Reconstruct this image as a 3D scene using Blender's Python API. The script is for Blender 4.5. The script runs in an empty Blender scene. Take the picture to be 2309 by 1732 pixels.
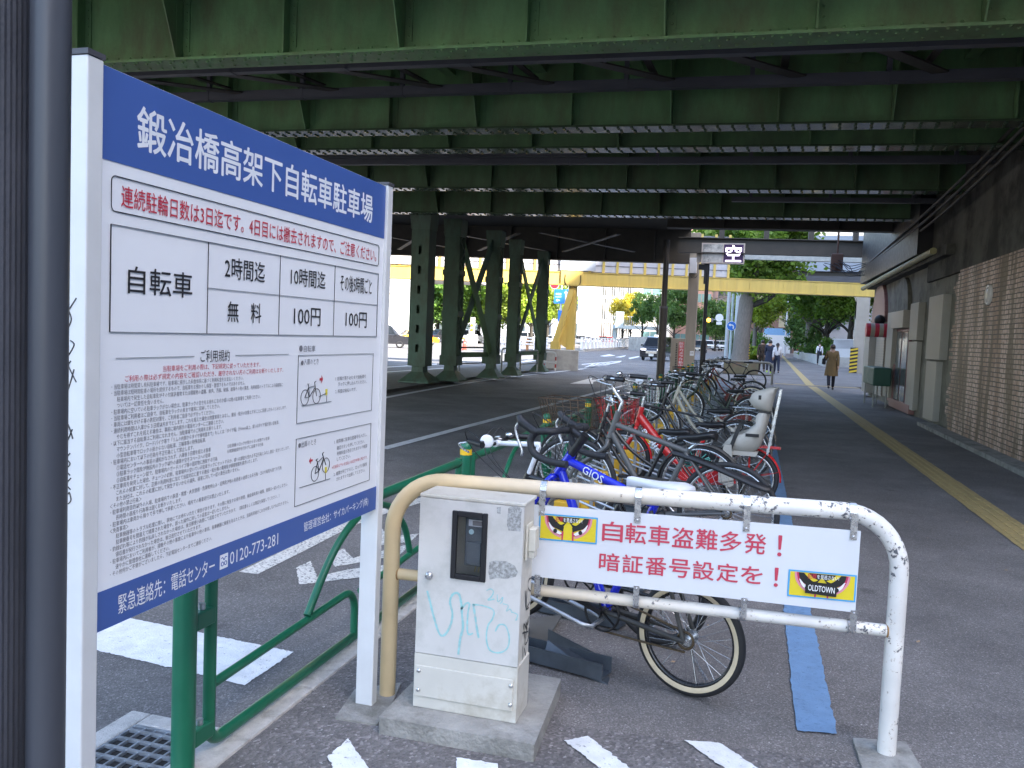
import bpy, math, random
from mathutils import Vector, Matrix
R_=math.radians; pi=math.pi
rnd=random.Random(7)
sc=bpy.context.scene; COL=sc.collection
# ---------------------------------------------------------------- camera
CAMH=1.5; FPX=1868.0; CX,CY=2309/2,866.0
_d=Vector((-1277,30434,FPX)).normalized(); _up=-_d
_y=Vector((1690-CX,773-CY,FPX)); _y=(_y-_up*_y.dot(_up)).normalized(); _x=_y.cross(_up).normalized()
RW=Matrix((_x,_y,_up))            # camera (right, down, forward) -> world
cd=bpy.data.cameras.new('camera'); cam=bpy.data.objects.new('camera',cd); COL.objects.link(cam)
cd.sensor_width=36; cd.sensor_fit='HORIZONTAL'; cd.lens=36*FPX/2309; cd.clip_start=.05; cd.clip_end=3000
m3=Matrix((( RW[0][0],-RW[0][1],-RW[0][2]),(RW[1][0],-RW[1][1],-RW[1][2]),(RW[2][0],-RW[2][1],-RW[2][2])))
cam.matrix_world=Matrix.Translation((0,0,CAMH))@m3.to_4x4(); sc.camera=cam
def _ray(px,py): return RW@Vector((px-CX,py-CY,FPX))
def G(px,py,z=0.0):
    d=_ray(px,py); t=(z-CAMH)/d.z; return Vector((d.x*t,d.y*t,z))
def PY(px,py,Y):
    d=_ray(px,py); t=Y/d.y; return Vector((d.x*t,Y,CAMH+d.z*t))
def PX(px,py,X):
    d=_ray(px,py); t=X/d.x; return Vector((X,d.y*t,CAMH+d.z*t))
# ---------------------------------------------------------------- light
SUN_EL,SUN_DIR=R_(36),Vector((.80,-.40))
w=bpy.data.worlds.new('World'); sc.world=w; w.use_nodes=True
nt=w.node_tree; bg=nt.nodes['Background']; sky=nt.nodes.new('ShaderNodeTexSky'); sky.sky_type='NISHITA'
sky.sun_disc=False; sky.sun_elevation=SUN_EL; sky.sun_rotation=math.atan2(SUN_DIR.x,SUN_DIR.y)
sky.air_density=1.0; sky.dust_density=2.5; sky.ozone_density=1.0
nt.links.new(sky.outputs[0],bg.inputs[0]); bg.inputs[1].default_value=.15
sl=bpy.data.lights.new('sun','SUN'); sl.energy=4.0; sl.angle=R_(.6); sl.color=(1,.93,.82)
so=bpy.data.objects.new('sun',sl); COL.objects.link(so)
_s=Vector((SUN_DIR.x*math.cos(SUN_EL)/SUN_DIR.length,SUN_DIR.y*math.cos(SUN_EL)/SUN_DIR.length,math.sin(SUN_EL)))
so.rotation_euler=_s.to_track_quat('Z','Y').to_euler(); so.location=(0,0,60)
vs=sc.view_settings; vs.view_transform='Standard'; vs.look='None'; vs.gamma=1; vs.exposure=2.65; vs.use_curve_mapping=False
sc.cycles.max_bounces=8; sc.cycles.diffuse_bounces=5; sc.cycles.use_denoising=True
# ---------------------------------------------------------------- helpers
def tag(o,label=None,cat=None,group=None,kind=None):
    if label: o['label']=label
    if cat: o['category']=cat
    if group: o['group']=group
    if kind: o['kind']=kind
    return o
def empty(name,loc=(0,0,0),rz=0,label=None,cat=None,group=None):
    o=bpy.data.objects.new(name,None); COL.objects.link(o); o.location=loc; o.rotation_euler=(0,0,rz); o.empty_display_size=.1
    return tag(o,label,cat,group)
def basis(ax):
    ax=Vector(ax).normalized(); h=Vector((0,0,1)) if abs(ax.z)<.9 else Vector((1,0,0))
    u=h.cross(ax).normalized(); return u,ax.cross(u),ax
class MB:
    def __init__(s): s.v=[]; s.f=[]; s.s=[]; s.m=[]; s.mi=0
    def add(s,vs,fs,smooth=False):
        b=len(s.v); s.v+=[tuple(p) for p in vs]
        for f in fs: s.f.append([b+i for i in f]); s.s.append(smooth); s.m.append(s.mi)
        return s
    def box(s,c,d,M=None):
        x,y,z=[q/2 for q in d]; c=Vector(c)
        P=[Vector(p) for p in ((-x,-y,-z),(x,-y,-z),(x,y,-z),(-x,y,-z),(-x,-y,z),(x,-y,z),(x,y,z),(-x,y,z))]
        P=[(M@p if M else p)+c for p in P]
        return s.add(P,[(0,3,2,1),(4,5,6,7),(0,1,5,4),(1,2,6,5),(2,3,7,6),(3,0,4,7)])
    def bb(s,a,b): return s.box([(a[i]+b[i])/2 for i in range(3)],[abs(b[i]-a[i]) for i in range(3)])
    def bar(s,p0,p1,w,h):      # rectangular bar between two points; w sideways, h up
        p0,p1=Vector(p0),Vector(p1); u,v,n=basis(p1-p0); u*=w/2; v*=h/2
        P=[p0-u-v,p0+u-v,p0+u+v,p0-u+v,p1-u-v,p1+u-v,p1+u+v,p1-u+v]
        return s.add(P,[(0,3,2,1),(4,5,6,7),(0,1,5,4),(1,2,6,5),(2,3,7,6),(3,0,4,7)])
    def cyl(s,p0,p1,r0,r1=None,n=12,caps=True):
        p0,p1=Vector(p0),Vector(p1); r1=r0 if r1 is None else r1; u,v,a=basis(p1-p0)
        C=[(math.cos(2*pi*i/n),math.sin(2*pi*i/n)) for i in range(n)]
        A=[p0+(u*c+v*q)*r0 for c,q in C]; B=[p1+(u*c+v*q)*r1 for c,q in C]
        s.add(A+B,[(i,(i+1)%n,n+(i+1)%n,n+i) for i in range(n)],True)
        if caps: s.add(A,[tuple(range(n-1,-1,-1))]); s.add(B,[tuple(range(n))])
        return s
    def tube(s,pts,r,n=8,closed=False,caps=True):
        pts=[Vector(p) for p in pts]; N=len(pts); rr=r if isinstance(r,(list,tuple)) else [r]*N
        V=[]; pu=None
        for i,p in enumerate(pts):
            a=pts[(i-1)%N] if (closed or i>0) else p; b=pts[(i+1)%N] if (closed or i<N-1) else p
            t=(b-a).normalized() if (b-a).length>1e-9 else Vector((0,0,1))
            if pu is None: u,v,_=basis(t)
            else:
                u=(pu-t*pu.dot(t))
                u=u.normalized() if u.length>1e-6 else basis(t)[0]
                v=t.cross(u)
            pu=u
            V+=[p+(u*math.cos(2*pi*k/n)+v*math.sin(2*pi*k/n))*rr[i] for k in range(n)]
        F=[]
        for i in range(N if closed else N-1):
            j=(i+1)%N
            F+=[(i*n+k,i*n+(k+1)%n,j*n+(k+1)%n,j*n+k) for k in range(n)]
        s.add(V,F,True)
        if caps and not closed: s.add(V[:n],[tuple(range(n-1,-1,-1))]); s.add(V[-n:],[tuple(range(n))])
        return s
    def prism(s,pl,O,u,v,t,smooth=False):   # outline (2d) in plane O,u,v extruded by vector t
        O,u,v,t=Vector(O),Vector(u),Vector(v),Vector(t); n=len(pl)
        A=[O+u*a+v*b for a,b in pl]; B=[p+t for p in A]
        ar=sum(pl[i][0]*pl[(i+1)%n][1]-pl[(i+1)%n][0]*pl[i][1] for i in range(n))
        fl=(ar>0)==(u.cross(v).dot(t)>0)
        q=[(i,(i+1)%n,n+(i+1)%n,n+i) for i in range(n)]
        if not fl: q=[f[::-1] for f in q]
        s.add(A+B,q,smooth)
        a=tuple(range(n)); 
        s.add(A,[a[::-1] if fl else a]); s.add(B,[a if fl else a[::-1]])
        return s
    def poly(s,pts): return s.add(pts,[tuple(range(len(pts)))])
    def lathe(s,pr,O,ax,n=16,smooth=True,e=(1,1)):
        O=Vector(O); u,v,a=basis(ax); V=[]
        for r,h in pr: V+=[O+a*h+(u*math.cos(2*pi*k/n)*e[0]+v*math.sin(2*pi*k/n)*e[1])*r for k in range(n)]
        F=[(i*n+k,i*n+(k+1)%n,(i+1)*n+(k+1)%n,(i+1)*n+k) for i in range(len(pr)-1) for k in range(n)]
        return s.add(V,F,smooth)
    def torus(s,O,ax,R,r,n=40,m=8,a0=0,a1=2*pi,ez=1):
        u,v,a=basis(ax); O=Vector(O); full=abs(a1-a0-2*pi)<1e-6; N=n if full else n+1
        return s.tube([O+(u*math.cos(a0+(a1-a0)*i/n)+v*math.sin(a0+(a1-a0)*i/n)*ez)*R for i in range(N)],r,m,closed=full)
    def sph(s,O,r,n=10,m=6,sc_=(1,1,1),half=False):
        V=[];F=[];O=Vector(O); m0=m
        for i in range(m+1):
            th=pi*i/m if not half else pi/2*i/m
            for k in range(n): V.append(O+Vector((math.sin(th)*math.cos(2*pi*k/n)*r*sc_[0],math.sin(th)*math.sin(2*pi*k/n)*r*sc_[1],math.cos(th)*r*sc_[2])))
        F=[(i*n+k,(i+1)*n+k,(i+1)*n+(k+1)%n,i*n+(k+1)%n) for i in range(m) for k in range(n)]
        return s.add(V,F,True)
    def rivet(s,p,n,r=.014):
        u,v,a=basis(n); p=Vector(p)
        V=[p+(u*math.cos(k*pi/3)+v*math.sin(k*pi/3))*r for k in range(6)]+[p+(u*math.cos(k*pi/3)+v*math.sin(k*pi/3))*r*.6+a*r*.6 for k in range(6)]
        return s.add(V,[(k,(k+1)%6,6+(k+1)%6,6+k) for k in range(6)]+[(6,7,8,9,10,11)],True)
    def loft(s,rings,smooth=True,capa=True,capb=True):
        n=len(rings[0]); V=[p for r in rings for p in r]
        F=[(i*n+k,i*n+(k+1)%n,(i+1)*n+(k+1)%n,(i+1)*n+k) for i in range(len(rings)-1) for k in range(n)]
        s.add(V,F,smooth)
        if capa: s.add(rings[0],[tuple(range(n-1,-1,-1))],False)
        if capb: s.add(rings[-1],[tuple(range(n))],False)
        return s
    def build(s,name,mat,parent=None,bevel=0,M=None,loc=None):
        me=bpy.data.meshes.new(name); me.from_pydata([M@Vector(p) for p in s.v] if M else s.v,[],s.f)
        for mm in (mat if isinstance(mat,(list,tuple)) else [mat]): me.materials.append(mm)
        me.polygons.foreach_set('use_smooth',s.s)
        if isinstance(mat,(list,tuple)): me.polygons.foreach_set('material_index',s.m)
        me.update()
        o=bpy.data.objects.new(name,me); COL.objects.link(o)
        if parent is not None: o.parent=parent
        if loc is not None: o.location=loc
        if bevel:
            b=o.modifiers.new('bevel','BEVEL'); b.width=bevel; b.segments=2; b.limit_method='ANGLE'; b.angle_limit=R_(40)
        return o
def kids(o): return [c for c in bpy.data.objects if c.parent==o]
def copy_tree(o,parent=None,_m=None):
    if _m is None:
        _m={}
        for c in bpy.data.objects:
            if c.parent: _m.setdefault(c.parent,[]).append(c)
    c=o.copy(); COL.objects.link(c)
    if parent is not None: c.parent=parent
    for ch in _m.get(o,[]): copy_tree(ch,c,_m)
    return c
def arc(c,u,v,r,a0,a1,n): # points of an arc
    c,u,v=Vector(c),Vector(u),Vector(v)
    return [c+(u*math.cos(a0+(a1-a0)*i/n)+v*math.sin(a0+(a1-a0)*i/n))*r for i in range(n+1)]
def smooth_path(P,k=6):
    P=[Vector(p) for p in P]; out=[]
    for i in range(len(P)-1):
        a=P[max(i-1,0)];b=P[i];c=P[i+1];d=P[min(i+2,len(P)-1)]
        for j in range(k):
            t=j/k; out.append(.5*((2*b)+(c-a)*t+(2*a-5*b+4*c-d)*t*t+(3*b-a-3*c+d)*t**3))
    return out+[P[-1]]
# ---------------------------------------------------------------- lettering
_tc={}
def glyphs(body,res=2,off=0.0,sp=1.0,lat=False):
    k=(body,res,off,sp)
    if k in _tc: return _tc[k]
    cu=bpy.data.curves.new('t','FONT'); cu.body=body; cu.resolution_u=res; cu.fill_mode='FRONT'; cu.offset=off; cu.space_character=sp
    o=bpy.data.objects.new('t',cu); COL.objects.link(o); bpy.context.view_layer.update()
    me=o.to_mesh(); V=[v.co.copy() for v in me.vertices]; F=[tuple(p.vertices) for p in me.polygons]; o.to_mesh_clear()
    bpy.data.objects.remove(o); bpy.data.curves.remove(cu)
    if not V: V=[Vector((0,0,0)),Vector((1,1,0))];F=[]
    x0=min(v.x for v in V);x1=max(v.x for v in V);y0=min(v.y for v in V);y1=max(v.y for v in V)
    _tc[k]=(V,F,x0,x1,y0,y1); return _tc[k]
def text(mb,body,O,u,v,w=None,h=None,size=None,align='L',res=2,off=0.0,sp=1.0,bold=None):
    """flat lettering: O = lower left (L), centre (C); w/h = extents to fit in metres"""
    if off and bold is None: bold=off*.10
    V,F,x0,x1,y0,y1=glyphs(body,res,0,sp); O,u,v=Vector(O),Vector(u).normalized(),Vector(v).normalized()
    W,Hh=max(x1-x0,1e-6),max(y1-y0,1e-6)
    if size: sx=sy=size
    else:
        sx=w/W if w else h/Hh; sy=h/Hh if h else sx
    ox=x0 if align=='L' else (x0+x1)/2; oy=0 if (size and align=='L') else (y0 if align=='L' else (y0+y1)/2)
    b=(bold or 0)*(10 if False else 1)*Hh*sy*10/2.4; nn=u.cross(v)*.00004
    for k,(dx,dy) in enumerate(((0,0),(b,0),(-b,0),(0,b),(0,-b)) if b else ((0,0),)):
        mb.add([O+u*((p.x-ox)*sx+dx)+v*((p.y-oy)*sy+dy)+nn*k for p in V],F)
    return W*sx,Hh*sy
# ---------------------------------------------------------------- materials
_mc={}
def _node(nt,t,**k):
    n=nt.nodes.new(t)
    for a,b in k.items(): setattr(n,a,b)
    return n
def lin(c):
    f=lambda q:q/12.92 if q<=.04045 else ((q+.055)/1.055)**2.4
    return tuple(f(x/255) for x in c)
def mat(name,col,rough=.6,metal=0,var=.12,scale=8,bump=0,bscale=60,col2=None,cscale=3,cth=.55,cw=.1,spec=.5,trans=0,emit=0,coat=0,alpha=None,stretch=None,ior=1.45):
    if name in _mc: return _mc[name]
    m=bpy.data.materials.new(name); m.use_nodes=True; nt=m.node_tree; b=nt.nodes['Principled BSDF']; L=nt.links
    b.inputs['Roughness'].default_value=rough; b.inputs['Metallic'].default_value=metal; b.inputs['Specular IOR Level'].default_value=spec; b.inputs['IOR'].default_value=ior
    tc=_node(nt,'ShaderNodeTexCoord'); vec=tc.outputs['Object']
    if stretch:
        mp=_node(nt,'ShaderNodeMapping'); mp.inputs['Scale'].default_value=stretch; L.new(vec,mp.inputs[0]); vs_=mp.outputs[0]
    else: vs_=vec
    n=_node(nt,'ShaderNodeTexNoise'); n.inputs['Scale'].default_value=scale; n.inputs['Detail'].default_value=5; n.inputs['Roughness'].default_value=.65; L.new(vs_,n.inputs['Vector'])
    mr=_node(nt,'ShaderNodeMapRange'); mr.inputs[1].default_value=.3; mr.inputs[2].default_value=.7; mr.inputs[3].default_value=1-var; mr.inputs[4].default_value=1+var; L.new(n.outputs[0],mr.inputs[0])
    mx=_node(nt,'ShaderNodeVectorMath',operation='SCALE'); mx.inputs[0].default_value=col[:3]; L.new(mr.outputs[0],mx.inputs['Scale']); out=mx.outputs[0]
    if col2:
        n2=_node(nt,'ShaderNodeTexNoise'); n2.inputs['Scale'].default_value=cscale; n2.inputs['Detail'].default_value=8; n2.inputs['Roughness'].default_value=.7; L.new(vs_,n2.inputs['Vector'])
        r2=_node(nt,'ShaderNodeMapRange'); r2.inputs[1].default_value=cth-cw; r2.inputs[2].default_value=cth+cw; L.new(n2.outputs[0],r2.inputs[0])
        mm=_node(nt,'ShaderNodeMix',data_type='RGBA'); L.new(r2.outputs[0],mm.inputs[0]); L.new(out,mm.inputs[6]); mm.inputs[7].default_value=(*col2[:3],1); out=mm.outputs[2]
    L.new(out,b.inputs['Base Color'])
    rr=_node(nt,'ShaderNodeMapRange'); rr.inputs[1].default_value=.3; rr.inputs[2].default_value=.7; rr.inputs[3].default_value=max(0,rough-.08); rr.inputs[4].default_value=min(1,rough+.08); L.new(n.outputs[0],rr.inputs[0]); L.new(rr.outputs[0],b.inputs['Roughness'])
    if bump:
        n3=_node(nt,'ShaderNodeTexNoise'); n3.inputs['Scale'].default_value=bscale; n3.inputs['Detail'].default_value=4; L.new(vec,n3.inputs['Vector'])
        bp=_node(nt,'ShaderNodeBump'); bp.inputs['Strength'].default_value=bump; bp.inputs['Distance'].default_value=.02; L.new(n3.outputs[0],bp.inputs['Height']); L.new(bp.outputs[0],b.inputs['Normal'])
    if trans: b.inputs['Transmission Weight'].default_value=trans
    if coat: b.inputs['Coat Weight'].default_value=coat; b.inputs['Coat Roughness'].default_value=.05
    if emit: b.inputs['Emission Color'].default_value=(*col[:3],1); b.inputs['Emission Strength'].default_value=emit
    _mc[name]=m; return m
def flat(name,col,rough=.55,**k): return mat(name,col,rough,var=k.pop('var',.05),**k)
# ================================================================ setting: ground
def asphalt(name,base,spk,sc1=180,bump=.5,patch=.25):
    m=bpy.data.materials.new(name); m.use_nodes=True; nt=m.node_tree; b=nt.nodes['Principled BSDF']; L=nt.links
    tc=_node(nt,'ShaderNodeTexCoord'); v=tc.outputs['Object']
    vo=_node(nt,'ShaderNodeTexVoronoi'); vo.inputs['Scale'].default_value=sc1; L.new(v,vo.inputs['Vector'])
    cr=_node(nt,'ShaderNodeValToRGB'); L.new(vo.outputs['Color'],cr.inputs[0])
    e=cr.color_ramp.elements; e[0].position=.0; e[0].color=(*[q*.55 for q in base],1); e[1].position=.72; e[1].color=(*base,1)
    q=e.new(.93); q.color=(*[x*1.7 for x in base],1); q=e.new(.985); q.color=(*spk,1)
    n=_node(nt,'ShaderNodeTexNoise'); n.inputs['Scale'].default_value=1.3; n.inputs['Detail'].default_value=7; n.inputs['Roughness'].default_value=.7; L.new(v,n.inputs['Vector'])
    mr=_node(nt,'ShaderNodeMapRange'); mr.inputs[1].default_value=.3; mr.inputs[2].default_value=.7; mr.inputs[3].default_value=1-patch; mr.inputs[4].default_value=1+patch; L.new(n.outputs[0],mr.inputs[0])
    s=_node(nt,'ShaderNodeVectorMath',operation='SCALE'); L.new(cr.outputs[0],s.inputs[0]); L.new(mr.outputs[0],s.inputs['Scale'])
    # broad worn tracks and oil / gum stains
    n2=_node(nt,'ShaderNodeTexNoise'); n2.inputs['Scale'].default_value=.45; n2.inputs['Detail'].default_value=4; n2.inputs['Distortion'].default_value=.8; L.new(v,n2.inputs['Vector'])
    m2=_node(nt,'ShaderNodeMapRange'); m2.inputs[1].default_value=.35; m2.inputs[2].default_value=.65; m2.inputs[3].default_value=.80; m2.inputs[4].default_value=1.14; L.new(n2.outputs[0],m2.inputs[0])
    v2=_node(nt,'ShaderNodeTexVoronoi'); v2.inputs['Scale'].default_value=1.7; L.new(v,v2.inputs['Vector']); n4=_node(nt,'ShaderNodeTexNoise'); n4.inputs['Scale'].default_value=9; n4.inputs['Detail'].default_value=5; L.new(v,n4.inputs['Vector'])
    ad=_node(nt,'ShaderNodeMath',operation='MULTIPLY_ADD'); ad.inputs[1].default_value=.22; L.new(n4.outputs[0],ad.inputs[0]); L.new(v2.outputs['Distance'],ad.inputs[2])
    m4=_node(nt,'ShaderNodeMapRange'); m4.inputs[1].default_value=.15; m4.inputs[2].default_value=.24; m4.inputs[3].default_value=.72; m4.inputs[4].default_value=1; L.new(ad.outputs[0],m4.inputs[0])
    mm=_node(nt,'ShaderNodeMath',operation='MULTIPLY'); L.new(m2.outputs[0],mm.inputs[0]); L.new(m4.outputs[0],mm.inputs[1])
    s2=_node(nt,'ShaderNodeVectorMath',operation='SCALE'); L.new(s.outputs[0],s2.inputs[0]); L.new(mm.outputs[0],s2.inputs['Scale']); L.new(s2.outputs[0],b.inputs['Base Color'])
    b.inputs['Roughness'].default_value=.82; b.inputs['Specular IOR Level'].default_value=.35
    bp=_node(nt,'ShaderNodeBump'); bp.inputs['Strength'].default_value=bump; bp.inputs['Distance'].default_value=.006; L.new(vo.outputs['Distance'],bp.inputs['Height']); L.new(bp.outputs[0],b.inputs['Normal'])
    return m
M_road=asphalt('road_asphalt',(.175,.168,.168),(.42,.41,.40),150,.35)
M_walk=asphalt('sidewalk_asphalt',(.190,.174,.166),(.50,.48,.46),190,.4)
M_coarse=asphalt('coarse_asphalt',(.168,.155,.152),(.38,.37,.36),95,.9,.3)
def worn(name,col,under,th=.62,scale=45,var=.1):
    return mat(name,col,.75,var=var,scale=12,col2=under,cscale=scale,cth=th,cw=.04,bump=.3,bscale=120)
M_white=worn('marking_white',(.70,.70,.70),(.17,.165,.16),.645,38,.14)
M_whiteold=worn('marking_white_old',(.60,.59,.56),(.10,.10,.105),.56,60)
M_tactile=worn('tactile_yellow',(.40,.295,.125),(.22,.17,.09),.66,30,.18)
M_blue=worn('marking_blue',(.16,.27,.43),(.12,.20,.31),.60,40,.12)
M_kerb=mat('kerb_concrete',(.46,.44,.42),.85,var=.18,scale=14,col2=(.25,.24,.22),cscale=9,cth=.6,bump=.4,bscale=150)
M_conc=mat('weathered_concrete',(.30,.29,.27),.9,var=.22,scale=9,col2=(.15,.145,.13),cscale=5,cth=.56,bump=.5,bscale=70)
M_concp=mat('pale_concrete',(.42,.41,.39),.85,var=.12,scale=3,col2=(.26,.25,.24),cscale=2.2,cth=.6,cw=.15,bump=.2,bscale=40)
def struct(o,l=None): return tag(o,l,None,None,'structure')
ZR=-.06
g=MB().add([(-1500,-1500,ZR),(1500,-1500,ZR),(1500,2500,ZR),(-1500,2500,ZR)],[(0,1,2,3)]).build('road',M_road); struct(g,'grey asphalt road running under the viaduct')
o=MB().bb((-1.64,-8,-.3),(4.0,34,0)).bb((-1.64,34,-.3),(11.5,170,0)).build('sidewalk',M_walk); struct(o,'dark asphalt pavement beside the bicycle racks')
# kerb
k=MB()
for i in range(-3,58):
    k.bb((-1.80,i*.6*5-.0,-.3),(-1.645,i*.6*5+2.994,.006))
o=k.build('kerb',M_kerb,bevel=.012); struct(o,'pale concrete kerb strip along the pavement edge')
# coarse patch in front of the cabinet
a=G(1050,1614); b_=G(1266,1637); c=G(1966,1727); 
P=[(-1.63,-7,.004),(3.9,-7,.004),(3.9,2.7,.004),(c.x,c.y,.004),(b_.x,b_.y,.004),(-.9,3.6,.004),(-1.63,3.75,.004)]
o=MB().poly(P).build('coarse_asphalt_patch',M_coarse); struct(o,'coarse dark asphalt in front of the cabinet')
def marking(polys,mat_,z,name='road_marking',lab=None,rag=False):
    m=MB()
    for p in polys:
        if abs(z)<.05 or rag:     # worn, ragged edge of the near paint
            q=[]
            for i in range(len(p)):
                a=Vector(p[i][:2]); b=Vector(p[(i+1)%len(p)][:2]); n=max(1,min(260,int((b-a).length/.014)))
                for k in range(n): q.append(a.lerp(b,k/n)+Vector((rnd.gauss(0,.0026),rnd.gauss(0,.0026))))
            p=q
        m.poly([(q[0],q[1],z) for q in p])
    o=m.build(name,mat_); return struct(o,lab)
def fix(p):  # counter-clockwise
    ar=sum(p[i][0]*p[(i+1)%len(p)][1]-p[(i+1)%len(p)][0]*p[i][1] for i in range(len(p)))
    return p if ar>0 else p[::-1]
def gp(L,z=0): return fix([tuple(G(x,y,z))[:2] for x,y in L])
# diagonal white bars by the bottom edge
def bar4(a,b,dirv,L): return fix([a,b,(b[0]+dirv[0]*L,b[1]+dirv[1]*L),(a[0]+dirv[0]*L,a[1]+dirv[1]*L)])
bars=[]
for p,q,r in (((737,1713),(784,1671),(826,1732)),((1273,1675),(1326,1665),(1412,1732)),((1543,1675),(1622,1680),(1700,1732))):
    A,B,C=[tuple(G(*t))[:2] for t in (p,q,r)]; d=Vector((C[0]-B[0],C[1]-B[1])).normalized(); bars.append(bar4(A,B,d,.75))
A,B=[tuple(G(*t))[:2] for t in ((1029,1714),(1121,1728))]; bars.append(bar4(A,B,Vector((.35,-1)).normalized(),.7))
marking(bars,M_white,.010,'pavement_marking','white diagonal bars painted on the near pavement')
# blue line along the racks
bl=[(.285,3.3)]+[(.285+.004*i,3.3+i) for i in range(1,25)]
marking([fix([(.262,3.33),(.412,3.36),(.47,14),(.52,27),(.40,27),(.34,14)])],M_blue,.008,'blue_line','blue line painted along the rear wheels')
# tactile strip : studs too
def strip(a,b,w):
    a,b=Vector(a),Vector(b); d=(b-a).normalized(); n=Vector((-d.y,d.x))*w/2
    return fix([tuple(a-n),tuple(a+n),tuple(b+n),tuple(b-n)])
tp=[strip((2.24,-2),(2.3,32.2),.30),strip((2.3,33.1),(4.5,125),.30)]
cross=G(1835,868); tp.append(strip((1.0,33.0),(4.0,33.0),.42))
marking([tp[0],tp[1]],M_tactile,.006,'tactile_paving','yellow tactile strip running along the pavement')
marking([tp[2]],M_tactile,.010,'tactile_paving','yellow tactile cross strip where the viaduct ends')
m=MB()
for j in range(0,150):
    y=3.5+j*.15
    if y>20: break
    for i in (-1,0,1): m.bar((2.245+.0018*y+i*.085,y+.01,.0085),(2.245+.0018*y+i*.085,y+.13,.0085),.028,.006)
struct(m.build('tactile_ribs',M_tactile),'raised ribs of the yellow tactile strip')
# road markings
z1=ZR+.004
marking([gp(((150,1450),(290,1393),(662,1470),(552,1545)),z1)],M_white,z1,'crossing_bar','white bar painted on the road behind the sign',True)
ch=[gp(((668,1280),(675,1318),(860,1296),(905,1270),(790,1283),(715,1300),(700,1265)),z1),gp(((740,1250),(755,1278),(900,1252),(930,1225),(850,1245),(795,1258),(775,1237)),z1),gp(((820,1205),(838,1232),(925,1222),(945,1203),(875,1210),(860,1190)),z1)]
marking(ch,M_whiteold,z1,'chevron_marking','white chevrons painted on the road beside the railing',True)
def pline(px,w,mm,lab,dash=None,name='lane_line'):
    P=[G(x,y,z1) for x,y in px]; P=smooth_path([Vector((p.x,p.y,z1)) for p in P],6); L=[];R=[]
    polys=[]
    for i,p in enumerate(P):
        a=P[max(i-1,0)];b=P[min(i+1,len(P)-1)]; t=(b-a).normalized(); n=Vector((-t.y,t.x,0))*w/2; L.append(p+n);R.append(p-n)
    for i in range(len(P)-1): polys.append(fix([tuple(L[i])[:2],tuple(R[i])[:2],tuple(R[i+1])[:2],tuple(L[i+1])[:2]]))
    return marking(polys,mm,z1,name,lab)
pline(((862,1012),(1150,936),(1420,866),(1470,853)),.15,M_white,'white lane line along the near side of the road')
pline(((800,912),(869,896.5),(1012.7,870.5),(1121,854),(1224,842),(1308,832.5),(1372,822)),.17,M_white,'white edge line beside the island')
pline(((560,1292),(660,1243),(820,1168),(1010,1110),(1130,1075)),.13,M_whiteold,'white edge line behind the green railing')
def quad(px,mm,lab,name='road_arrow'): return marking([gp(px,z1)],mm,z1,name,lab)
quad(((1284,858),(1322,853),(1378,852),(1344,860),(1342,857),(1310,861)),M_white,'white arrow painted on the road past the bicycles') if False else None
marking([gp(((1285,865),(1335,852),(1334,857),(1378,851.5),(1380,854.5),(1338,861),(1337,866)),z1)],M_white,z1,'road_arrow','white arrow painted on the road before the island')
marking([gp(q,z1) for q in (((1352,803),(1374,799),(1388,802),(1364,804)),((1386,805.5),(1412,801),(1408,804),(1400,806)),((1417,807),(1440,803),(1442,805),(1420,810)))],M_white,z1,'road_arrow','white arrows painted on the sunny road')
hz=[]
for i in range(6):
    t=i/6; xa=1316+i*14; hz.append(((xa,829-i*2.2),(xa+7,828-i*2.2),(xa+26-i*2,820.5-i*.9),(xa+20-i*2,821-i*.9)))
hz.append(((1310,834),(1312,832),(1402,814),(1398,817)));hz.append(((1312,822.5),(1312,821),(1402,813.5),(1400,815)))
marking([gp(q,z1) for q in hz],M_white,z1,'hatched_marking','white hatched wedge painted in front of the concrete block')
ll=[]
for q in (((871,857),(925,853),(925,855),(871,859)),((980,845),(1090,838),(1090,840),(980,847)),((871,838),(1000,829.5),(1000,831),(871,840)),((1010,812),(1072,810.5),(1072,812),(1010,813.5)),((1170,816),(1195,811),(1210,813),(1180,817)),((871,827),(985,820),(985,822),(871,829)),((990,833),(1090,828),(1090,829.5),(990,834.5)),((1075,811),(1090,811),(1090,812.5),(1075,812.5)),((1170,828),(1225,822),(1225,823.5),(1170,829.5)),((1180,806),(1200,805),(1200,806.5),(1180,807.5))): ll.append(gp(q,z1))
marking(ll,M_white,z1,'lane_line','white lane lines on the far carriageway')
# island with columns
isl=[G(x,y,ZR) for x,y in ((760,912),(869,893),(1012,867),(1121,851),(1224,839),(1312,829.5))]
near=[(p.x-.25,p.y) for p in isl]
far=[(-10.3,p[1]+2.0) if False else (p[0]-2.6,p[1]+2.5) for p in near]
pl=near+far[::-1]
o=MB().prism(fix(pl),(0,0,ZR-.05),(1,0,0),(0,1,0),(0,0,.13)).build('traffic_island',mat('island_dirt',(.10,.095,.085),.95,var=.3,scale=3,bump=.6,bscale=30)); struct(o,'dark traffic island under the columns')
# small leaves, litter
m=MB(); 
for i in range(70):
    x=rnd.uniform(-1.2,3.4); y=rnd.uniform(2.9,9) if i%2 else rnd.uniform(3,26)
    if i%3==0: x=rnd.uniform(2.6,3.45)
    a=rnd.uniform(0,6.28); s=rnd.uniform(.006,.024); c=Vector((x,y,.012))
    m.poly([c+Vector((math.cos(a+q)*s*(1 if k%2 else .5),math.sin(a+q)*s*(1 if k%2 else .5),rnd.uniform(0,.006))) for k,q in enumerate((0,1.57,3.14,4.71))])
tag(m.build('fallen_leaves',mat('dry_leaf',(.36,.24,.14),.8,var=.4,scale=30)),'dry leaf scraps scattered over the pavement',None,None,'stuff')
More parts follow.
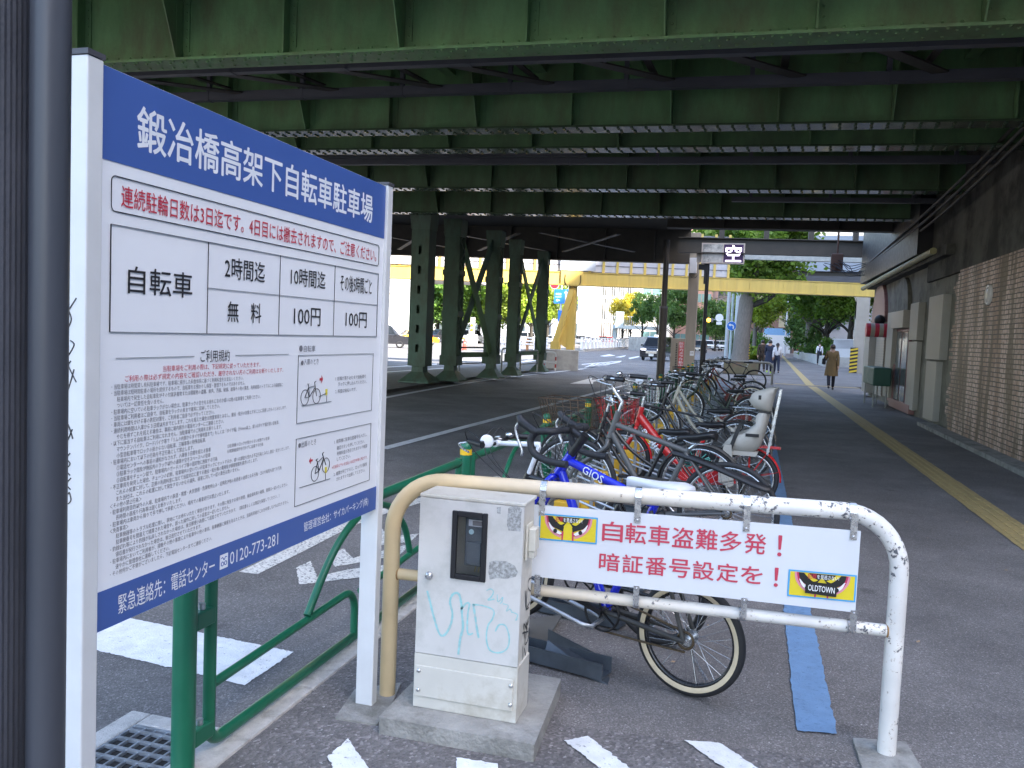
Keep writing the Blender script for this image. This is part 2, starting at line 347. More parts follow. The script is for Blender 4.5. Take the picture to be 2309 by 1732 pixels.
# road gully with grating
gr=empty('drain_grate',label='steel grating in a pale concrete frame beside the green post',cat='drain')
z0=ZR+.02
out=[G(x,y,z0) for x,y in ((150,1722),(340,1618),(430,1630))]
yf=2.66; xl=-2.25; xr=-1.81; yn=.9
m=MB(); wd=.09
m.bb((xl,yn,ZR-.2),(xl+wd,yf,z0)); m.bb((xl+wd,yf-wd,ZR-.2),(xr,yf,z0))
m.build('frame',M_kerb,gr,bevel=.008)
m=MB(); 
xx=xl+wd+.006
n=7; sp=(xr-xx)/n
for i in range(n+1): m.bb((xx+i*sp-.004,yn,z0-.014),(xx+i*sp+.004,yf-wd-.006,z0-.002))
y=yf-wd-.01; i=0
while y>yn: m.bar((xx,y,z0-.006),(xr,y,z0-.006),.012,.012); y-=.062 if i else .03; i+=1
m.build('grating',mat('galvanised',(.42,.45,.50),.45,.75,var=.2,scale=20),gr)
m=MB().bb((xx,yn,ZR+.001),(xr,yf-wd,ZR+.006)); m.build('pit_shade_sheet',flat('pit_shade',(.02,.02,.02),.9),gr)  # thin black sheet on the road paints the dark under the grating
# ================================================================ parking sign board
SX=-1.36; y0,y1=1.482,2.922; zb,zt=.795,2.036
M_post=mat('white_paint',(.60,.61,.62),.4,var=.05,scale=6)
M_panel=mat('sign_white',(.76,.78,.82),.42,var=.03,scale=2)
M_signblue=mat('sign_blue',(.048,.105,.34),.45,var=.05,scale=3)
M_ink=flat('ink_black',(.02,.02,.024),.5); M_inkred=flat('ink_red',(.50,.03,.06),.5); M_inkgrey=flat('ink_grey',(.16,.16,.18),.5)
M_inkwhite=flat('ink_white',(.72,.75,.80),.45); M_inkyel=flat('ink_yellow',(.7,.6,.05),.5)
sg=empty('parking_sign',(SX,(y0+y1)/2,0),label='large white and blue bicycle parking notice board on two white posts',cat='sign')
inv=Matrix.Translation((-SX,-(y0+y1)/2,0))
def sb(m,name,mm,par=sg,bev=0): return m.build(name,mm,par,bev,M=inv)
# left post: square 75mm with flat front; right post
YS=1.436; XQ=PY(140,700,YS).x
for (ya,yb,xa) in ((YS,1.4815,XQ),(2.9225,2.968,SX-.06)):
    sb(MB().bb((xa,ya,-.05),(SX+.012,yb,zt+.004)),'post',M_post,bev=.004)
    pc=sb(MB().bb((xa-.002,ya-.002,zt+.0045),(SX+.014,yb+.002,zt+.016)),'post_cap',flat('cap_dark',(.06,.06,.07),.5))
sb(MB().bb((SX-.055,y0+.004,zb+.01),(SX-.003,y1-.004,zt-.002)),'backing',mat('alu',(.5,.5,.52),.4,.6))
pn=sb(MB().bb((SX-.003,y0,zb),(SX,y1,zt)),'panel',M_panel)
# small footing of right post (leaning base plate)
zbt,zbb=1.838,.886
m=MB().bb((SX+.0002,y0,zbt),(SX+.0015,y1,zt-.001)); sb(m,'top_band',M_signblue,pn)
m=MB().bb((SX+.0002,y0,zb+.001),(SX+.0015,y1,zbb)); sb(m,'bottom_band',M_signblue,pn)
U,V=Vector((0,1,0)),Vector((0,0,1)); XT=SX+.0019; XL=SX+.0012
def S(px,py,x=XT): return PX(px,py,x)
def z1c(x,y): return (150+x/2.3707,700+y/2.3707)     # second zoom window
def z0c(x,y): return (x/2.458,100+y/2.458)           # first zoom window
# --- heading
mw=MB()
a=S(*z0c(757,470)); a_=S(*z0c(2068,920))
p=S(*z0c(760,580)); q=S(*z0c(762,335)); e=S(*z0c(2063,975))
text(mw,'鍛冶橋高架下自転車駐車場',(XT,(p.y+e.y)/2,(p.z+q.z)/2+.001),U,V,w=e.y-p.y,h=(q.z-p.z)*1.0,align='C',off=.034)
sb(mw,'heading_lettering',M_inkwhite,pn)
def tx(mb,s,x0,y0_,x1,zc=z1c,h=None,off=0,res=1,sp=1.0,hz=None):
    p=S(*zc(x0,y0_)); e=S(*zc(x1,y0_)); text(mb,s,p,U,V,w=e.y-p.y,h=hz,off=off,res=res,sp=sp)
# phone line
p=S(*z1c(280,1610));e=S(*z1c(790,1375))
q0=S(*z1c(280,1605));q1=S(*z1c(280,1535))
hh=.036; zl=(zb+zbb)/2-.001
def bl(s,xa,xb,xy,h,off=.0):
    mw=MB(); pa=S(*z1c(xa,xy));pb=S(*z1c(xb,xy)); text(mw,s,(XT,(pa.y+pb.y)/2,zl),U,V,w=pb.y-pa.y,h=h,align='C',off=off); sb(mw,'contact_lettering',M_inkwhite,pn)
bl('緊急連絡先：電話センター',278,790,1480,.046,.006); bl('0120-773-281',875,1130,1270,.036,.0); bl('管理運営会社：サイカパーキング(株)',1270,1610,1110,.036,.004)
# free-dial mark: white tile with two loops
pa=S(*z1c(820,1340)).y; pb=S(*z1c(862,1340)).y; c=(pa+pb)/2; wv=(pb-pa)
m=MB().bb((SX+.0016,pa,zl-.020),(SX+.0024,pb,zl+.020)); fm=sb(m,'dial_mark',M_inkwhite,pn)
m=MB()
for s_ in (-1,1):
    m.torus((XT,c+s_*wv*.2,zl-.006),(1,0,0),wv*.15,.0016,14,5); m.tube([(XT,c,zl+.004),(XT,c+s_*wv*.18,zl+.012),(XT,c+s_*wv*.36,zl+.010)],.0016,5)
sb(m,'dial_loops',M_signblue,fm)
# --- red notice line
mr_=MB(); p=S(*z0c(672,880)); e=S(*z0c(2085,1190))
text(mr_,'連続駐輪日数は3日迄です。4日目には撤去されますので、ご注意ください。',(XT,(p.y+e.y)/2,1.768),U,V,w=e.y-p.y,h=.048,align='C',off=.010)
sb(mr_,'notice_lettering',M_inkred,pn); mr_=MB()
tx(mr_,'当駐車場をご利用の際は、下記規定に従っていただきます。',516,328,1035); tx(mr_,'ご利用の際は必ず規定の内容をご確認いただき、厳守されない方のご利用はお断りいたします。',312,383,1157)
tx(mr_,'※交通系ICでのお支払いは近日中導入予定です。',1418,850,1606)
# arrows
def arrow(mb,c,l,h,s_): # pointing +-Y
    c=Vector(c); mb.prism([(-l*.5*s_,h*.16),(-l*.5*s_,-h*.16),(l*.05*s_,-h*.16),(l*.05*s_,-h*.5),(l*.5*s_,0),(l*.05*s_,h*.5),(l*.05*s_,h*.16)] ,c,U,V,(.0006,0,0))
sb(mr_,'red_lettering',M_inkred,pn)
for c_,l_,h_,s_ in ((S(*z1c(1362,368)),.022,.026,1),(S(*z1c(1306,803)),.022,.022,-1)):
    m=MB(); arrow(m,c_,l_,h_,s_); sb(m,'red_arrow',M_inkred,pn)
# --- black table lettering
mk=MB()
def cc(s,x,y,w_,h,off=.012,zc=z0c):
    mk=MB(); p=S(*zc(x,y)); text(mk,s,p,U,V,w=w_,h=h,align='C',off=off,res=2); sb(mk,'table_lettering',M_ink,pn)
cc('自転車',898,1322,.225,.062); cc('2時間迄',1362,1252,.190,.058); cc('10時間迄',1712,1298,.215,.056); cc('その後5時間ごと',1977,1333,.245,.058)
cc('無　料',1358,1487,.160,.056); cc('100円',1705,1510,.165,.058); cc('100円',1976,1527,.165,.056)
cc('ご利用規約',797,243,.125,.032,.0,z1c)
# --- fine print
fine=[('・当駐車場は時間貸し有料駐車場です。駐車場に掲示した料金体系に基づく利用料金をお支払いください。',240,945),('・当駐車場は短時間駐車の場所を提供するもので、自転車をお預かりし保管・管理するものではありません。',240,955),('駐車場内で発生した自転車及びその付属装着物または積載物の盗難、紛失、汚損、破損、故障その他の事故、利用者間のトラブルによる損害等に',270,1155),('ついては一切責任を負いません。',270,520),('・駐車場内に空いている駐車ラックがない場合は、駐車ラックの空きをお待ちになるか或いは他の駐車場をご利用ください。',240,1035),('・当駐車場ご利用者はご自身で、自転車をラックの奥まで確実に収納してください。',240,820),('・車両には鍵をかける等の防犯対策を、ご利用者ご自身で必ず行ってください。',240,790),('・連続利用時間は入庫から３日間以内までとします。これを超えた場合は放置車両とみなし、撤去・処分の対象とすることに同意したものとみなします。',240,1175),('やむを得ずこれを超える場合は、事前に場内掲示の電話センターにご連絡ください。',268,840),('・以下に該当する自転車はご利用になれません。当駐車場でのご利用をお断りします。',238,830),('マウンテンバイク、ロードバイク等で「リムの内側からタイヤ接地面まで」もしくは「タイヤ幅」が60mm以上、或いはタイヤ幅が狭い自転車、',268,1135),('小型自転車等でロックの掛からない自転車、三輪車等の特殊自転車。',268,745),('・駐車場内において以下の行為を不正行為として禁止します。',238,680),('①電話センターへの事前の通知がなされず、入庫後３日間を超える駐車',268,770),('③駐車ラック間及び施設内のラック以外の通路や空きスペースへの駐車',268,768),('⑤自転車をチェーン錠で、駐車場内のガードパイプ等の固定物に施錠する行為',268,805),('・不正車両を発見した場合、チェーンの切断、駐車場内の空いている駐車ラックにセットするか、或いは課金を免れる不正行為とみなし撤去・処分いたします。',236,1190),('これらの処置に対して、正規の利用料金に加えて当該対応に要する撤去・処分等の費用及び損害賠償を請求いたします。',266,1020),('また当社は、これらの処置に対して発生するいかなる損失、損害に対して一切の責任は負いません。',266,925),('＜その他の禁止行為＞',232,400),('・駐車場利用目的以外の入場、駐車場内での飲酒・喫煙・火気使用・危険物持込み・近隣及び他の利用者の迷惑となる行為・ゴミや吸殻を捨てる行為',234,1147),('長時間の居座り行為等は固くお断りいたします。',264,615),('・駐車場内は車両から降りて手で押して移動ください。場内での乗車走行は禁止いたします。',234,870),('＜免責事項＞',232,330),('駐車機器等のトラブル処理に際し、現地にてお待ちいただく場合があります。その際に発生する待ち時間、機会損失等の補償、賠償は一切いたしません。',264,1180),('駐車機番号を間違えて精算された場合や、誤った操作に対しての返金は一切いたしません。',264,870),('・釣銭切れ等により釣銭が払戻しされなかった場合は、後日郵便小為替にて返金させていただきます。（領収書もしくは預証を保管してください。）',234,1135),('領収書が発行されなかった場合は、後日送付させていただきます。',262,720),('・駐車場内においてご利用者が、接触その他の事故により駐車中の他の車両、駐車機器に損害を与えたときは、当該利用者がこれを弁償しなければなりません。',234,1185),('速やかに管理会社に連絡してください。',262,550),('・その他何かご不便がございましたら、下記電話センターまでご連絡ください。',232,775)]
mf=MB(); zA=S(*z1c(240,424)).z; zB=S(*z1c(232,1428)).z; N=len(fine)
for i,(s,xa,xb) in enumerate(fine):
    z=zA+(zB-zA)*i/(N-1); yy=424+i/(N-1)*1004
    # the column of print is level on the board: ends measured along each line
    ya=S(*z1c(xa,yy)).y; t=(xb-240)/945; yb=S(*z1c(xb,yy-t*(60+i*6))).y
    text(mf,s,(XT,ya,z),U,V,w=yb-ya,h=.0118,res=1)
for s,i,xa,xb in (('②駐車機のロックが掛からない状態での駐車',13,860,1085),('④精算機操作を行わずに出庫する行為',14,860,1052)):
    z=zA+(zB-zA)*i/(N-1); ya=S(*z1c(xa,730)).y; yb=S(*z1c(xb,690)).y; text(mf,s,(XT,ya,z),U,V,w=yb-ya,h=.0105,res=1)
for s,xa,yy,xb in (('自転車',1268,222,1330),('入庫のとき',1270,293,1347),('出庫のとき',1256,735,1333),('1. 前輪が落ち込むまで自転車を',1437,377,1600),('ラックに押し込んでください。',1452,406,1604),('2. 料金は後払いです。',1437,445,1550),('1. 精算機に駐車位置番号を入力し、',1432,715,1605),('確認ボタンを押してください。',1445,748,1592),('利用料金が表示されますので精算',1445,778,1606),('してください。',1445,808,1517),('2. 精算が完了すると、ロックが解除',1428,888,1604),('されますので出庫してください。',1442,914,1594)):
    tx(mf,s,xa,yy,xb,hz=.0205 if xa<1300 else .0145)
for x,y,r in ((1253,204,.010),(1260,281,.0075),(1246,722,.0075)): m_=S(*z1c(x,y)); mf.cyl(m_,m_+Vector((.0006,0,0)),r,n=14)
sb(mf,'fine_print',M_inkgrey,pn)
# --- ruled lines, boxes, bicycle drawings
ml=MB()
def ln(a,b,w_=.0022,closed=False): ml.bar(a,b,w_,.0008)
def rect(ya,za,yb,zb_,w_=.0022):
    for a,b in (((XT,ya,za),(XT,yb,za)),((XT,ya,zb_),(XT,yb,zb_)),((XT,ya,za),(XT,ya,zb_)),((XT,yb,za),(XT,yb,zb_))): ln(a,b,w_)
yl=S(*z0c(612,1300)).y; yr=S(*z0c(2092,1440)).y; zt1=S(*z0c(615,995)).z; zt0=S(*z0c(610,1594)).z
rect(yl,zt0,yr,zt1,.003)
c1=S(*z0c(1152,1350)).y;c2=S(*z0c(1550,1385)).y;c3=S(*z0c(1853,1415)).y; zm=S(*z0c(1153,1350)).z
for c_ in (c1,c2,c3): ln((XT,c_,zt0),(XT,c_,zt1))
ln((XT,c1,zm),(XT,yr,zm))
# rounded box round the red notice
ya,yb,za,zb_=S(*z0c(618,830)).y,S(*z0c(2100,1170)).y,1.731,1.808; r=.012
P=[]
for cy_,cz,a0 in ((yb-r,zb_-r,0),(ya+r,zb_-r,pi/2),(ya+r,za+r,pi),(yb-r,za+r,1.5*pi)):
    P+=[(XT,cy_+r*math.cos(a0+k*pi/10),cz+r*math.sin(a0+k*pi/10)) for k in range(6)]
ml.tube(P,.0013,4,closed=True)
zz=S(*z1c(797,243)).z
for xa,xb in ((265,683),(905,1187)): ln((XT,S(*z1c(xa,250)).y,zz),(XT,S(*z1c(xb,243)).y,zz),.0016)
bx=S(*z1c(1240,240)).y; ex=S(*z1c(1640,227)).y
rect(bx,S(*z1c(1232,604)).z,ex,S(*z1c(1242,241)).z,.0018); rect(bx,S(*z1c(1224,1048)).z,ex,S(*z1c(1229,688)).z,.0018)
def bikedraw(c,s,tilt=0):
    c=Vector(c)
    def P_(a,b): 
        ca,sa=math.cos(tilt),math.sin(tilt); return c+U*((a*ca-b*sa)*s)+V*((a*sa+b*ca)*s)
    for a in (-.5,.5): ml.torus(P_(a,0),(1,0,0),.33*s,.0011,18,4)
    for a,b in (((-.5,0),(-.12,0)),((-.5,0),(-.2,.42)),((-.2,.42),(-.12,0)),((-.2,.42),(.34,.46)),((-.12,0),(.36,.40)),((.5,0),(.30,.62)),((-.24,.55),(-.2,.42)),((.30,.62),(.42,.66)),((-.32,.57),(-.14,.57))): ln(P_(*a),P_(*b),.0024)
bikedraw(S(*z1c(1306,462)),.075); bikedraw(S(*z1c(1358,850)),.075,.25)
for x0_,y0_,x1_,y1_ in ((1258,510,1415,487),(1350,462,1392,440),(1392,440,1390,488),(1246,948,1408,900),(1385,860,1384,905)): ln(S(*z1c(x0_,y0_)),S(*z1c(x1_,y1_)),.0022)
sb(ml,'ruled_lines',M_ink,pn)
m=MB()
for x,y in ((1390,436),(1387,853)): p=S(*z1c(x,y)); m.bb((XT-.001,p.y-.006,p.z-.01),(XT+.0004,p.y+.006,p.z+.01))
sb(m,'yellow_mark',M_inkyel,pn)
# marker scrawl on the street face of the left post
m=MB()
for st in (((172,672),(162,688),(152,704)),((154.5,700),(160.8,719),(154.5,739)),((158.7,768),(167,778),(153.4,803)),((159.7,814),(154.5,824),(162,842),(172,862)),((167,833),(160,858),(152.4,883)),((150,948),(160,975),(164,990)),((163,968),(150,1000)),((158,1022),(150,1034),(158,1046),(149,1060),(158,1072)),((160,1078),(150,1092),(159,1104)),((157,1110),(149,1120),(152,1136),(160,1128),(157,1112))):
    m.tube(smooth_path([PY(x,y,YS-.0006) for x,y in st],5),.0014,5)
sb(m,'scrawl',M_ink)
# post foot slab
o=MB().prism(fix([tuple(G(x,y))[:2] for x,y in ((755,1625),(800,1560),(905,1545),(880,1600),(850,1640))]),(0,0,-.02),(1,0,0),(0,1,0),(0,0,.032)).build('concrete_footing',M_conc,bevel=.006)
tag(o,'flat mossy concrete footing under the sign post and barrier',cat='footing')
# ================================================================ street pole at the left edge
pl=empty('utility_pole',(-1.2,1.0,0),label='dark ribbed pole with a smooth conduit at the left edge',cat='pole')
M_rib=mat('ribbed_rubber',(.050,.053,.066),.45,var=.2,scale=4,bump=.1,bscale=200)
c=_ray(-110,866); c=Vector((c.x,c.y,0)).normalized()*1.12; 
m=MB(); n=220; V=[];F=[]
for z in (-.1,6): V+=[(c.x+(.105+(.0008 if k%2 else 0))*math.cos(2*pi*k/n),c.y+(.105+(.0008 if k%2 else 0))*math.sin(2*pi*k/n),z) for k in range(n)]
m.add(V,[(k,(k+1)%n,n+(k+1)%n,n+k) for k in range(n)],False)
m.build('ribbed_sleeve',M_rib,pl,M=Matrix.Translation((1.2,-1.0,0)))
d=_ray(109,866); d=Vector((d.x,d.y,0)).normalized()*1.02
MB().cyl((d.x,d.y,-.05),(d.x,d.y,6),.0195,n=24).build('conduit',mat('dark_conduit',(.046,.050,.062),.42,var=.15,scale=3,stretch=(6,6,.5)),pl,M=Matrix.Translation((1.2,-1.0,0)))
# ================================================================ green guard railing
M_green=mat('green_enamel',(.010,.125,.066),.38,var=.10,scale=5,coat=.12)
M_zinc=mat('zinc',(.5,.52,.55),.35,.8,var=.15,scale=30)
M_yref=flat('reflector_yellow',(.75,.45,.02),.4)
GX=-1.72
def green_panel(ya,yb,h=.70,first=False):
    """bent pipe rail panel between two posts"""
    rt=empty('guard_rail',(GX,(ya+yb)/2,0)); iv=Matrix.Translation((-GX,-(ya+yb)/2,0)); r=.0215
    yp,yq=ya+.135,yb-.135
    m=MB(); 
    P=[(GX,yp,h-.0)]+[]
    m.tube([(GX,yp,h),(GX,yp,.10)]+arc((GX,yp+.06,.10),(0,-1,0),(0,0,-1),.06,0,pi/2,5)+[(GX,yq-.06,.04)]+arc((GX,yq-.06,.10),(0,0,-1),(0,1,0),.06,0,pi/2,5)+[(GX,yq,h)],r,12)
    m.build('side_frame',M_green,rt,M=iv)
    m=MB().tube([(GX,yp-.0,h-.03),(GX,yq,h-.03)],.026,12); m.build('top_rail',M_green,rt,M=iv)
    mid=(yp+yq)/2
    m=MB().tube([(GX,yp,.245),(GX,3.40 if first else yp+1.0,.27)]+arc((GX,(3.40 if first else yp+1.0)+.0,.17),(0,0,1),(0,1,0),.10,0,pi/2,6)+[(GX,(3.5 if first else yp+1.1),.06)],.0175,10); m.build('curved_pipe',M_green,rt,M=iv)
    s=3.06 if first else yp+.66
    m=MB().tube(smooth_path([(GX,s,.28),(GX,s+.16,.45),(GX,s+.32,.56),(GX,s+.52,.62),(GX,s+.78,.60),(GX,s+1.0,.45),(GX,s+1.1,.27)],5),.0175,10); m.build('arched_pipe',M_green,rt,M=iv)
    m=MB().tube([(GX,s+.5,.0+.24),(GX,s+1.1,.27),(GX,yq,.30)],.0175,10); m.build('middle_rail',M_green,rt,M=iv)
    for y in (yp,yq):
        sg_=-1 if y==yp else 1
        for z in (.10,.50):
            m=MB().bb((GX-.022,min(y,y+sg_*.10),z-.03),(GX+.022,max(y,y+sg_*.10),z+.03)); b=m.build('clamp',M_green,rt,.006,M=iv)
            MB().cyl((GX,y+sg_*.05,z+.03),(GX,y+sg_*.05,z+.05),.012,n=8).build('bolt',M_zinc,b,M=iv)
    return rt
def green_post(y,h=.76):
    rt=empty('guard_post',(GX,y,0)); 
    m=MB().cyl((0,0,-.1),(0,0,h),.038,n=20); m.lathe([(.038,h),(.034,h+.018),(.018,h+.028),(0.001,h+.03)],(0,0,0),(0,0,1),20); m.build('post',M_green,rt)
    MB().cyl((0,0,h-.055),(0,0,h-.018),.0388,n=20).build('reflector',M_yref,rt)
    return rt
Y2=PX(1050,1040,GX).y; Y3=PX(1233,966,GX).y; ys=[2.27,Y2,Y3]+[Y3+(k+1)*2.0 for k in range(10)]
labs=['nearest green railing post beside the sign board','second green railing post, behind the cabinet']
for i,y in enumerate(ys):
    tag(green_post(y,.80 if i==0 else .76),labs[i] if i<2 else 'green railing post with a yellow band behind the bicycles','railing post','green railing posts along the kerb')
for i in range(len(ys)-1):
    tag(green_panel(ys[i],ys[i+1],first=(i==0)),'nearest green railing panel of bent pipes under the sign board' if i==0 else ('green railing panel of bent pipes behind the cabinet' if i==1 else 'green railing panel of bent pipes behind the parked bicycles'),'guard rail','green railing panels along the kerb')
# ================================================================ barrier, banner, cabinet
BL_,BR_=G(873,1570),G(1998,1704); bu=(BR_-BL_); BLEN=bu.length; bu.normalize(); BA=math.atan2(bu.y,bu.x); bn=Vector((bu.y,-bu.x,0))  # towards the camera
def LBp(px,py,off=0.0):    # point on the barrier plane (offset towards camera) in barrier coordinates
    d=_ray(px,py); o=Vector((0,0,CAMH)); P0=BL_+bn*off; t=(P0-o).dot(bn)/d.dot(bn); p=o+d*t-BL_; return Vector((p.dot(bu),-off,p.z))
def chipped():
    m=bpy.data.materials.new('chipped_barrier_paint'); m.use_nodes=True; nt=m.node_tree; b=nt.nodes['Principled BSDF']; L=nt.links
    tc=_node(nt,'ShaderNodeTexCoord'); v=tc.outputs['Object']; sp=_node(nt,'ShaderNodeSeparateXYZ'); L.new(v,sp.inputs[0])
    n=_node(nt,'ShaderNodeTexNoise'); n.inputs['Scale'].default_value=34; n.inputs['Detail'].default_value=10; n.inputs['Roughness'].default_value=.72; L.new(v,n.inputs['Vector'])
    n2=_node(nt,'ShaderNodeTexNoise'); n2.inputs['Scale'].default_value=4; n2.inputs['Detail'].default_value=4; L.new(v,n2.inputs['Vector'])
    # chips: more of them to the right end
    gx=_node(nt,'ShaderNodeMapRange'); gx.inputs[1].default_value=-.2; gx.inputs[2].default_value=1.9; gx.inputs[3].default_value=.735; gx.inputs[4].default_value=.592; L.new(sp.outputs[0],gx.inputs[0])
    a=_node(nt,'ShaderNodeMath',operation='MULTIPLY_ADD'); a.inputs[1].default_value=.35; L.new(n2.outputs[0],a.inputs[0]); s1=_node(nt,'ShaderNodeMath',operation='SUBTRACT'); s1.inputs[1].default_value=.175; L.new(n.outputs[0],s1.inputs[0]); L.new(s1.outputs[0],a.inputs[2])
    gt=_node(nt,'ShaderNodeMath',operation='SUBTRACT'); L.new(a.outputs[0],gt.inputs[0]); L.new(gx.outputs[0],gt.inputs[1])
    ch=_node(nt,'ShaderNodeMapRange'); ch.inputs[1].default_value=-.004; ch.inputs[2].default_value=.004; L.new(gt.outputs[0],ch.inputs[0])
    rust=_node(nt,'ShaderNodeMapRange'); rust.inputs[1].default_value=-.045; rust.inputs[2].default_value=.01; rust.inputs[4].default_value=.5; L.new(gt.outputs[0],rust.inputs[0])
    # old yellowed coat on the left, repainted white on the right
    ye=_node(nt,'ShaderNodeMapRange'); ye.inputs[1].default_value=.25; ye.inputs[2].default_value=1.35; L.new(sp.outputs[0],ye.inputs[0])
    mx=_node(nt,'ShaderNodeMix',data_type='RGBA'); L.new(ye.outputs[0],mx.inputs[0]); mx.inputs[6].default_value=(.60,.46,.27,1); mx.inputs[7].default_value=(.70,.67,.63,1)
    st=_node(nt,'ShaderNodeMapRange'); st.inputs[1].default_value=.35; st.inputs[2].default_value=.7; st.inputs[3].default_value=.85; st.inputs[4].default_value=1.12; L.new(n2.outputs[0],st.inputs[0])
    sv=_node(nt,'ShaderNodeVectorMath',operation='SCALE'); L.new(mx.outputs[2],sv.inputs[0]); L.new(st.outputs[0],sv.inputs['Scale'])
    m1=_node(nt,'ShaderNodeMix',data_type='RGBA'); L.new(rust.outputs[0],m1.inputs[0]); L.new(sv.outputs[0],m1.inputs[6]); m1.inputs[7].default_value=(.42,.27,.14,1)
    m2=_node(nt,'ShaderNodeMix',data_type='RGBA'); L.new(ch.outputs[0],m2.inputs[0]); L.new(m1.outputs[2],m2.inputs[6]); m2.inputs[7].default_value=(.11,.115,.13,1)
    L.new(m2.outputs[2],b.inputs['Base Color']); b.inputs['Roughness'].default_value=.42
    iv=_node(nt,'ShaderNodeMath',operation='SUBTRACT'); iv.inputs[0].default_value=1; L.new(ch.outputs[0],iv.inputs[1])
    bp=_node(nt,'ShaderNodeBump'); bp.inputs['Strength'].default_value=.6; bp.inputs['Distance'].default_value=.002; L.new(iv.outputs[0],bp.inputs['Height']); L.new(bp.outputs[0],b.inputs['Normal'])
    return m
M_chip=chipped()
br=empty('pipe_barrier',BL_,BA,'rust stained and chipped white pipe barrier with rounded corners','barrier')
zl_=LBp(1000,1086).z; zr_=LBp(1880,1150).z; RB=.21; rp=.0325
m=MB()
P=[(0,0,-.05),(0,0,.3),(0,0,zl_-RB)]+arc((RB,0,zl_-RB),(-1,0,0),(0,0,1),RB,0,pi/2,10)[1:]+[(BLEN*t,0,zl_+(zr_-zl_)*t) for t in (.3,.5,.7)]+arc((BLEN-RB,0,zr_-RB),(0,0,1),(1,0,0),RB,0,pi/2,10)+[(BLEN,0,.3),(BLEN,0,-.05)]
m.tube(P,rp,20); m.build('frame',M_chip,br)
a=LBp(1000,1298+10); la=LBp(1219,1331); lb=LBp(1985,1420); sl=(lb.z-la.z)/(lb.x-la.x); f=lambda x:la.z+sl*(x-la.x)
m=MB().tube([(rp*.7,0,f(0)),(BLEN*.5,0,f(BLEN*.5)),(BLEN-rp*.7,0,f(BLEN))],.0225,16); m.build('lower_rail',M_chip,br)
for x in (rp*.9,BLEN-rp*.9): MB().torus((x,0,f(x)),(1,0,0),.0225,.0035,16,6).build('weld_ring',mat('rusty_weld',(.30,.17,.07),.8,var=.3,scale=40),br)
o=MB().prism(fix([tuple(G(x,y))[:2] for x,y in ((1922,1671),(2042,1680),(2090,1760),(1950,1760))]),(0,0,-.02),(1,0,0),(0,1,0),(0,0,.034)).build('concrete_footing',M_conc,bevel=.006)
tag(o,'flat concrete footing under the right end of the pipe barrier',cat='footing')
# ---- banner
OFF=.047
cs=[LBp(x,y,OFF) for x,y in ((1216,1139),(1206,1300),(1926,1381),(1944,1198))]
xL=cs[0].x-.035; xR=(cs[2].x+cs[3].x)/2
def topz(x): return cs[0].z+(cs[3].z-cs[0].z)*(x-cs[0].x)/(cs[3].x-cs[0].x)
def botz(x): return cs[1].z+(cs[2].z-cs[1].z)*(x-cs[1].x)/(cs[2].x-cs[1].x)
bnn=empty('warning_banner',BL_,BA,'white banner with red lettering about bicycle theft clamped to the barrier','banner')
M_ban=mat('banner_white',(.62,.63,.66),.4,var=.03,scale=3)
mb=MB().prism([(xL,botz(xL)),(xR,botz(xR)),(xR,topz(xR)),(xL,topz(xL))],(0,-OFF,0),(1,0,0),(0,0,1),(0,.004,0))
board=mb.build('board',M_ban,bnn)
M_steel=mat('stainless',(.55,.55,.56),.28,.9,var=.1,scale=40)
m=MB()
for px in (1222,1438,1685,1928):
    x=LBp(px,1150,OFF).x; z=zl_+(zr_-zl_)*x/BLEN
    m=MB(); 
    for k in range(15):
        a0=-.5*pi+2*pi*k/16; a1=a0+2*pi/16; R1=rp+.003
        m.poly([(x-.012,R1*math.cos(a0),z+R1*math.sin(a0)),(x+.012,R1*math.cos(a0),z+R1*math.sin(a0)),(x+.012,R1*math.cos(a1),z+R1*math.sin(a1)),(x-.012,R1*math.cos(a1),z+R1*math.sin(a1))])
    m.bb((x-.012,-OFF-.004,z-.095),(x+.012,-OFF-.001,z-.0)); m.bb((x-.012,-OFF-.002,z-.04),(x+.012,-rp+.01,z-.036))
    m.sph((x,-OFF-.004,z-.083),.0055,8,4); c=m.build('clamp',M_steel,bnn)
for px in (1209,1433,1677,1926):
    x=LBp(px,1370,OFF).x; z=f(x); R1=.0255
    m=MB()
    for k in range(16):
        a0=2*pi*k/16; a1=a0+2*pi/16
        m.poly([(x-.011,R1*math.cos(a0),z+R1*math.sin(a0)),(x+.011,R1*math.cos(a0),z+R1*math.sin(a0)),(x+.011,R1*math.cos(a1),z+R1*math.sin(a1)),(x-.011,R1*math.cos(a1),z+R1*math.sin(a1))])
    m.bb((x-.011,-OFF-.004,z-.0),(x+.011,-OFF-.001,z+.075)); m.bb((x-.011,-OFF-.002,z+.0),(x+.011,-.02,z+.004)); m.sph((x,-OFF-.004,z+.066),.005,8,4); m.build('clamp',M_steel,bnn)
def z5(x,y): return (1150+x/2.328,1040+y/2.328)
BU,BV=Vector((1,0,0)),Vector((0,0,1)); OT=OFF+.0025
def B5(x,y,o=OT): return LBp(*z5(x,y),o)
M_redlet=flat('banner_red',(.50,.045,.085),.5)
sk=(topz(xR)-topz(xL))/(xR-xL)
bu2=Vector((1,0,sk)).normalized()
m=MB()
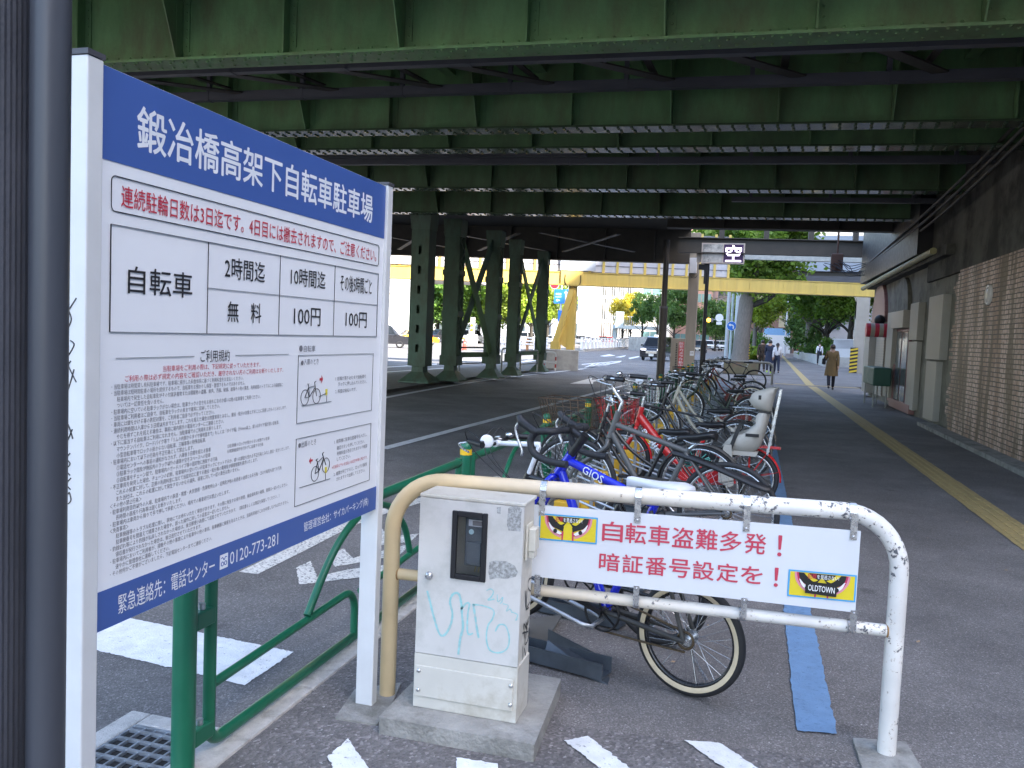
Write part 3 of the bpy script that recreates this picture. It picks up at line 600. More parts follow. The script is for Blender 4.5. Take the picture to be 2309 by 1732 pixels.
for s,(xa,ya,xb,yb),(bx0,by0,bx1,by1) in (('自転車盗難多発！',(487,415,1470,505),(490,310,1470,400)),('暗証番号設定を！',(470,570,1450,672),(476,475,1450,562))):
    c=(B5(xa,ya)+B5(xb,yb)+B5(bx0,by0)+B5(bx1,by1))/4; w_=(B5(xb,yb)-B5(xa,ya)).length; h=(B5(bx0,by0)-B5(xa,ya)).length
    # spaced glyph by glyph, like the sign painter's grid
    n=len(s); st=w_*1.02/n; m=MB()
    for i,ch in enumerate(s):
        text(m,ch,c+bu2*((i-(n-1)/2)*st),bu2,BV,h=h*(.98 if ch not in 'を' else .9) if ch!='！' else h,w=(st*.88 if ch not in '！' else st*.16),align='C',off=.028,res=2)
    m.build('red_lettering',M_redlet,bnn)
def eyes(x0,y0,x1,y1,name,cover):
    c0=B5(x0,(y0*3+y1)/4); tl=B5(x0,y0); 
    o=tl; w_=abs(B5(x1,y1).x-tl.x)-.001; hgt=(topz(.5)-botz(.5))*(.36 if cover else .37)
    def pt(a,b,k): return Vector((o.x+a*w_,-OT-.0008*k,o.z+sk*a*w_-b*hgt))
    def add(mm,pts,k): 
        q=[pt(a,b,k) for a,b in pts]; ar=sum(q[i].x*q[(i+1)%len(q)].z-q[(i+1)%len(q)].x*q[i].z for i in range(len(q)))
        mm.poly(q if ar>0 else q[::-1])
    Mb=flat('sticker_blue',(.06,.33,.62)); My=flat('sticker_yellow',(.66,.52,.02)); Mk=flat('sticker_black',(.012,.012,.012)); Mr=flat('sticker_crimson',(.48,.03,.09)); Mp=flat('sticker_pink',(.65,.25,.30)); Mw=flat('sticker_white',(.75,.75,.75))
    mats=[Mb,My,Mk,Mr,Mp,Mw]; mm=MB()
    def lay(i,pts,k): mm.mi=i; add(mm,pts,k)
    lay(0,((0,0),(1,0),(1,1),(0,1)),0); lay(1,((.025,.06),(.975,.06),(.975,.94),(.025,.94)),1)
    fl=lambda P:[(1-a,b) for a,b in P]
    S_=lambda P:[(p.x,p.y) for p in smooth_path([Vector((a,b,0)) for a,b in P],4)]
    L=[(4,S_(((.09,.07),(.11,.35),(.18,.60),(.28,.78),(.38,.86)))+S_(((.38,.78),(.30,.70),(.22,.55),(.15,.32),(.13,.07))),2),
       (3,S_(((.12,.07),(.15,.36),(.22,.58),(.31,.72),(.40,.78)))+S_(((.40,.70),(.33,.62),(.25,.48),(.19,.30),(.17,.07))),3),
       (2,S_(((.15,.07),(.17,.28),(.24,.46),(.34,.55),(.42,.62)))+S_(((.43,.45),(.36,.34),(.28,.20),(.22,.07))),4),
       (5,S_(((.16,.30),(.20,.52),(.27,.66),(.37,.74)))+S_(((.40,.68),(.33,.58),(.24,.48),(.18,.32))),5),
       (2,[(.285+.035*math.cos(k*pi/5),.61+.085*math.sin(k*pi/5)) for k in range(10)],6),
       (2,((.22,.07),(.5,.07),(.5,.2),(.45,.34),(.40,.52),(.37,.42),(.30,.24)),3),
       (1,S_(((.23,.07),(.29,.22),(.37,.36),(.44,.30)))+[(.36,.22),(.30,.07)],6),
       (3,((.40,.60),(.43,.62),(.42,.94),(.395,.94)),4)]
    for i,P,k in L: lay(i,P,k); lay(i,fl(P),k)
    ob=mm.build('eye_sticker',mats,bnn)
    t=MB(); text(t,'犯罪',pt(.345,.17,8),bu2,BV,w=w_*.13,h=hgt*.17,align='C',off=.03); t.build('red_caption',flat('caption_red',(.5,.03,.05)),ob)
    t=MB(); text(t,'を見逃さない!',pt(.58,.17,8),bu2,BV,w=w_*.32,h=hgt*.16,align='C',off=.02); t.build('white_caption',Mw,ob)
    if cover:
        t=MB(); P=[pt(a,b,9) for a,b in ((.26,.36),(.72,.40),(.715,.86),(.255,.80))]; t.poly(P[::-1]); st=t.build('black_sticker',Mk,bnn)
        t=MB(); text(t,'OLDTOWN',pt(.49,.60,11),Vector((1,0,sk-.05)).normalized(),BV,w=w_*.39,h=hgt*.22,align='C',off=.03); t.build('sticker_lettering',Mw,st)
eyes(155,272,458,408,'a',False); eyes(1463,567,1815,715,'b',True)
# ---- plinth
o=MB().prism(fix([tuple(G(852,1657))[:2],tuple(G(1203,1722))[:2],tuple(G(1264,1566))[:2],(-1.24,3.34)]),(0,0,-.03),(1,0,0),(0,1,0),(0,0,.098))
o=o.build('concrete_plinth',M_conc,bevel=.008); tag(o,'stained concrete slab carrying the grey metal cabinet',cat='plinth')
# ---- cabinet
M_cab=mat('cabinet_paint',(.56,.545,.525),.42,var=.05,scale=5,col2=(.40,.40,.37),cscale=4,cth=.62,cw=.12)
M_cabo=mat('cabinet_cream',(.55,.53,.48),.5,var=.06,scale=5,col2=(.36,.32,.25),cscale=4,cth=.62,cw=.12)
KX0,KX1,KY,KZ0,KZ1=-1.151,-.748,2.866,.068,.886
KYb=3.035
kb=empty('control_cabinet',((KX0+KX1)/2,(KY+KYb)/2,KZ0),label='grey metal control cabinet with a small window and cyan scrawl',cat='cabinet')
iv=Matrix.Translation((-(KX0+KX1)/2,-(KY+KYb)/2,-KZ0))
wx0,wx1,wz0,wz1=-1.016,-.887,.585,.833
def kbd(m,n,mm,par=kb,bev=0): return m.build(n,mm,par,bev,M=iv)
m=MB(); # shell: sides, back, top, so that the window opening is real
m.bb((KX0+.004,KY+.012,KZ0+.21),(KX0+.010,KYb,KZ1-.012)); m.bb((KX1-.010,KY+.012,KZ0+.21),(KX1-.004,KYb,KZ1-.012)); m.bb((KX0+.010,KYb-.006,KZ0+.21),(KX1-.010,KYb,KZ1-.012))
kbd(m,'body',M_cabo)
m=MB().bb((KX0-.004,KY+.004,KZ1-.012),(KX1+.004,KYb+.006,KZ1+.002)); kbd(m,'top_plate',M_cabo,bev=.004)
zd=.281
m=MB() # door with opening
m.bb((KX0,KY,zd),(wx0,KY+.012,KZ1-.013)); m.bb((wx1,KY,zd),(KX1,KY+.012,KZ1-.013)); m.bb((wx0,KY,zd),(wx1,KY+.012,wz0)); m.bb((wx0,KY,wz1),(wx1,KY+.012,KZ1-.013))
door=kbd(m,'door',M_cab)
m=MB().bb((KX0-.003,KY+.002,KZ0),(KX1+.002,KYb,KZ0+.2095)); kbd(m,'base_section',M_cabo,bev=.003)
m=MB().bb((KX0+.002,KY-.004,KZ0+.045),(KX1-.012,KY+.0018,KZ0+.165)); ap=kbd(m,'access_plate',M_cabo,bev=.004)
for x,z in ((-1.131,.212),(-.768,.210),(-1.131,.138),(-.768,.138)):
    m=MB().sph((x,KY-.005,z),.0085,12,6,(1,.6,1)); kbd(m,'bolt',M_steel,ap)
m=MB(); t=.016; M_blk=mat('black_rubber',(.012,.012,.015),.45)
for a,b in (((wx0-.004,wz0-.004),(wx0+t,wz1+.004)),((wx1-t,wz0-.004),(wx1+.004,wz1+.004)),((wx0+t,wz0-.004),(wx1-t,wz0+t)),((wx0+t,wz1-t),(wx1-t,wz1+.004))): m.bb((a[0],KY-.008,a[1]),(b[0],KY+.004,b[1]))
wf=kbd(m,'window_frame',M_blk,door,bev=.003)
M_glass=mat('thin_glass',(.9,.92,.95),.03,var=0,trans=1,ior=1.05)
m=MB().bb((wx0+t,KY+.001,wz0+t),(wx1-t,KY+.003,wz1-t)); kbd(m,'window_pane',M_glass,door)
# meter inside
m=MB().bb((wx0+.03,KY+.05,wz0+.035),(wx1-.016,KY+.11,wz1-.01)); m.bb((wx0+.042,KY+.035,wz0+.045),(wx1-.03,KY+.0505,wz0+.13)); me_=kbd(m,'meter',mat('meter_grey',(.10,.11,.12),.5),bev=.003)
m=MB().bb((wx0+.044,KY+.046,wz1-.06),(wx1-.024,KY+.0495,wz1-.036)); kbd(m,'meter_label',flat('label_white',(.6,.6,.62)),me_)
m=MB().bb((wx0+.06,KY+.0445,wz1-.057),(wx1-.030,KY+.0455,wz1-.039)); kbd(m,'display',flat('lcd',(.22,.2,.2)),me_)
m=MB().cyl((wx0+.055,KY+.0495,wz1-.082),(wx0+.055,KY+.047,wz1-.082),.010,n=16); kbd(m,'seal',flat('seal_pale',(.45,.6,.62)),me_)
m=MB(); 
for i in range(3): m.cyl((wx0+.07+i*.014,KY+.06,wz0+.012),(wx0+.075+i*.014,KY+.06,wz0+.04),.003,n=8)
kbd(m,'terminal',mat('brass',(.6,.5,.3),.35,.8),me_)
m=MB().lathe([(.015,0),(.015,.006),(.012,.012),(.0001,.013)],(-1.104,KY,.581),(0,-1,0),20); m.bb((-1.1065,KY-.0145,.571),(-1.1015,KY-.012,.591)); kbd(m,'latch',M_steel,door)
# glue stains left by torn stickers
def stain(pts,par,name,mm,k=.0006):
    m=MB(); P=[Vector((a,KY-k,b)) for a,b in pts]; ar=sum(P[i].x*P[(i+1)%len(P)].z-P[(i+1)%len(P)].x*P[i].z for i in range(len(P))); m.poly(P if ar>0 else P[::-1]); return kbd(m,name,mm,par)
def z4(x,y): return PY(800+x/2.397,1040+y/2.397,KY)
M_st=mat('glue_stain',(.26,.26,.255),.7,var=.3,scale=60,col2=(.44,.45,.45),cscale=70,cth=.52,cw=.06)
def blob(pts): return [(z4(*p).x,z4(*p).z) for p in pts]
stain(blob(((830,255),(850,243),(890,248),(903,262),(900,300),(898,350),(895,380),(830,375),(822,340),(826,300))),door,'stain',M_st)
stain(blob(((728,545),(760,537),(820,541),(865,565),(883,600),(870,625),(820,636),(770,632),(730,640),(722,600))),door,'stain',M_st)
stain(blob(((768,250),(790,248),(788,285),(770,282))),door,'stain',M_st)
M_cy=mat('cyan_spray',(.29,.53,.54),.6,var=.15,scale=40,col2=(.42,.47,.47),cscale=50,cth=.6,cw=.08)
def ribbon(m,pts,w_,k=.0012,plane=None):
    P=smooth_path([Vector(p) for p in pts],5)
    nrm=plane or Vector((0,-1,0)); L=[];R=[]
    for i,p in enumerate(P):
        t=(P[min(i+1,len(P)-1)]-P[max(i-1,0)]); t.normalize(); s=t.cross(nrm)*w_/2; s*=rnd.uniform(.75,1.15); L.append(p+s+nrm*k);R.append(p-s+nrm*k)
    for i in range(len(P)-1): m.add([L[i],R[i],R[i+1],L[i+1]],[(0,1,2,3)])
m=MB()
for st,w_ in ((((392,700),(410,770),(430,850),(460,935),(490,935),(520,880),(528,820),(515,760),(530,720),(560,715),(575,760),(580,830),(585,900),(570,960),(560,1045)),.009),(((575,800),(600,770),(620,770),(612,820),(608,900),(615,935),(640,930)),.007),(((640,770),(650,830),(660,900),(670,955)),.009),(((640,775),(690,780),(750,805),(745,850),(720,890),(712,960),(730,1020),(780,1035),(825,1010),(835,950),(815,890),(780,885),(760,920)),.006),(((712,700),(735,690),(750,705),(740,730),(720,750),(755,745)),.005),(((770,720),(775,760),(800,735),(795,760),(785,770)),.004),(((800,770),(830,780),(820,810),(840,800),(850,820)),.004),(((850,815),(880,830),(870,860),(880,850)),.004)):
    ribbon(m,[z4(*p) for p in st],w_)
kbd(m,'cyan_scrawl',M_cy,door)
def zs(x,y): # on right side plane
    return PX(800+x/2.397,1040+y/2.397,KX1-.003)
m=MB()
for st in (((955,630),(940,640),(935,680),(950,700),(958,650)),((930,690),(925,790),(920,700)),((945,760),(925,800),(940,790)),((925,870),(930,910),(912,880),(918,960)),((940,840),(925,900),(940,860)),((905,930),(935,920)),((930,900),(918,990),(935,960),(940,900)),((915,1010),(930,1070),(940,1020)),((908,1000),(906,1080))):
    ribbon(m,[zs(*p) for p in st],.006,.0012,Vector((1,0,0)))
kbd(m,'black_scrawl',M_ink)
# lock box on the side
m=MB().bb((KX1-.003,2.91,.665),(KX1+.006,2.99,.80)); m.bb((KX1+.006,2.918,.70),(KX1+.034,2.982,.785)); m.bb((KX1+.006,2.925,.672),(KX1+.03,2.975,.70))
kbd(m,'side_box',mat('ivory_plastic',(.55,.52,.45),.45),kb,.005)
# loose cable between railing and cabinet
o=MB().tube(smooth_path([(-1.30,3.42,.46),(-1.22,3.40,.52),(-1.10,3.36,.50),(-1.0,3.3,.44),(-.95,3.25,.30)],6),.006,8).build('grey_cable',mat('cable_grey',(.22,.23,.27),.5)); tag(o,'thin grey cable looping behind the cabinet',cat='cable')
# ================================================================ railway viaduct
def steel_green(name,c,c2,rough):
    return mat(name,c,rough,var=.22,scale=2.2,col2=c2,cscale=1.6,cth=.55,cw=.12,bump=.15,bscale=25,spec=.3,stretch=(1.3,1.3,.45))
M_gir=steel_green('girder_green',(.135,.255,.11),(.12,.15,.075),.45)
M_gird=steel_green('girder_shade_green',(.14,.245,.11),(.11,.155,.085),.45)
M_cold=steel_green('column_green',(.10,.16,.115),(.08,.09,.06),.5)
M_dark=mat('soot_steel',(.055,.048,.040),.6,var=.25,scale=2)
M_tray=mat('conduit_grey',(.085,.085,.095),.5,var=.25,scale=1.2,stretch=(.6,3,3))
M_deck=mat('deck_dark',(.04,.04,.036),.9,var=.3,scale=1.5)
vd=empty('railway_viaduct',(-4,20,0),label='dark green riveted steel railway viaduct spanning the street and pavement',cat='viaduct')
viv=Matrix.Translation((4,-20,0))
SL=-.0127
def zx(z,x): return z+SL*x
def sbar(m,x0,x1,y,z,wy,h):  # long bar along X following the slope; y,z = centre line bottom
    m.bar((x0,y,zx(z,x0)+h/2),(x1,y,zx(z,x1)+h/2),wy,h)
def girder(Y,z,h=1.15,x0=-46,x1=7,fw=.36,mt=M_gir,rv=True,st0=0,stp=1.45,gus=True,web_r=False,dark=False,fl=None):
    m=MB()
    if fl is None: sbar(m,x0,x1,Y,z,fw,.03)                         # bottom flange
    sbar(m,x0,x1,Y,z+h-.03,fw,.03)
    sbar(m,x0,x1,Y,z+.03,.02,h-.06)                  # web
    sbar(m,x0,x1,Y-.055,z+.0305,.09,.015); sbar(m,x0,x1,Y-.017,z+.031,.014,.11)   # angle
    sbar(m,x0,x1,Y-.017,z+h-.14,.014,.10)
    x=st0-int((st0-x0)/stp)*stp+.1; k=0
    while x<x1-.2:
        zz=zx(z,x)
        m.bb((x-.011,Y-.15,zz+.045),(x+.011,Y-.01,zz+h-.04)); m.bb((x-.011,Y-.025,zz+.14),(x+.10,Y-.0105,zz+h-.14))
        if web_r and x>-14:
            for q in range(9): m.rivet((x+.06,Y-.026,zz+.2+q*.1),(0,-1,0),.014)
        if gus and k%2==0:
            m.prism([(-.15,.05),(-.62,h-.05),(-.15,h-.05)],(x-.008,Y,zz),(0,1,0),(0,0,1),(.016,0,0))
        x+=stp; k+=1
    if rv:
        x=-15.0
        while x<4.6:
            zz=zx(z,x)
            for yy in ((-.145,-.085,.085) if web_r else (-.145,-.09)): m.rivet((x+(0 if yy==-.085 or yy==-.09 else .085),Y+yy,zz-.0005),(0,0,-1),.021)
            if web_r: m.rivet((x+.05,Y-.0245,zz+.095),(0,-1,0),.018)
            x+=.172 if web_r else .2
    if fl:
        b=MB(); sbar(b,x0,x1,Y,z,fw,.03)
        x=-15.0
        while x<4.6:
            zz=zx(z,x)
            for yy in (-.12,-.05,.07,.14): b.rivet((x+.02*(yy>0),Y+yy,zz-.0005),(0,0,-1),.026)
            x+=.2
        gd=m.build('girder',mt,vd,M=viv); b.build('flange_plate',fl,gd,M=viv); return gd
    return m.build('girder',mt,vd,M=viv)
def gz(px,py,Y): p=PY(px,py,Y); return p.z-SL*p.x
M_fl=mat('flange_gloss',(.06,.09,.05),.16,var=.2,scale=1.2,spec=.7,stretch=(.5,2,2))
M_gir2=steel_green('girder_gloom_green',(.095,.165,.078),(.085,.105,.055),.45)  # far girder green darkened to imitate the gloom deeper under the deck
girder(8.75,gz(1700,79,8.57),1.25,web_r=True,st0=.35)
girder(6.3,4.85,1.2,st0=.35,rv=False)
girder(12.2,gz(1700,281,12.02),1.1,st0=.1,mt=M_gir,rv=False,fl=M_fl)
girder(13.55,gz(1700,331,13.37),.95,st0=.6,mt=M_gird,rv=False,fl=M_fl)
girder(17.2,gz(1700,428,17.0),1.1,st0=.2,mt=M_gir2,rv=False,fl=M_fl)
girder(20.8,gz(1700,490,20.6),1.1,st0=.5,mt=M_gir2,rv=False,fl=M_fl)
xe=PY(1556,580,32.2).x
girder(23.2,gz(1700,516,23.0),1.1,x0=xe,st0=.5,mt=M_dark,rv=False,gus=False)
# far face, left: deep dark plate girder with bracing ; right: shallower girder with an open parapet
zl=gz(1250,585,32.0)
m=MB(); sbar(m,-46,xe,32.2,zl,.4,.04); sbar(m,-46,xe,32.2,zl+.04,.03,2.6)
for k in range(0,22):
    x=-1.8-xe*0-k*1.9
    if x>xe-.2: continue
    m.bb((x-.03,32.02,zx(zl,x)+.05),(x+.03,32.18,zx(zl,x)+2.6))
m.build('fascia_girder',M_dark,vd,M=viv)
m=MB()
for k in range(9):
    x=-4.2-k*3.3; m.bar((x,30.2,zl+.25),(x-2.6,26.5,zl+.45),.16,.03); m.bar((x-2.6,30.2,zl+.22),(x,26.5,zl+.42),.16,.03)
m.build('lateral_bracing',mat('bracing_grey',(.06,.055,.05),.55),vd,M=viv)
zr=gz(1750,574,30.3); zt_=gz(1750,538,30.3)
m=MB(); sbar(m,xe-.3,9,30.5,zr,.3,.03); sbar(m,xe-.3,9,30.5,zr+.03,.03,zt_-zr-.06); sbar(m,xe-.3,9,30.5,zt_-.03,.3,.03)
for k in range(7):
    x=PY(1627+k*101,540,30.4).x; m.bb((x-.09,30.4,zx(zt_,x)),(x+.09,30.6,zx(zt_,x)+.75))
m.build('fascia_girder',M_dark,vd,M=viv)
z2=gz(1800,588,33.2); z3=gz(1800,572,33.2)
m=MB(); sbar(m,PY(1640,580,33.2).x,9,33.3,z2,.3,z3-z2); m.build('edge_beam',mat('pale_edge',(.42,.44,.42),.6,var=.15),vd,M=viv)
# deck
m=MB()
dz=5.62
m.add([(-46,8.4,zx(dz,-46)),(9,8.4,zx(dz,9)),(9,23.4,zx(dz,9)),(-46,23.4,zx(dz,-46))],[(0,1,2,3),(3,2,1,0)][:1])
m=MB(); sbar(m,-46,9,14.6,dz,18.0,.3); sbar(m,-46,xe,27.9,dz+.02,8.8,.3)
m.build('deck',M_deck,vd,M=viv)
m=MB(); sbar(m,-46,9,5.5,dz-.4,.25,1.8); m.build('parapet',M_conc,vd,M=viv)
# sleepers/cross girders under the deck
m=MB()
for k in range(36):
    x=4-k*.72
    if k%2==0: m.bb((x-.08,6.4,zx(dz,x)-.28),(x+.08,23,zx(dz,x)-.001))
m.build('cross_beam',M_gird,vd,M=viv)
# cable trays and braces between the girders
def tray(px,py,Y,hh,x0=-20,x1=7,hang=True):
    z=gz(px,py,Y); m=MB(); sbar(m,x0,x1,Y,z-hh/2,.12,hh)
    x=x0+.4
    while x<x1:
        m.bb((x-.006,Y-.068,zx(z,x)-hh/2-.006),(x+.03,Y+.068,zx(z,x)+hh/2+.006)); m.bb((x-.03,Y-.03,zx(z,x)+hh/2),(x+.03,Y+.03,zx(z,x)+hh/2+.5)) if hang else None
        x+=1.62
    m.build('cable_tray',M_tray,vd,M=viv); return z
za=tray(1700,107,9.5,.15); zb2=tray(1700,184,11.25,.13); tray(1700,362,15.2,.12); tray(1900,452,18.9,.10,x0=PY(1650,450,18.9).x); tray(900,350,14.9,.10,x0=-30,x1=-3)
m=MB()
for k in range(14):
    x=6-k*1.62; m.bar((x,9.6,zx(za,x)-.02),(x-1.0+1.9,11.2,zx(zb2,x)+.02),.17,.02); 
    m.bar((x+.7,9.6,zx(za,x)+.1),(x+.7,11.2,zx(zb2,x)+.1),.09,.02)
m.build('diagonal_brace',M_dark,vd,M=viv)
# ================================================================ columns
def column(p,top,wd,idx,slot):
    rt=empty('viaduct_column',(p.x,p.y,ZR+.08),label='green steel viaduct column with a row of slot holes, nearest of the five' if slot else ['', 'second green steel column with lattice side, counted from the sign','third green steel column, between the two crossed braces','fourth green steel column, left of the second crossed brace','fifth and farthest green steel column, beside the yellow pier'][idx],cat='column',group='steel columns under the viaduct')
    h=top-ZR-.08
    d=wd
    m=MB()
    # splayed foot
    def ring(s,z): return [Vector((a*s,b*s,z)) for a,b in ((-1,-1),(1,-1),(1,1),(-1,1))]
    m.loft([ring(d*.86,0),ring(d*.86,.04),ring(d*.34,.30),ring(d*.32,.46)],smooth=False); m.build('foot',M_cold,rt)
    m=MB()
    if slot:
        # front plate with real slots
        zs_=[.62]; w2=d/2; sw,sh=.045,.11
        n=int((h-1.0)/.54); zc=[.95+i*.54 for i in range(n)]
        prev=.46
        for z in zc:
            m.bb((-w2,-w2,prev),(w2,-w2+.02,z-sh)); m.bb((-w2,-w2,z-sh),(-sw,-w2+.02,z+sh)); m.bb((sw,-w2,z-sh),(w2,-w2+.02,z+sh)); prev=z+sh
        m.bb((-w2,-w2,prev),(w2,-w2+.02,h))
        m.bb((-w2,-w2+.0205,.46),(-w2+.02,w2,h)); m.bb((w2-.02,-w2+.0205,.46),(w2,w2,h)); m.bb((-w2+.0205,w2-.02,.46),(w2-.0205,w2,h))
    else:
        w2=d/2
        m.bb((-w2,-w2,.46),(w2,-w2+.02,h)); m.bb((-w2,w2-.02,.46),(w2,w2,h)); m.bb((-w2+.002,-.012,.46),(w2-.002,.012,h))
        m.bb((-w2-.03,-w2-.03,.46),(w2+.03,w2+.03,.75))
        for z in (1.9,3.1): m.bb((-w2-.025,-w2-.025,z),(w2+.025,w2+.025,z+.16))
    m.build('shaft',M_cold,rt)
    if not slot:
        m=MB(); w2=d/2
        for x in (-w2-.004,w2+.004):
            z=.8;k=0
            while z<h-.2:
                a,b=(-w2+.03,w2-.03) if k%2 else (w2-.03,-w2+.03); m.bar((x,a,z),(x,b,z+.3),.012,.05); z+=.3;k+=1
        m.build('lattice',M_cold,rt)
    m=MB(); w2=d/2
    for k in range(int(h/.12)):
        for x in (-w2+.04,w2-.04): m.rivet((x,-w2-.001,.5+k*.12),(0,-1,0),.014) if .5+k*.12<h-.1 else None
    m.build('rivets',M_cold,rt)
    m=MB(); m.loft([ring(d*.53,h-.5),ring(d*.56,h-.3),ring(d*.6,h-.05),ring(d*.6,h)],smooth=False); m.build('capital',M_cold,rt)
    return rt
cols=[G(945,862,ZR+.08),G(1015,858,ZR+.08),G(1106,852,ZR+.08),G(1153,846,ZR+.08),G(1216,838,ZR+.08)]
for i,(p,wd) in enumerate(zip(cols,(.52,.47,.43,.38,.38))): column(p,4.75,wd,i,i==0)
cb=[Vector((c.x,c.y,0)) for c in cols]
def xbrace(a,b,lab):
    rt=empty('cross_brace',(a+b)/2,label=lab,cat='brace'); iv=Matrix.Translation(-(a+b)/2); up=Vector((0,0,1))
    d=(b-a).normalized()*.2; a=a+d; b=b-d
    for s,(p,q) in enumerate(((a+up*.85,b+up*4.4),(a+up*4.4,b+up*.85))):
        o=Vector((.06*s,-.05*s,0)); MB().bar(p+o,q+o,.05,.25).build('strut',M_gird if s else M_cold,rt,M=iv)
    MB().bar(a+up*.78,b+up*.78,.05,.16).build('tie',M_gird,rt,M=iv)
    return rt
xbrace(cb[1],cb[2],'crossed steel brace between the second and third columns'); xbrace(cb[3],cb[4],'crossed steel brace between the fourth and fifth columns')
# island pipe barriers between the columns
M_pipe=mat('dull_pipe',(.30,.30,.28),.5,var=.2,scale=10); M_redw=flat('pipe_red',(.45,.04,.03)); M_ww=flat('pipe_white',(.6,.58,.55))
def hoop(a,b,h,mt,lab,par_bands=False,g='pipe hoops among the columns'):
    rt=empty('pipe_hoop',(a+b)/2,label=lab,cat='barrier',group=g); iv=Matrix.Translation(-(a+b)/2); up=Vector((0,0,1)); d=(b-a).normalized(); r=.12
    P=[a,a+up*(h-r)]+arc(a+up*(h-r)+d*r,-d,up,r,0,pi/2,5)+arc(b+up*(h-r)-d*r,up,d,r,0,pi/2,5)+[b]
    MB().tube(P,.03,10).build('frame',mt,rt,M=iv)
    MB().cyl(a+up*h*.45,b+up*h*.45,.022,n=8).build('rail',mt,rt,M=iv)
    if par_bands:
        for p in (a,b):
            for z in (.12,.42): MB().cyl(p+up*z,p+up*(z+.15),.031,n=10).build('red_band',M_redw,rt,M=iv)
    return rt
I_=lambda x,y:G(x,y,ZR+.08)
hoop(I_(1034,850),I_(1096,846),.95,M_pipe,'dull pipe hoop between the second and third columns')
hoop(I_(1130,840),I_(1145,840),.9,M_pipe,'narrow dull pipe hoop right of the third column')
hoop(I_(1172,846),I_(1211,840),.85,M_pipe,'dull pipe hoop between the fourth and fifth columns')
hoop(I_(1226,834),I_(1252,836),.75,M_ww,'short white pipe hoop with red bands by the concrete block',True)
# ================================================================ right side: brick abutment, arcade
def brick(name):
    m=bpy.data.materials.new(name); m.use_nodes=True; nt=m.node_tree; b=nt.nodes['Principled BSDF']; L=nt.links
    tc=_node(nt,'ShaderNodeTexCoord'); sp=_node(nt,'ShaderNodeSeparateXYZ'); L.new(tc.outputs['Object'],sp.inputs[0]); cb_=_node(nt,'ShaderNodeCombineXYZ'); L.new(sp.outputs[1],cb_.inputs[0]); L.new(sp.outputs[2],cb_.inputs[1])
    br_=_node(nt,'ShaderNodeTexBrick'); nd=_node(nt,'ShaderNodeTexNoise'); nd.inputs['Scale'].default_value=3.5; nd.inputs['Detail'].default_value=3; L.new(tc.outputs['Object'],nd.inputs['Vector']); va=_node(nt,'ShaderNodeVectorMath',operation='MULTIPLY_ADD'); va.inputs[1].default_value=(.03,.022,0); L.new(nd.outputs['Color'],va.inputs[0]); L.new(cb_.outputs[0],va.inputs[2]); L.new(va.outputs[0],br_.inputs['Vector']); br_.inputs['Scale'].default_value=1; br_.inputs['Brick Width'].default_value=.215; br_.inputs['Row Height'].default_value=.072; br_.inputs['Mortar Size'].default_value=.009; br_.inputs['Mortar Smooth'].default_value=.2; br_.inputs['Bias'].default_value=-.1
    br_.inputs['Color1'].default_value=(.38,.235,.165,1); br_.inputs['Color2'].default_value=(.25,.15,.105,1); br_.inputs['Mortar'].default_value=(.06,.048,.038,1)
    # pale lime bloom in vertical runs, broken by dark damp runs
    mp=_node(nt,'ShaderNodeMapping'); mp.inputs['Scale'].default_value=(1,1.5,.22); L.new(tc.outputs['Object'],mp.inputs[0])
    n=_node(nt,'ShaderNodeTexNoise'); n.inputs['Scale'].default_value=1.5; n.inputs['Detail'].default_value=6; n.inputs['Roughness'].default_value=.6; L.new(mp.outputs[0],n.inputs['Vector'])
    r1=_node(nt,'ShaderNodeMapRange'); r1.inputs[1].default_value=.42; r1.inputs[2].default_value=.54; r1.inputs[4].default_value=.85; L.new(n.outputs[0],r1.inputs[0])
    n2=_node(nt,'ShaderNodeTexNoise'); n2.inputs['Scale'].default_value=16; n2.inputs['Detail'].default_value=5; L.new(tc.outputs['Object'],n2.inputs['Vector'])
    mu=_node(nt,'ShaderNodeMath',operation='MULTIPLY'); L.new(r1.outputs[0],mu.inputs[0]); r3=_node(nt,'ShaderNodeMapRange'); r3.inputs[1].default_value=.3; r3.inputs[2].default_value=.55; L.new(n2.outputs[0],r3.inputs[0]); L.new(r3.outputs[0],mu.inputs[1])
    inv_=_node(nt,'ShaderNodeMath',operation='SUBTRACT'); inv_.inputs[0].default_value=1; L.new(br_.outputs['Fac'],inv_.inputs[1]); mu2=_node(nt,'ShaderNodeMath',operation='MULTIPLY'); L.new(mu.outputs[0],mu2.inputs[0]); L.new(inv_.outputs[0],mu2.inputs[1])
    mx=_node(nt,'ShaderNodeMix',data_type='RGBA'); L.new(mu2.outputs[0],mx.inputs[0]); L.new(br_.outputs['Color'],mx.inputs[6]); mx.inputs[7].default_value=(.66,.50,.42,1)
    n4=_node(nt,'ShaderNodeTexNoise'); n4.inputs['Scale'].default_value=2.3; n4.inputs['Detail'].default_value=6; L.new(mp.outputs[0],n4.inputs['Vector']); r4=_node(nt,'ShaderNodeMapRange'); r4.inputs[1].default_value=.50; r4.inputs[2].default_value=.60; r4.inputs[4].default_value=.8; L.new(n4.outputs[0],r4.inputs[0])
    m2=_node(nt,'ShaderNodeMix',data_type='RGBA'); L.new(r4.outputs[0],m2.inputs[0]); L.new(mx.outputs[2],m2.inputs[6]); m2.inputs[7].default_value=(.10,.068,.032,1)
    L.new(m2.outputs[2],b.inputs['Base Color']); b.inputs['Roughness'].default_value=.55
    bp=_node(nt,'ShaderNodeBump'); bp.inputs['Strength'].default_value=.8; bp.inputs['Distance'].default_value=.012; L.new(inv_.outputs[0],bp.inputs['Height']); L.new(bp.outputs[0],b.inputs['Normal'])
    return m
M_brick=brick('lime_streaked_brick'); WX=3.60
wy1=PX(2140,800,WX).y
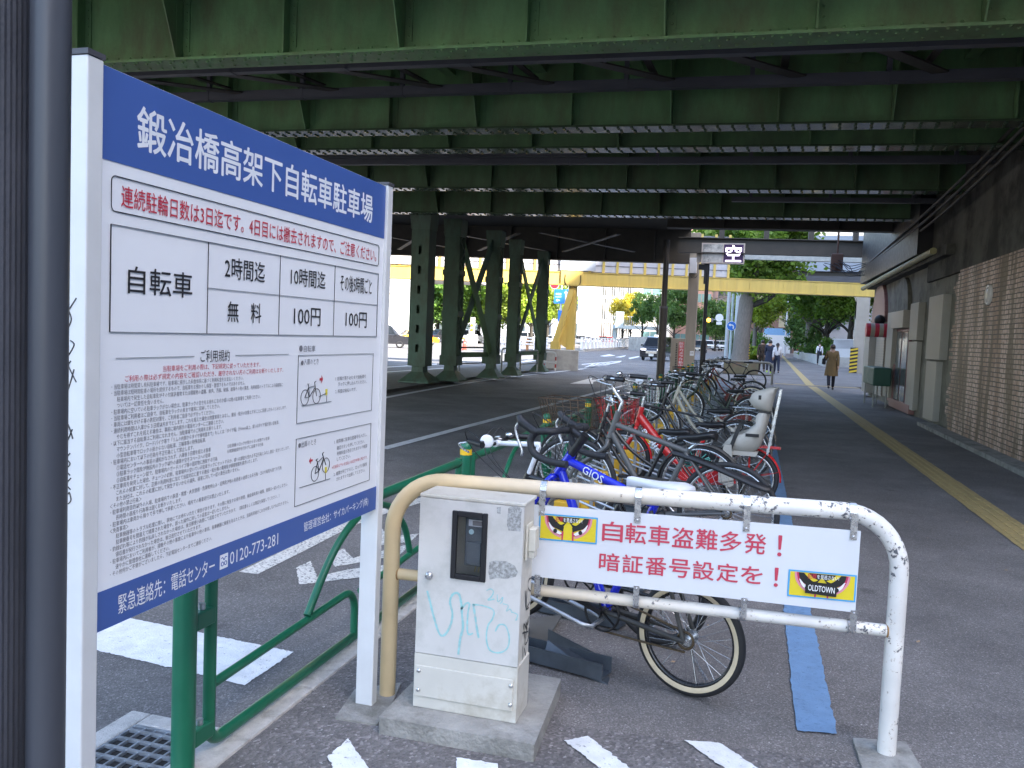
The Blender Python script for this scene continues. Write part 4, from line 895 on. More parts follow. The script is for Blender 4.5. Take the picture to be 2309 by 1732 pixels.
M_sooty=mat('sooty_plaster',(.10,.095,.08),.9,var=.3,scale=1.2,col2=(.035,.032,.028),cscale=.9,cth=.5,cw=.08)
bw=empty('brick_wall',(WX,13,0),label='lime streaked brick abutment wall under the viaduct',cat='wall'); iv=Matrix.Translation((-WX,-13,0))
zbt_=PX(2250,580,WX).z
# main brick face with a broken, toothed end
m=MB(); m.bb((WX,7.0,-.1),(WX+.5,wy1-.4,zbt_)); 
for k in range(44):
    z=-.1+k*.072
    if z+.072>zbt_: break
    m.bb((WX+.004*rnd.random(),wy1-.4,z),(WX+.45,wy1-.4+rnd.choice((.12,.2,.24,.33,.42)),z+.072))
m.build('brickwork',M_brick,bw,M=iv)
m=MB().bb((WX+.05,7.0,zbt_),(WX+.6,20,6)); m.build('upper_plaster',M_sooty,bw,M=iv)
m=MB().bb((WX-.28,7,-.1),(WX-.002,wy1+1.0,.07)); m.build('base_ledge',M_conc,bw,M=iv)
m=MB()
a=PX(2232,665,WX)
m.torus((WX-.01,a.y,a.z),(1,0,0),.14,.035,20,8); m.sph((WX-.012,a.y,a.z),.13,16,8,(.35,1,1)); m.build('round_lamp',mat('pearl_glass',(.55,.50,.45),.15),bw,M=iv)
# arcade
ar=empty('arcade_building',(WX,24,0),label='dim row of arched shop fronts under the viaduct, beyond the brick wall',cat='building'); ai=Matrix.Translation((-WX,-24,0))
M_plas=mat('arcade_plaster',(.20,.19,.16),.85,var=.2,scale=1.5,col2=(.08,.075,.06),cscale=1.3,cth=.55,cw=.1)
M_pil=mat('pilaster_panel',(.36,.33,.285),.55,var=.08,scale=2,col2=(.35,.31,.25),cscale=3,cth=.62,cw=.1)
M_cream=mat('cream_board',(.38,.33,.285),.5,var=.08); M_maroon=mat('maroon_paint',(.13,.012,.025),.4); M_pinkb=mat('pink_tile',(.27,.13,.12),.5,var=.2,scale=20)
Xw=WX+.12; yend=PX(1950,850,WX).y
m=MB().bb((Xw,wy1+.1,-.1),(Xw+.5,yend,3.4)); m.build('wall',M_plas,ar,M=ai)
m=MB().bb((WX-.1,wy1+.4,3.35),(WX+.9,yend,3.55)); m.build('cornice',M_sooty,ar,M=ai); m=MB().bb((WX-.25,wy1+2.5,3.56),(WX+.9,yend+.6,6)); m.build('upper_steelwork',M_blk,ar,M=ai)
m=MB().cyl((WX-.16,PX(2105,566,WX-.16).y,PX(2105,566,WX-.16).z),(WX-.16,yend+.6,3.42),.07,n=10); m.build('gutter',mat('gutter_ochre',(.35,.32,.16),.5,var=.25,scale=4),ar,M=ai)
def fbox(name,r,mt,dep=.12,X=WX,par=ar,bev=.01):
    x0,y0_,x1,y1_=r; ym=(y0_+y1_)/2; Ya=PX(x1,ym,X).y; Yb=PX(x0,ym,X).y; zc=(x0+x1)/2; zA=PX(zc,y0_,X).z; zB=PX(zc,y1_,X).z
    return MB().bb((X,Ya,max(zB,0)),(X+dep+.15,Yb,zA)).build(name,mt,par,bev,M=ai)
fbox('pilaster',(2091,668,2122,811),M_pil,X=WX-.03); fbox('pilaster_base',(2084,814,2107,948),M_pil,X=WX-.0)
fbox('pilaster',(2051,684,2069,767),M_pil,X=WX-.02); fbox('pilaster_base',(2044,770,2062,925),M_pil,X=WX+.01)
fbox('pilaster',(1996,706,2009,897),M_pil,X=WX-.05)
fbox('corner_post',(1946,742,1957,885),M_pil,X=WX-.12)
fbox('name_board',(2010,702,2036,740),M_cream,X=WX-.12)
d=fbox('door',(2014,742,2046,912),M_maroon,X=WX+.06)
for r in ((2018,748,2028,905),(2031,748,2042,908)): fbox('door_pane',r,mat('dim_glass',(.16,.18,.18),.12,var=.3,scale=2),X=WX+.045,bev=0)
fbox('tiled_base',(2000,820,2013,905),M_pinkb,X=WX+.02); fbox('sill_base',(2003,905,2049,925),M_pinkb,X=WX)
sh=fbox('shutter',(1972,752,1991,892),M_cream,X=WX+.06,bev=0)
ya=PX(1991,820,WX+.05).y; yb=PX(1972,820,WX+.05).y
m=MB(); 
for k in range(22): m.bb((WX+.045,ya+.04,.2+k*.075),(WX+.058,yb-.04,.2+k*.075+.05))
m.build('slats',M_pil,sh,M=ai)
def archm(xc,yc,w_,mt,name):
    p=PX(xc,yc,WX+.05); m=MB(); pl_=[(p.y+w_*math.cos(t*pi/12),p.z+w_*.9*math.sin(t*pi/12)) for t in range(13)]
    m.prism(pl_,(WX+.03,0,0),(0,1,0),(0,0,1),(.12,0,0)); m.build(name,mt,ar,M=ai)
archm(2033,702,.95,M_plas,'arch'); archm(1980,728,1.3,M_pinkb,'arch')
p=PX(1984,722,WX-.1); MB().sph((WX-.1,p.y,p.z),.15,14,8).build('lamp',M_blk,ar,M=ai)
p=PX(1979,745,WX-.2); 
for k in range(5): MB().cyl((WX-.50+k*.11,p.y,p.z),(WX-.50+k*.11+.105,p.y,p.z),.19,n=16).build('lantern',M_inkred if k%2==0 else M_cream,ar,M=ai)
# green box on legs in front of the shutter
p=PX(1976,848,WX-.35); gb=empty('green_box',(WX-.35,p.y,0),label='dark green box on thin legs in front of the shop shutter',cat='box')
MB().bb((-.2,-.95,p.z-.22),(.22,.95,p.z+.24)).build('case',mat('box_green',(.015,.07,.05),.5),gb,.03)
m=MB()
for a in (-.8,.8):
    for b in (-.15,.15): MB().cyl((b,a,0),(b,a,p.z-.22),.02,n=8).build('leg',M_pipe,gb)
# wires and a lamp box under the viaduct end
m=MB()
for k in range(9):
    a=PY(1880+rnd.uniform(-25,20),rnd.uniform(585,600),29); b=PY(1955+rnd.uniform(-10,15),rnd.uniform(590,620),28)
    mid=(a+b)/2+Vector((0,0,-rnd.uniform(.1,.35))); m.tube(smooth_path([a,(a+mid)/2+Vector((0,0,rnd.uniform(-.1,.15))),mid,b],4),.012,5)
tag(m.build('hanging_wires',M_blk),'tangle of black wires hanging under the end of the viaduct','wires')
p=PY(1887,592,29); tag(MB().bb((p.x-.18,28.85,p.z-.28),(p.x+.18,29.2,p.z+.28)).bb((p.x-.03,28.95,p.z+.28),(p.x+.03,29.05,p.z+1.0)).build('speaker_box',mat('rust_brown',(.06,.025,.015),.6),bevel=.03),'small brown box hung beside the tangle of wires','box')
m=MB()
for k in range(3): m.tube(smooth_path([(3.35-.05*k,8,4.75+.08*k),(3.38-.05*k,14,4.30+.1*k),(3.4-.05*k,20,4.05+.1*k),(3.4,30,3.95+.05*k)],5),.028,8)
tag(m.build('wall_pipes',M_dark),'bundle of dark pipes running along the top of the brick wall','pipes')
# ================================================================ parked bicycles
M_tyre=mat('tyre_rubber',(.018,.018,.02),.7,var=.2,scale=30); M_cwall=mat('cream_tyre',(.58,.48,.33),.6,var=.08,scale=20)
M_alu=mat('alloy',(.55,.56,.58),.28,.85,var=.15,scale=30); M_chr=mat('chrome',(.62,.63,.65),.15,.95,var=.08,scale=15)
M_bk=mat('black_plastic',(.014,.014,.016),.42,var=.15,scale=20); M_tape=mat('bar_tape',(.020,.021,.025),.6,bump=.2,bscale=200)
M_dust=mat('dusty_black',(.05,.048,.045),.6,var=.3,scale=15); M_chain=mat('rusty_chain',(.10,.07,.04),.6,.4,var=.4,scale=90)
M_wsad=mat('white_saddle',(.66,.67,.70),.35,var=.04); M_csad=mat('cream_saddle',(.50,.45,.38),.45,var=.08)
M_seat=mat('child_seat_beige',(.36,.34,.30),.5,var=.05,scale=4); M_redp=mat('bike_red',(.50,.020,.022),.25,coat=.5,var=.06)
M_bluep=mat('bike_blue',(.010,.022,.50),.2,coat=.7,var=.05); M_greyp=mat('bike_grey',(.085,.085,.085),.38,var=.12,scale=12); M_creamp=mat('bike_cream',(.42,.38,.30),.35,var=.12,scale=12)
M_blackp=mat('bike_black',(.016,.016,.018),.28,var=.1,coat=.3); M_greenp=mat('bike_dark_green',(.05,.07,.05),.4,var=.2); M_maroonp=mat('bike_maroon',(.16,.025,.02),.35,var=.15)
def V3(p,y=0): return Vector((p[0],y,p[1]))
def saddle(mm,c,L,W,tilt=0,par=None):
    prof=[(-.5,.36,.0),(-.47,.46,.012),(-.36,.5,.018),(-.2,.44,.012),(-.02,.28,.004),(.2,.16,.0),(.40,.12,-.002),(.485,.085,-.008),(.5,.03,-.014)]
    R=[]
    for x,w_,z in prof:
        ring=[]
        for k in range(12):
            t=2*pi*k/12; cz=math.sin(t); zz=(.018*cz if cz>0 else .04*cz*(1 if w_>.2 else .8)); ring.append(Vector((c[0]+x*L,w_*W*math.cos(t),c[1]+z+zz+x*L*tilt)))
        R.append(ring)
    m=MB(); m.loft(R); o=m.build('saddle',mm,par)
    m=MB()
    for y in (-.022,.022): m.tube([(c[0]-.38*L,y*1.6,c[1]-.03),(c[0]-.15*L,y,c[1]-.05),(c[0]+.1*L,y,c[1]-.05),(c[0]+.38*L,y*.6,c[1]-.025)],.0035,6)
    m.build('saddle_rails',M_chr,o); return o
def wheel(par,c,r,tw,mt_t,mt_r,sp=28,hubr=.018,wall=None,rimw=.012):
    m=MB(); R=r-tw*2.1
    m.torus(V3(c),(0,1,0),R,rimw,48,6); w_=m.build('wheel',mt_r,par)
    m=MB().torus(V3(c),(0,1,0),r-tw,tw,56,10); t=m.build('tyre',mt_t,w_)
    if wall:
        for s in (-1,1):
            m=MB(); n=64; A=[];B=[]
            for k in range(n):
                q=2*pi*k/n; A.append((c[0]+(r-tw*.62)*math.cos(q),s*tw*.86,c[1]+(r-tw*.62)*math.sin(q))); B.append((c[0]+(r-tw*2.0)*math.cos(q),s*tw*.74,c[1]+(r-tw*2.0)*math.sin(q)))
            mid=[((a[0]+b[0])/2,s*tw*1.06,(a[2]+b[2])/2) for a,b in zip(A,B)]
            m.add(A+mid+B,[((k,(k+1)%n,n+(k+1)%n,n+k) if s<0 else (k,n+k,n+(k+1)%n,(k+1)%n)) for k in range(n)]+[((n+k,n+(k+1)%n,2*n+(k+1)%n,2*n+k) if s<0 else (n+k,2*n+k,2*n+(k+1)%n,n+(k+1)%n)) for k in range(n)],True)
            m.build('cream_wall',wall,w_)
    m=MB()
    for k in range(sp):
        a=2*pi*k/sp; s=.026 if k%2 else -.026; b=a+(.5 if k%4<2 else -.5)
        m.cyl((c[0]+hubr*1.4*math.cos(b),s,c[1]+hubr*1.4*math.sin(b)),(c[0]+R*math.cos(a),0,c[1]+R*math.sin(a)),.0013,n=4,caps=False)
    m.build('spokes',M_chr,w_)
    m=MB().cyl(V3(c,-.045),V3(c,.045),hubr,n=10); m.cyl(V3(c,-.055),V3(c,.055),.008,n=8)
    for s in (-.028,.028): m.cyl(V3(c,s-.002),V3(c,s+.002),hubr*1.7,n=14)
    m.build('hub',M_alu,w_); return w_
def bike(name,lab,P,adeg,S,lean=0,cat='bicycle'):
    rt=empty(name,(P[0],P[1],0),pi-R_(adeg),lab,cat,'bicycles parked in the racks'); rt.rotation_euler=(R_(lean),0,pi-R_(adeg))
    r=S['r'];tw=S.get('tw',.016); rh=S.get('rh',(0,r)); fh=S['fh']; bb=S['bb']; st=S['st']; sd=S['sd']; ht=S['ht']; hb=S['hb']; fm=S['fm']; tr=S.get('tr',.016); rim=S.get('rim',M_alu)
    wheel(rt,rh,r,tw,M_tyre,rim,hubr=S.get('rhub',.018),wall=S.get('wall')); wheel(rt,fh,r,tw,M_tyre,rim,wall=S.get('wall'))
    m=MB(); m.cyl(V3(hb),V3(ht),tr*1.25,n=14)
    sty=S.get('sty','dia')
    T=lambda a,b,rr=tr,y0=0,y1=0:m.cyl(V3(a,y0),V3(b,y1),rr,n=12)
    L=lambda a,b,t:(a[0]+(b[0]-a[0])*t,a[1]+(b[1]-a[1])*t)
    T(bb,st)
    if sty=='dia': T(S.get('ttf',L(hb,ht,.85)),S.get('ttr',L(bb,st,.95)),tr*1.05); T(L(hb,ht,.2),bb,tr*1.15)
    elif sty=='mama':
        q=L(bb,st,.42); m.tube(smooth_path([V3(L(hb,ht,.75)),V3(L(L(hb,ht,.75),q,.5),0)-Vector((0,0,.05)),V3(q)],5),tr*.95,10); m.tube(smooth_path([V3(L(hb,ht,.2)),V3(L(L(hb,ht,.2),bb,.5))-Vector((0,0,.05)),V3(bb)],5),tr*1.1,10)
    elif sty=='low': m.tube(smooth_path([V3(L(hb,ht,.5)),V3(L(L(hb,ht,.5),bb,.55))-Vector((0,0,.03)),V3(bb)],6),tr*2.0,14)
    fr=m.build('frame',fm,rt); m=MB()
    for y in (-.055,.055):
        T(bb,rh,tr*.6,y*.5,y); T(L(bb,st,S.get('ss',.93)),rh,tr*.5,y*.3,y)
    m.cyl(V3(bb,-.035),V3(bb,.035),.021,n=14); m.build('rear_stays',S.get('rtm',fm),rt)
    ax=(V3(hb)-V3(ht)).normalized(); m=MB(); cr=V3(hb)+ax*.02
    for y in (-.05,.05): m.tube(smooth_path([cr+Vector((0,y*.5,0)),cr+ax*.06+Vector((0,y,0)),V3(fh,y)+Vector((-.03,0,.12)),V3(fh,y)],4),[tr*.8]*9+[tr*.7,tr*.6,tr*.5,tr*.5],8)
    m.cyl(cr+Vector((0,-.035,0)),cr+Vector((0,.035,0)),tr*.9,n=10); m.build('fork',S.get('fk',fm),rt)
    # seat post + saddle
    sx=Vector((sd[0]-.0,0,sd[1]-.05)); MB().cyl(V3(L(bb,st,.97)),sx,.0135,n=12).build('seat_post',S.get('pm',M_alu),rt)
    saddle(S['sm'],sd,S.get('sl',.27),S.get('sw',.15),S.get('stilt',0),rt)
    # cranks
    cs=S.get('crank',.6); m=MB()
    for s in (-1,1):
        c=V3(bb,s*.055); e=c+Vector((math.cos(cs)*.165*s,s*.02,math.sin(cs)*.165*s)); m.bar(c,e,.014,.022)
    for k in range(36):
        a=2*pi*k/36
    m.torus(V3(bb,.042),(0,1,0),S.get('cr',.085),.006,32,5)
    for k in range(5): a=k*2*pi/5; m.bar(V3(bb,.042),V3((bb[0]+.085*math.cos(a),bb[1]+.085*math.sin(a)),.042),.012,.004)
    cr_=m.build('crankset',S.get('cm',M_alu),rt)
    for s in (-1,1):
        e=V3(bb,s*.115)+Vector((math.cos(cs)*.165*s,0,math.sin(cs)*.165*s)); MB().box(e,(.085,.075,.02)).build('pedal',S.get('pdm',M_bk),cr_,.004)
    a0=S.get('cr',.085)
    if not S.get('case'):
        m=MB(); m.tube([V3((bb[0],bb[1]+a0),.042),V3((rh[0],rh[1]+.035),.04)],.005,5); m.tube([V3((bb[0],bb[1]-a0),.042),V3(((rh[0]+bb[0])/2,min(rh[1],bb[1])-.055),.04),V3((rh[0],rh[1]-.05),.04)],.005,5); m.torus(V3(rh,.038),(0,1,0),.035,.006,18,4); m.build('chain',M_chain,rt)
    else:
        m=MB(); d=(V3(bb)-V3(rh)); pl=[]
        for k in range(9): a=-pi/2+k*pi/8; pl.append((bb[0]+.10*math.cos(a),bb[1]+.10*math.sin(a)))
        for k in range(9): a=pi/2+k*pi/8; pl.append((rh[0]+.05+.045*math.cos(a),rh[1]+.045*math.sin(a)))
        for y in (.05,): m.prism(pl,(0,y,0),(1,0,0),(0,0,1),(0,.022,0))
        m.build('chain_case',S['case'],rt,.006)
    # mudguards
    if S.get('mg'):
        for c,a,b in ((rh,S.get('mga',.1),pi*1.02),(fh,.25*pi,pi*.98 if not S.get('mgf') else S['mgf'])):
            m=MB(); n=22; A=[]
            for k in range(n+1):
                t=a+(b-a)*k/n
                for y,dr in ((-.026,-.012),(-.016,.0),(0,.004),(.016,.0),(.026,-.012)): A.append((c[0]+(r+.016+dr)*math.cos(t),y,c[1]+(r+.016+dr)*math.sin(t)))
            m.add(A,[(k*5+j,k*5+j+1,(k+1)*5+j+1,(k+1)*5+j) for k in range(n) for j in range(4)],True)
            for s in (-1,1): m.cyl((c[0]+(r+.01)*math.cos(b-.35),s*.022,c[1]+(r+.01)*math.sin(b-.35)),V3(c,s*.05),.0025,n=5)
            m.build('mudguard',S['mg'],rt)
    # bars
    k=S['bar']; B=S['bp']  # B: clamp point
    up=(V3(ht)-V3(hb)).normalized()
    m=MB()
    if k=='drop':
        t=V3(ht)+up*S.get('stem',.08); m.cyl(V3(ht),t,.0185,n=12); m.cyl(t-up*.02,t+up*.022,.021,n=12); m.cyl(t,V3(B),.017,n=12); m.cyl(V3(B,-.025),V3(B,.025),.021,n=12); m.build('stem',S.get('stm',M_bk),rt)
        hb_=empty('x') if False else None
        m=MB(); P0=V3(B)
        m.tube([P0+Vector((0,y,0)) for y in (-.15,-.08,0,.08,.15)],.0135,10); bm=m.build('handlebar',M_tape,rt)
        for s in (-1,1):
            p=[P0+Vector(q) for q in ((0,.10*s,0),(.0,.145*s,.0),(.035,.165*s,.0),(.075,.17*s,-.010),(.10,.172*s,-.05),(.08,.174*s,-.10),(.02,.176*s,-.125),(-.05,.178*s,-.132),(-.10,.178*s,-.132))]
            MB().tube(smooth_path(p,5),.0165,10).build('drop',M_tape,bm)
            h=P0+Vector((.085,.171*s,.0)); MB().tube(smooth_path([h+Vector((-.02,0,-.01)),h+Vector((.03,0,.012)),h+Vector((.07,0,.035)),h+Vector((.085,0,.06))],4),[.018,.019,.02,.02,.02,.021,.021,.022,.022,.020,.018,.016,.012],10).build('hood',M_bk,bm)
            MB().tube(smooth_path([h+Vector((.075,-.0,.035)),h+Vector((.10,0,.0)),h+Vector((.085,0,-.05)),h+Vector((.06,0,-.10)),h+Vector((.062,0,-.125))],4),[.007]*16+[.005],6).build('brake_lever',M_alu,bm)
    else:
        t=V3(ht)+up*S.get('stem',.12); m.cyl(V3(ht)-up*.02,t,.0125,n=12); m.tube([t-up*.01,t+up*.012,V3(B)],.0135,10); m.cyl(V3(B,-.022),V3(B,.022),.019,n=12); m.build('stem',S.get('stm',M_alu),rt)
        w_=S.get('bw',.27); rise=S.get('rise',.05); back=S.get('back',.16); P0=V3(B)
        m=MB()
        pts=[P0+Vector(q) for q in ((-back,-w_,rise*.95),(-back*.35,-w_*.93,rise),(0,-w_*.55,rise*.9),(.005,-w_*.2,rise*.2),(0,-.03,0),(0,.03,0),(.005,w_*.2,rise*.2),(0,w_*.55,rise*.9),(-back*.35,w_*.93,rise),(-back,w_,rise*.95))]
        m.tube(smooth_path(pts,4),.011,8); bm=m.build('handlebar',S.get('bm',M_alu),rt)
        for s,e in ((-1,0),(1,-1)):
            a=pts[e]; d=(pts[1 if e==0 else -2]-a).normalized(); MB().cyl(a-d*.01,a+d*.12,.0165,n=12).build('grip',M_bk,bm)
            b=a+d*.14; MB().tube(smooth_path([b+Vector((.01,0,-.01)),b+Vector((.05,s*.01,-.02)),b+Vector((.045,s*.03,-.035))-d*.06,b+Vector((.04,s*.04,-.04))-d*.12],3),.006,6).build('brake_lever',M_alu if S.get('lv',1) else M_bk,bm)
        m=MB().sph(P0+Vector((-.02,-.10,rise+.02)),.024,12,6,(1,1,.7)); m.build('bell',M_chr,bm)
    # cables
    m=MB(); 
    for s,dx in ((-1,.10),(1,.13),(-1,.06)):
        p=[V3(B,s*.15)+Vector((.0,0,.03)),V3(B,s*.12)+Vector((dx,0,.07)),V3(B,s*.03)+Vector((dx*.9,0,-.06)),V3(hb,s*.02)+Vector((.03,0,.02))]; m.tube(smooth_path(p,6),.0028,5)
    m.build('cables',M_bk,rt)
    # basket
    if S.get('bk'):
        c=S['bk']; x0,x1,z0,z1,w0,w1=c['d']; mm=c['m']; m=MB(); rw=.0028
        R=lambda f:[Vector((x0-(x1-x0)*0+(0 if True else 0),0,0))]
        def ring(t): a=x0+(-.0)*t; w_=w0+(w1-w0)*t; e=x1+(c.get('fl',.05))*t; z=z0+(z1-z0)*t; return [Vector((a,-w_,z)),Vector((e,-w_,z)),Vector((e,w_,z)),Vector((a,w_,z))]
        for i in range(c.get('nr',7)): 
            t=i/(c.get('nr',7)-1); m.tube(ring(t),rw*(1.8 if i in (0,c.get('nr',7)-1) else 1),5,closed=True)
        b,t_=ring(0),ring(1)
        for e in range(4):
            n=c.get('nv',6)
            for j in range(n+1): q=j/n; m.cyl(b[e].lerp(b[(e+1)%4],q),t_[e].lerp(t_[(e+1)%4],q),rw,n=4,caps=False)
        for j in range(7): q=j/6; m.cyl(b[0].lerp(b[1],q),b[3].lerp(b[2],q),rw,n=4,caps=False)
        m.build('basket',mm,rt)
        m=MB(); m.cyl((x0+.03,-.04,z0),V3(fh,-.06),.004,n=6); m.cyl((x0+.03,.04,z0),V3(fh,.06),.004,n=6); m.build('basket_stay',M_chr,rt)
    if S.get('rack'):
        z=r*2+.045; m=MB()
        for y in (-.06,0,.06): m.cyl((-.26,y,z),(.16,y,z),.006,n=6)
        for x in (-.26,-.1,.05,.16): m.cyl((x,-.06,z),(x,.06,z),.006,n=6)
        for y in (-.065,.065): m.cyl((-.18,y,z),(rh[0],y,rh[1]),.005,n=6); m.cyl((.0,y,z),(rh[0],y,rh[1]),.005,n=6)
        m.build('rear_rack',S['rack'],rt)
    # kick stand
    m=MB(); m.tube([V3(rh,-.05),V3((rh[0]+.03,.12),-.12),V3((rh[0]-.02,.02),-.17)],.008,6); m.build('kick_stand',M_alu,rt)
    return rt,fr
def decal(s,a,b,y,h,par,mm,name='lettering',up=None):  # text along a->b on the near side
    a,b=V3(a,y),V3(b,y); u=(b-a).normalized(); v=u.cross(Vector((0,1,0))) if True else None
    if v.z<0: v=-v
    m=MB(); text(m,s,(a+b)/2,u,v,w=(b-a).length,h=h,align='C',off=.02); return m.build(name,mm,par)
# b0 : blue small wheeled bike right behind the banner.  Its left side (+y of heading... ) faces the camera
b0,f0=bike('small_wheel_bicycle','blue small wheeled bicycle with white saddle and drop bars, cream walled tyres',(-.173,3.506),20,dict(r=.245,tw=.021,rh=(0,.25),fh=(.93,.37),bb=(.40,.28),st=(.185,.80),sd=(.18,.872),ht=(.622,.955),hb=(.69,.86),fm=M_bluep,rtm=M_dust,tr=.0185,wall=M_cwall,rim=M_blackp,sm=M_wsad,sl=.30,sw=.155,stilt=.08,bar='drop',bp=(.635,1.07),stem=.10,ttf=(.635,.925),ttr=(.195,.79),cm=M_bk,pdm=M_chr,pm=M_bk,crank=.35))
for y in (-.0195,.0195): decal('GIOS',(.545,.90) if y>0 else (.44,.862),(.44,.862) if y>0 else (.545,.90),y,.036,f0,M_inkwhite)
# second one behind it: white stem
b1,f1=bike('small_wheel_bicycle','black small wheeled bicycle with a white stem and round white lamp',(-.35,4.05),14,dict(r=.245,tw=.019,rh=(0,.25),fh=(.98,.36),bb=(.42,.27),st=(.22,.70),sd=(.20,.76),ht=(.76,.76),hb=(.80,.65),fm=M_blackp,rim=M_blackp,sm=M_bk,bar='flat',bp=(.965,.90),rise=.02,back=.05,bw=.24,stem=.16,stm=M_wsad,bm=M_blackp,cm=M_bk,crank=.1))
m=MB().lathe([(.0,-.03),(.03,-.028),(.036,0),(.036,.05),(.028,.055),(.0,.05)],(.97,.10,.92),(-.5,.75,.1),16); m.build('lamp',M_wsad,b1)
# grey city bike
b2,f2=bike('city_bicycle','grey bicycle with high swept handlebar, black saddle and black clip-on rear mudguard',(-.08,5.75),10,dict(r=.345,tw=.020,rh=(0,.35),fh=(1.13,.42),bb=(.50,.27),st=(.285,.76),sd=(.235,.845),ht=(.80,.975),hb=(.86,.78),fm=M_greyp,tr=.019,sm=M_bk,sl=.27,sw=.17,stilt=-.12,bar='city',bp=(.865,1.15),rise=.07,back=.17,bw=.27,stem=.06,ttf=(.825,.88),ttr=(.29,.735),cm=M_bk,mg=None,crank=1.3,pm=M_chr))
m=MB(); prof=[(.395,.56,.022),(.34,.555,.03),(.24,.535,.038),(.10,.50,.046),(-.05,.455,.056),(-.18,.415,.066),(-.25,.395,.062),(-.275,.385,.04)]
m.loft([[Vector((x,w_*math.cos(2*pi*k/10),z+.16+.022*math.sin(2*pi*k/10)-(w_*.35)*abs(math.cos(2*pi*k/10)))) for k in range(10)] for x,z,w_ in prof]); m.build('clip_on_mudguard',M_bk,b2)
m=MB(); 
for k in range(14): a=rnd.uniform(0,6.28); c=Vector((.24,-.03,.66)); m.tube(smooth_path([c,c+Vector((math.cos(a)*.05,-.02,math.sin(a)*.04)),c+Vector((math.cos(a)*.10,-.02,math.sin(a)*.07+.01))],3),.004,5)
m.build('coiled_lock',mat('teal_cord',(.10,.32,.28),.5),b2)
n=MB(); n.torus((.0,0,.35),(0,1,0),.365,.012,30,6,-.1,2.0); 
# dark bike with big wire basket
b3,f3=bike('city_bicycle','dark bicycle with a large rusty wire front basket by the railing',(-.32,6.75),8,dict(r=.335,rh=(0,.335),fh=(1.08,.40),bb=(.46,.28),st=(.28,.70),sd=(.22,.76),ht=(.80,.88),hb=(.85,.70),fm=M_blackp,sty='mama',sm=M_bk,bar='city',bp=(.76,.95),rise=.08,back=.2,mg=M_dust,case=M_dust,bk=dict(d=(.92,1.28,.72,.97,.15,.19),m=mat('rusty_wire',(.10,.065,.04),.6,.5),nv=6,nr=5,fl=.07)))
# red child bicycle
b4,f4=bike('child_carrier_bicycle','red bicycle with red front basket and beige rear child seat',(.06,7.75),4,dict(r=.265,tw=.023,rh=(0,.285),fh=(1.16,.36),bb=(.52,.26),st=(.40,.66),sd=(.36,.74),ht=(1.0,.86),hb=(1.04,.68),fm=M_redp,tr=.021,sty='low',sm=M_bk,bar='city',bp=(.96,1.02),rise=.07,back=.2,bw=.28,stem=.12,mg=M_redp,case=M_redp,rack=M_redp,bk=dict(d=(1.07,1.36,.70,.92,.15,.19),m=M_redp,nv=7,nr=6),ss=.75,lv=0))
decal('bikke',(.96,.66),(.80,.45),-.046,.06,f4,M_inkwhite); decal('bikke',(.80,.45),(.96,.66),.046,.06,f4,M_inkwhite)
MB().cyl((.98,0,.88),(.42,0,.80),.010,n=10).build('strap_bar',M_bk,b4)
cs_=MB() # child seat: shell, headrest, foot guards
def shell(rows,mb):  # rows: (x,z,halfwidth,depth) -> U section opening to +x
    R=[]
    for x,z,hw,d in rows:
        ring=[(d,-hw),(d*.4,-hw*1.02),(0.02,-hw*.8),(0,-hw*.3),(0,hw*.3),(.02,hw*.8),(d*.4,hw*1.02),(d,hw),(d,hw-.012),(d*.4,hw*.95),(.035,hw*.74),(.016,hw*.3),(.016,-hw*.3),(.035,-hw*.74),(d*.4,-hw*.95),(d,-hw+.012)]
        R.append([Vector((x+a,b,z)) for a,b in ring])
    mb.loft(R)
shell([(-.18,.73,.12,.24),(-.23,.78,.165,.34),(-.255,.86,.175,.30),(-.27,.92,.175,.17),(-.285,1.0,.165,.10),(-.30,1.08,.15,.12),(-.305,1.11,.14,.10)],cs_)
seat=cs_.build('child_seat',M_seat,b4); seat.location=(.13,0,-.165); seat.scale=(.95,1,.95)
m=MB(); shell([(-.315,1.125,.10,.06),(-.315,1.15,.145,.15),(-.325,1.22,.16,.215),(-.34,1.29,.155,.20),(-.36,1.335,.12,.09),(-.375,1.35,.09,.03)],m); m.build('headrest',M_seat,seat)
for s in (-1,1): MB().bb((-.22,s*.178-.004,.885),(-.10,s*.178+.004,.915)).build('arm_slot',M_bk,seat); MB().bb((-.22,s*.158-.006,1.235),(-.195,s*.158+.006,1.275)).build('head_slot_shade',M_bk,seat); MB().bar((-.30,s*.10,.72),(-.385,s*.085,1.33),.018,.022).build('rear_rail',M_alu,seat)  # black boxes paint the shade inside the seat openings
MB().bb((-.312,-.135,1.108),(-.20,.135,1.118)).build('neck_gap_shade',M_bk,seat)  # black slab paints the shaded gap below the headrest
m=MB(); m.prism([(-.22,.74),(.02,.74),(.10,.78),(.10,.75),(.03,.70),(-.2,.70)],(0,-.15,0),(1,0,0),(0,0,1),(0,.30,0)); m.build('seat_pan',M_seat,seat)
for s in (-1,1):
    m=MB(); m.prism([(.02,.80),(.08,.80),(.13,.62),(.12,.44),(.02,.40),(-.02,.42),(.0,.62)],(0,s*.17-.02,0),(1,0,0),(0,0,1),(0,.05,0)); m.build('foot_guard',M_seat,seat,.008)
    MB().bar((-.05,s*.175,1.0),(.10,s*.19,.55),.006,.035).build('strap',M_bk,seat)
MB().bar((-.02,-.15,.93),(.02,.15,.93),.04,.03).build('safety_bar',M_seat,seat,.006)
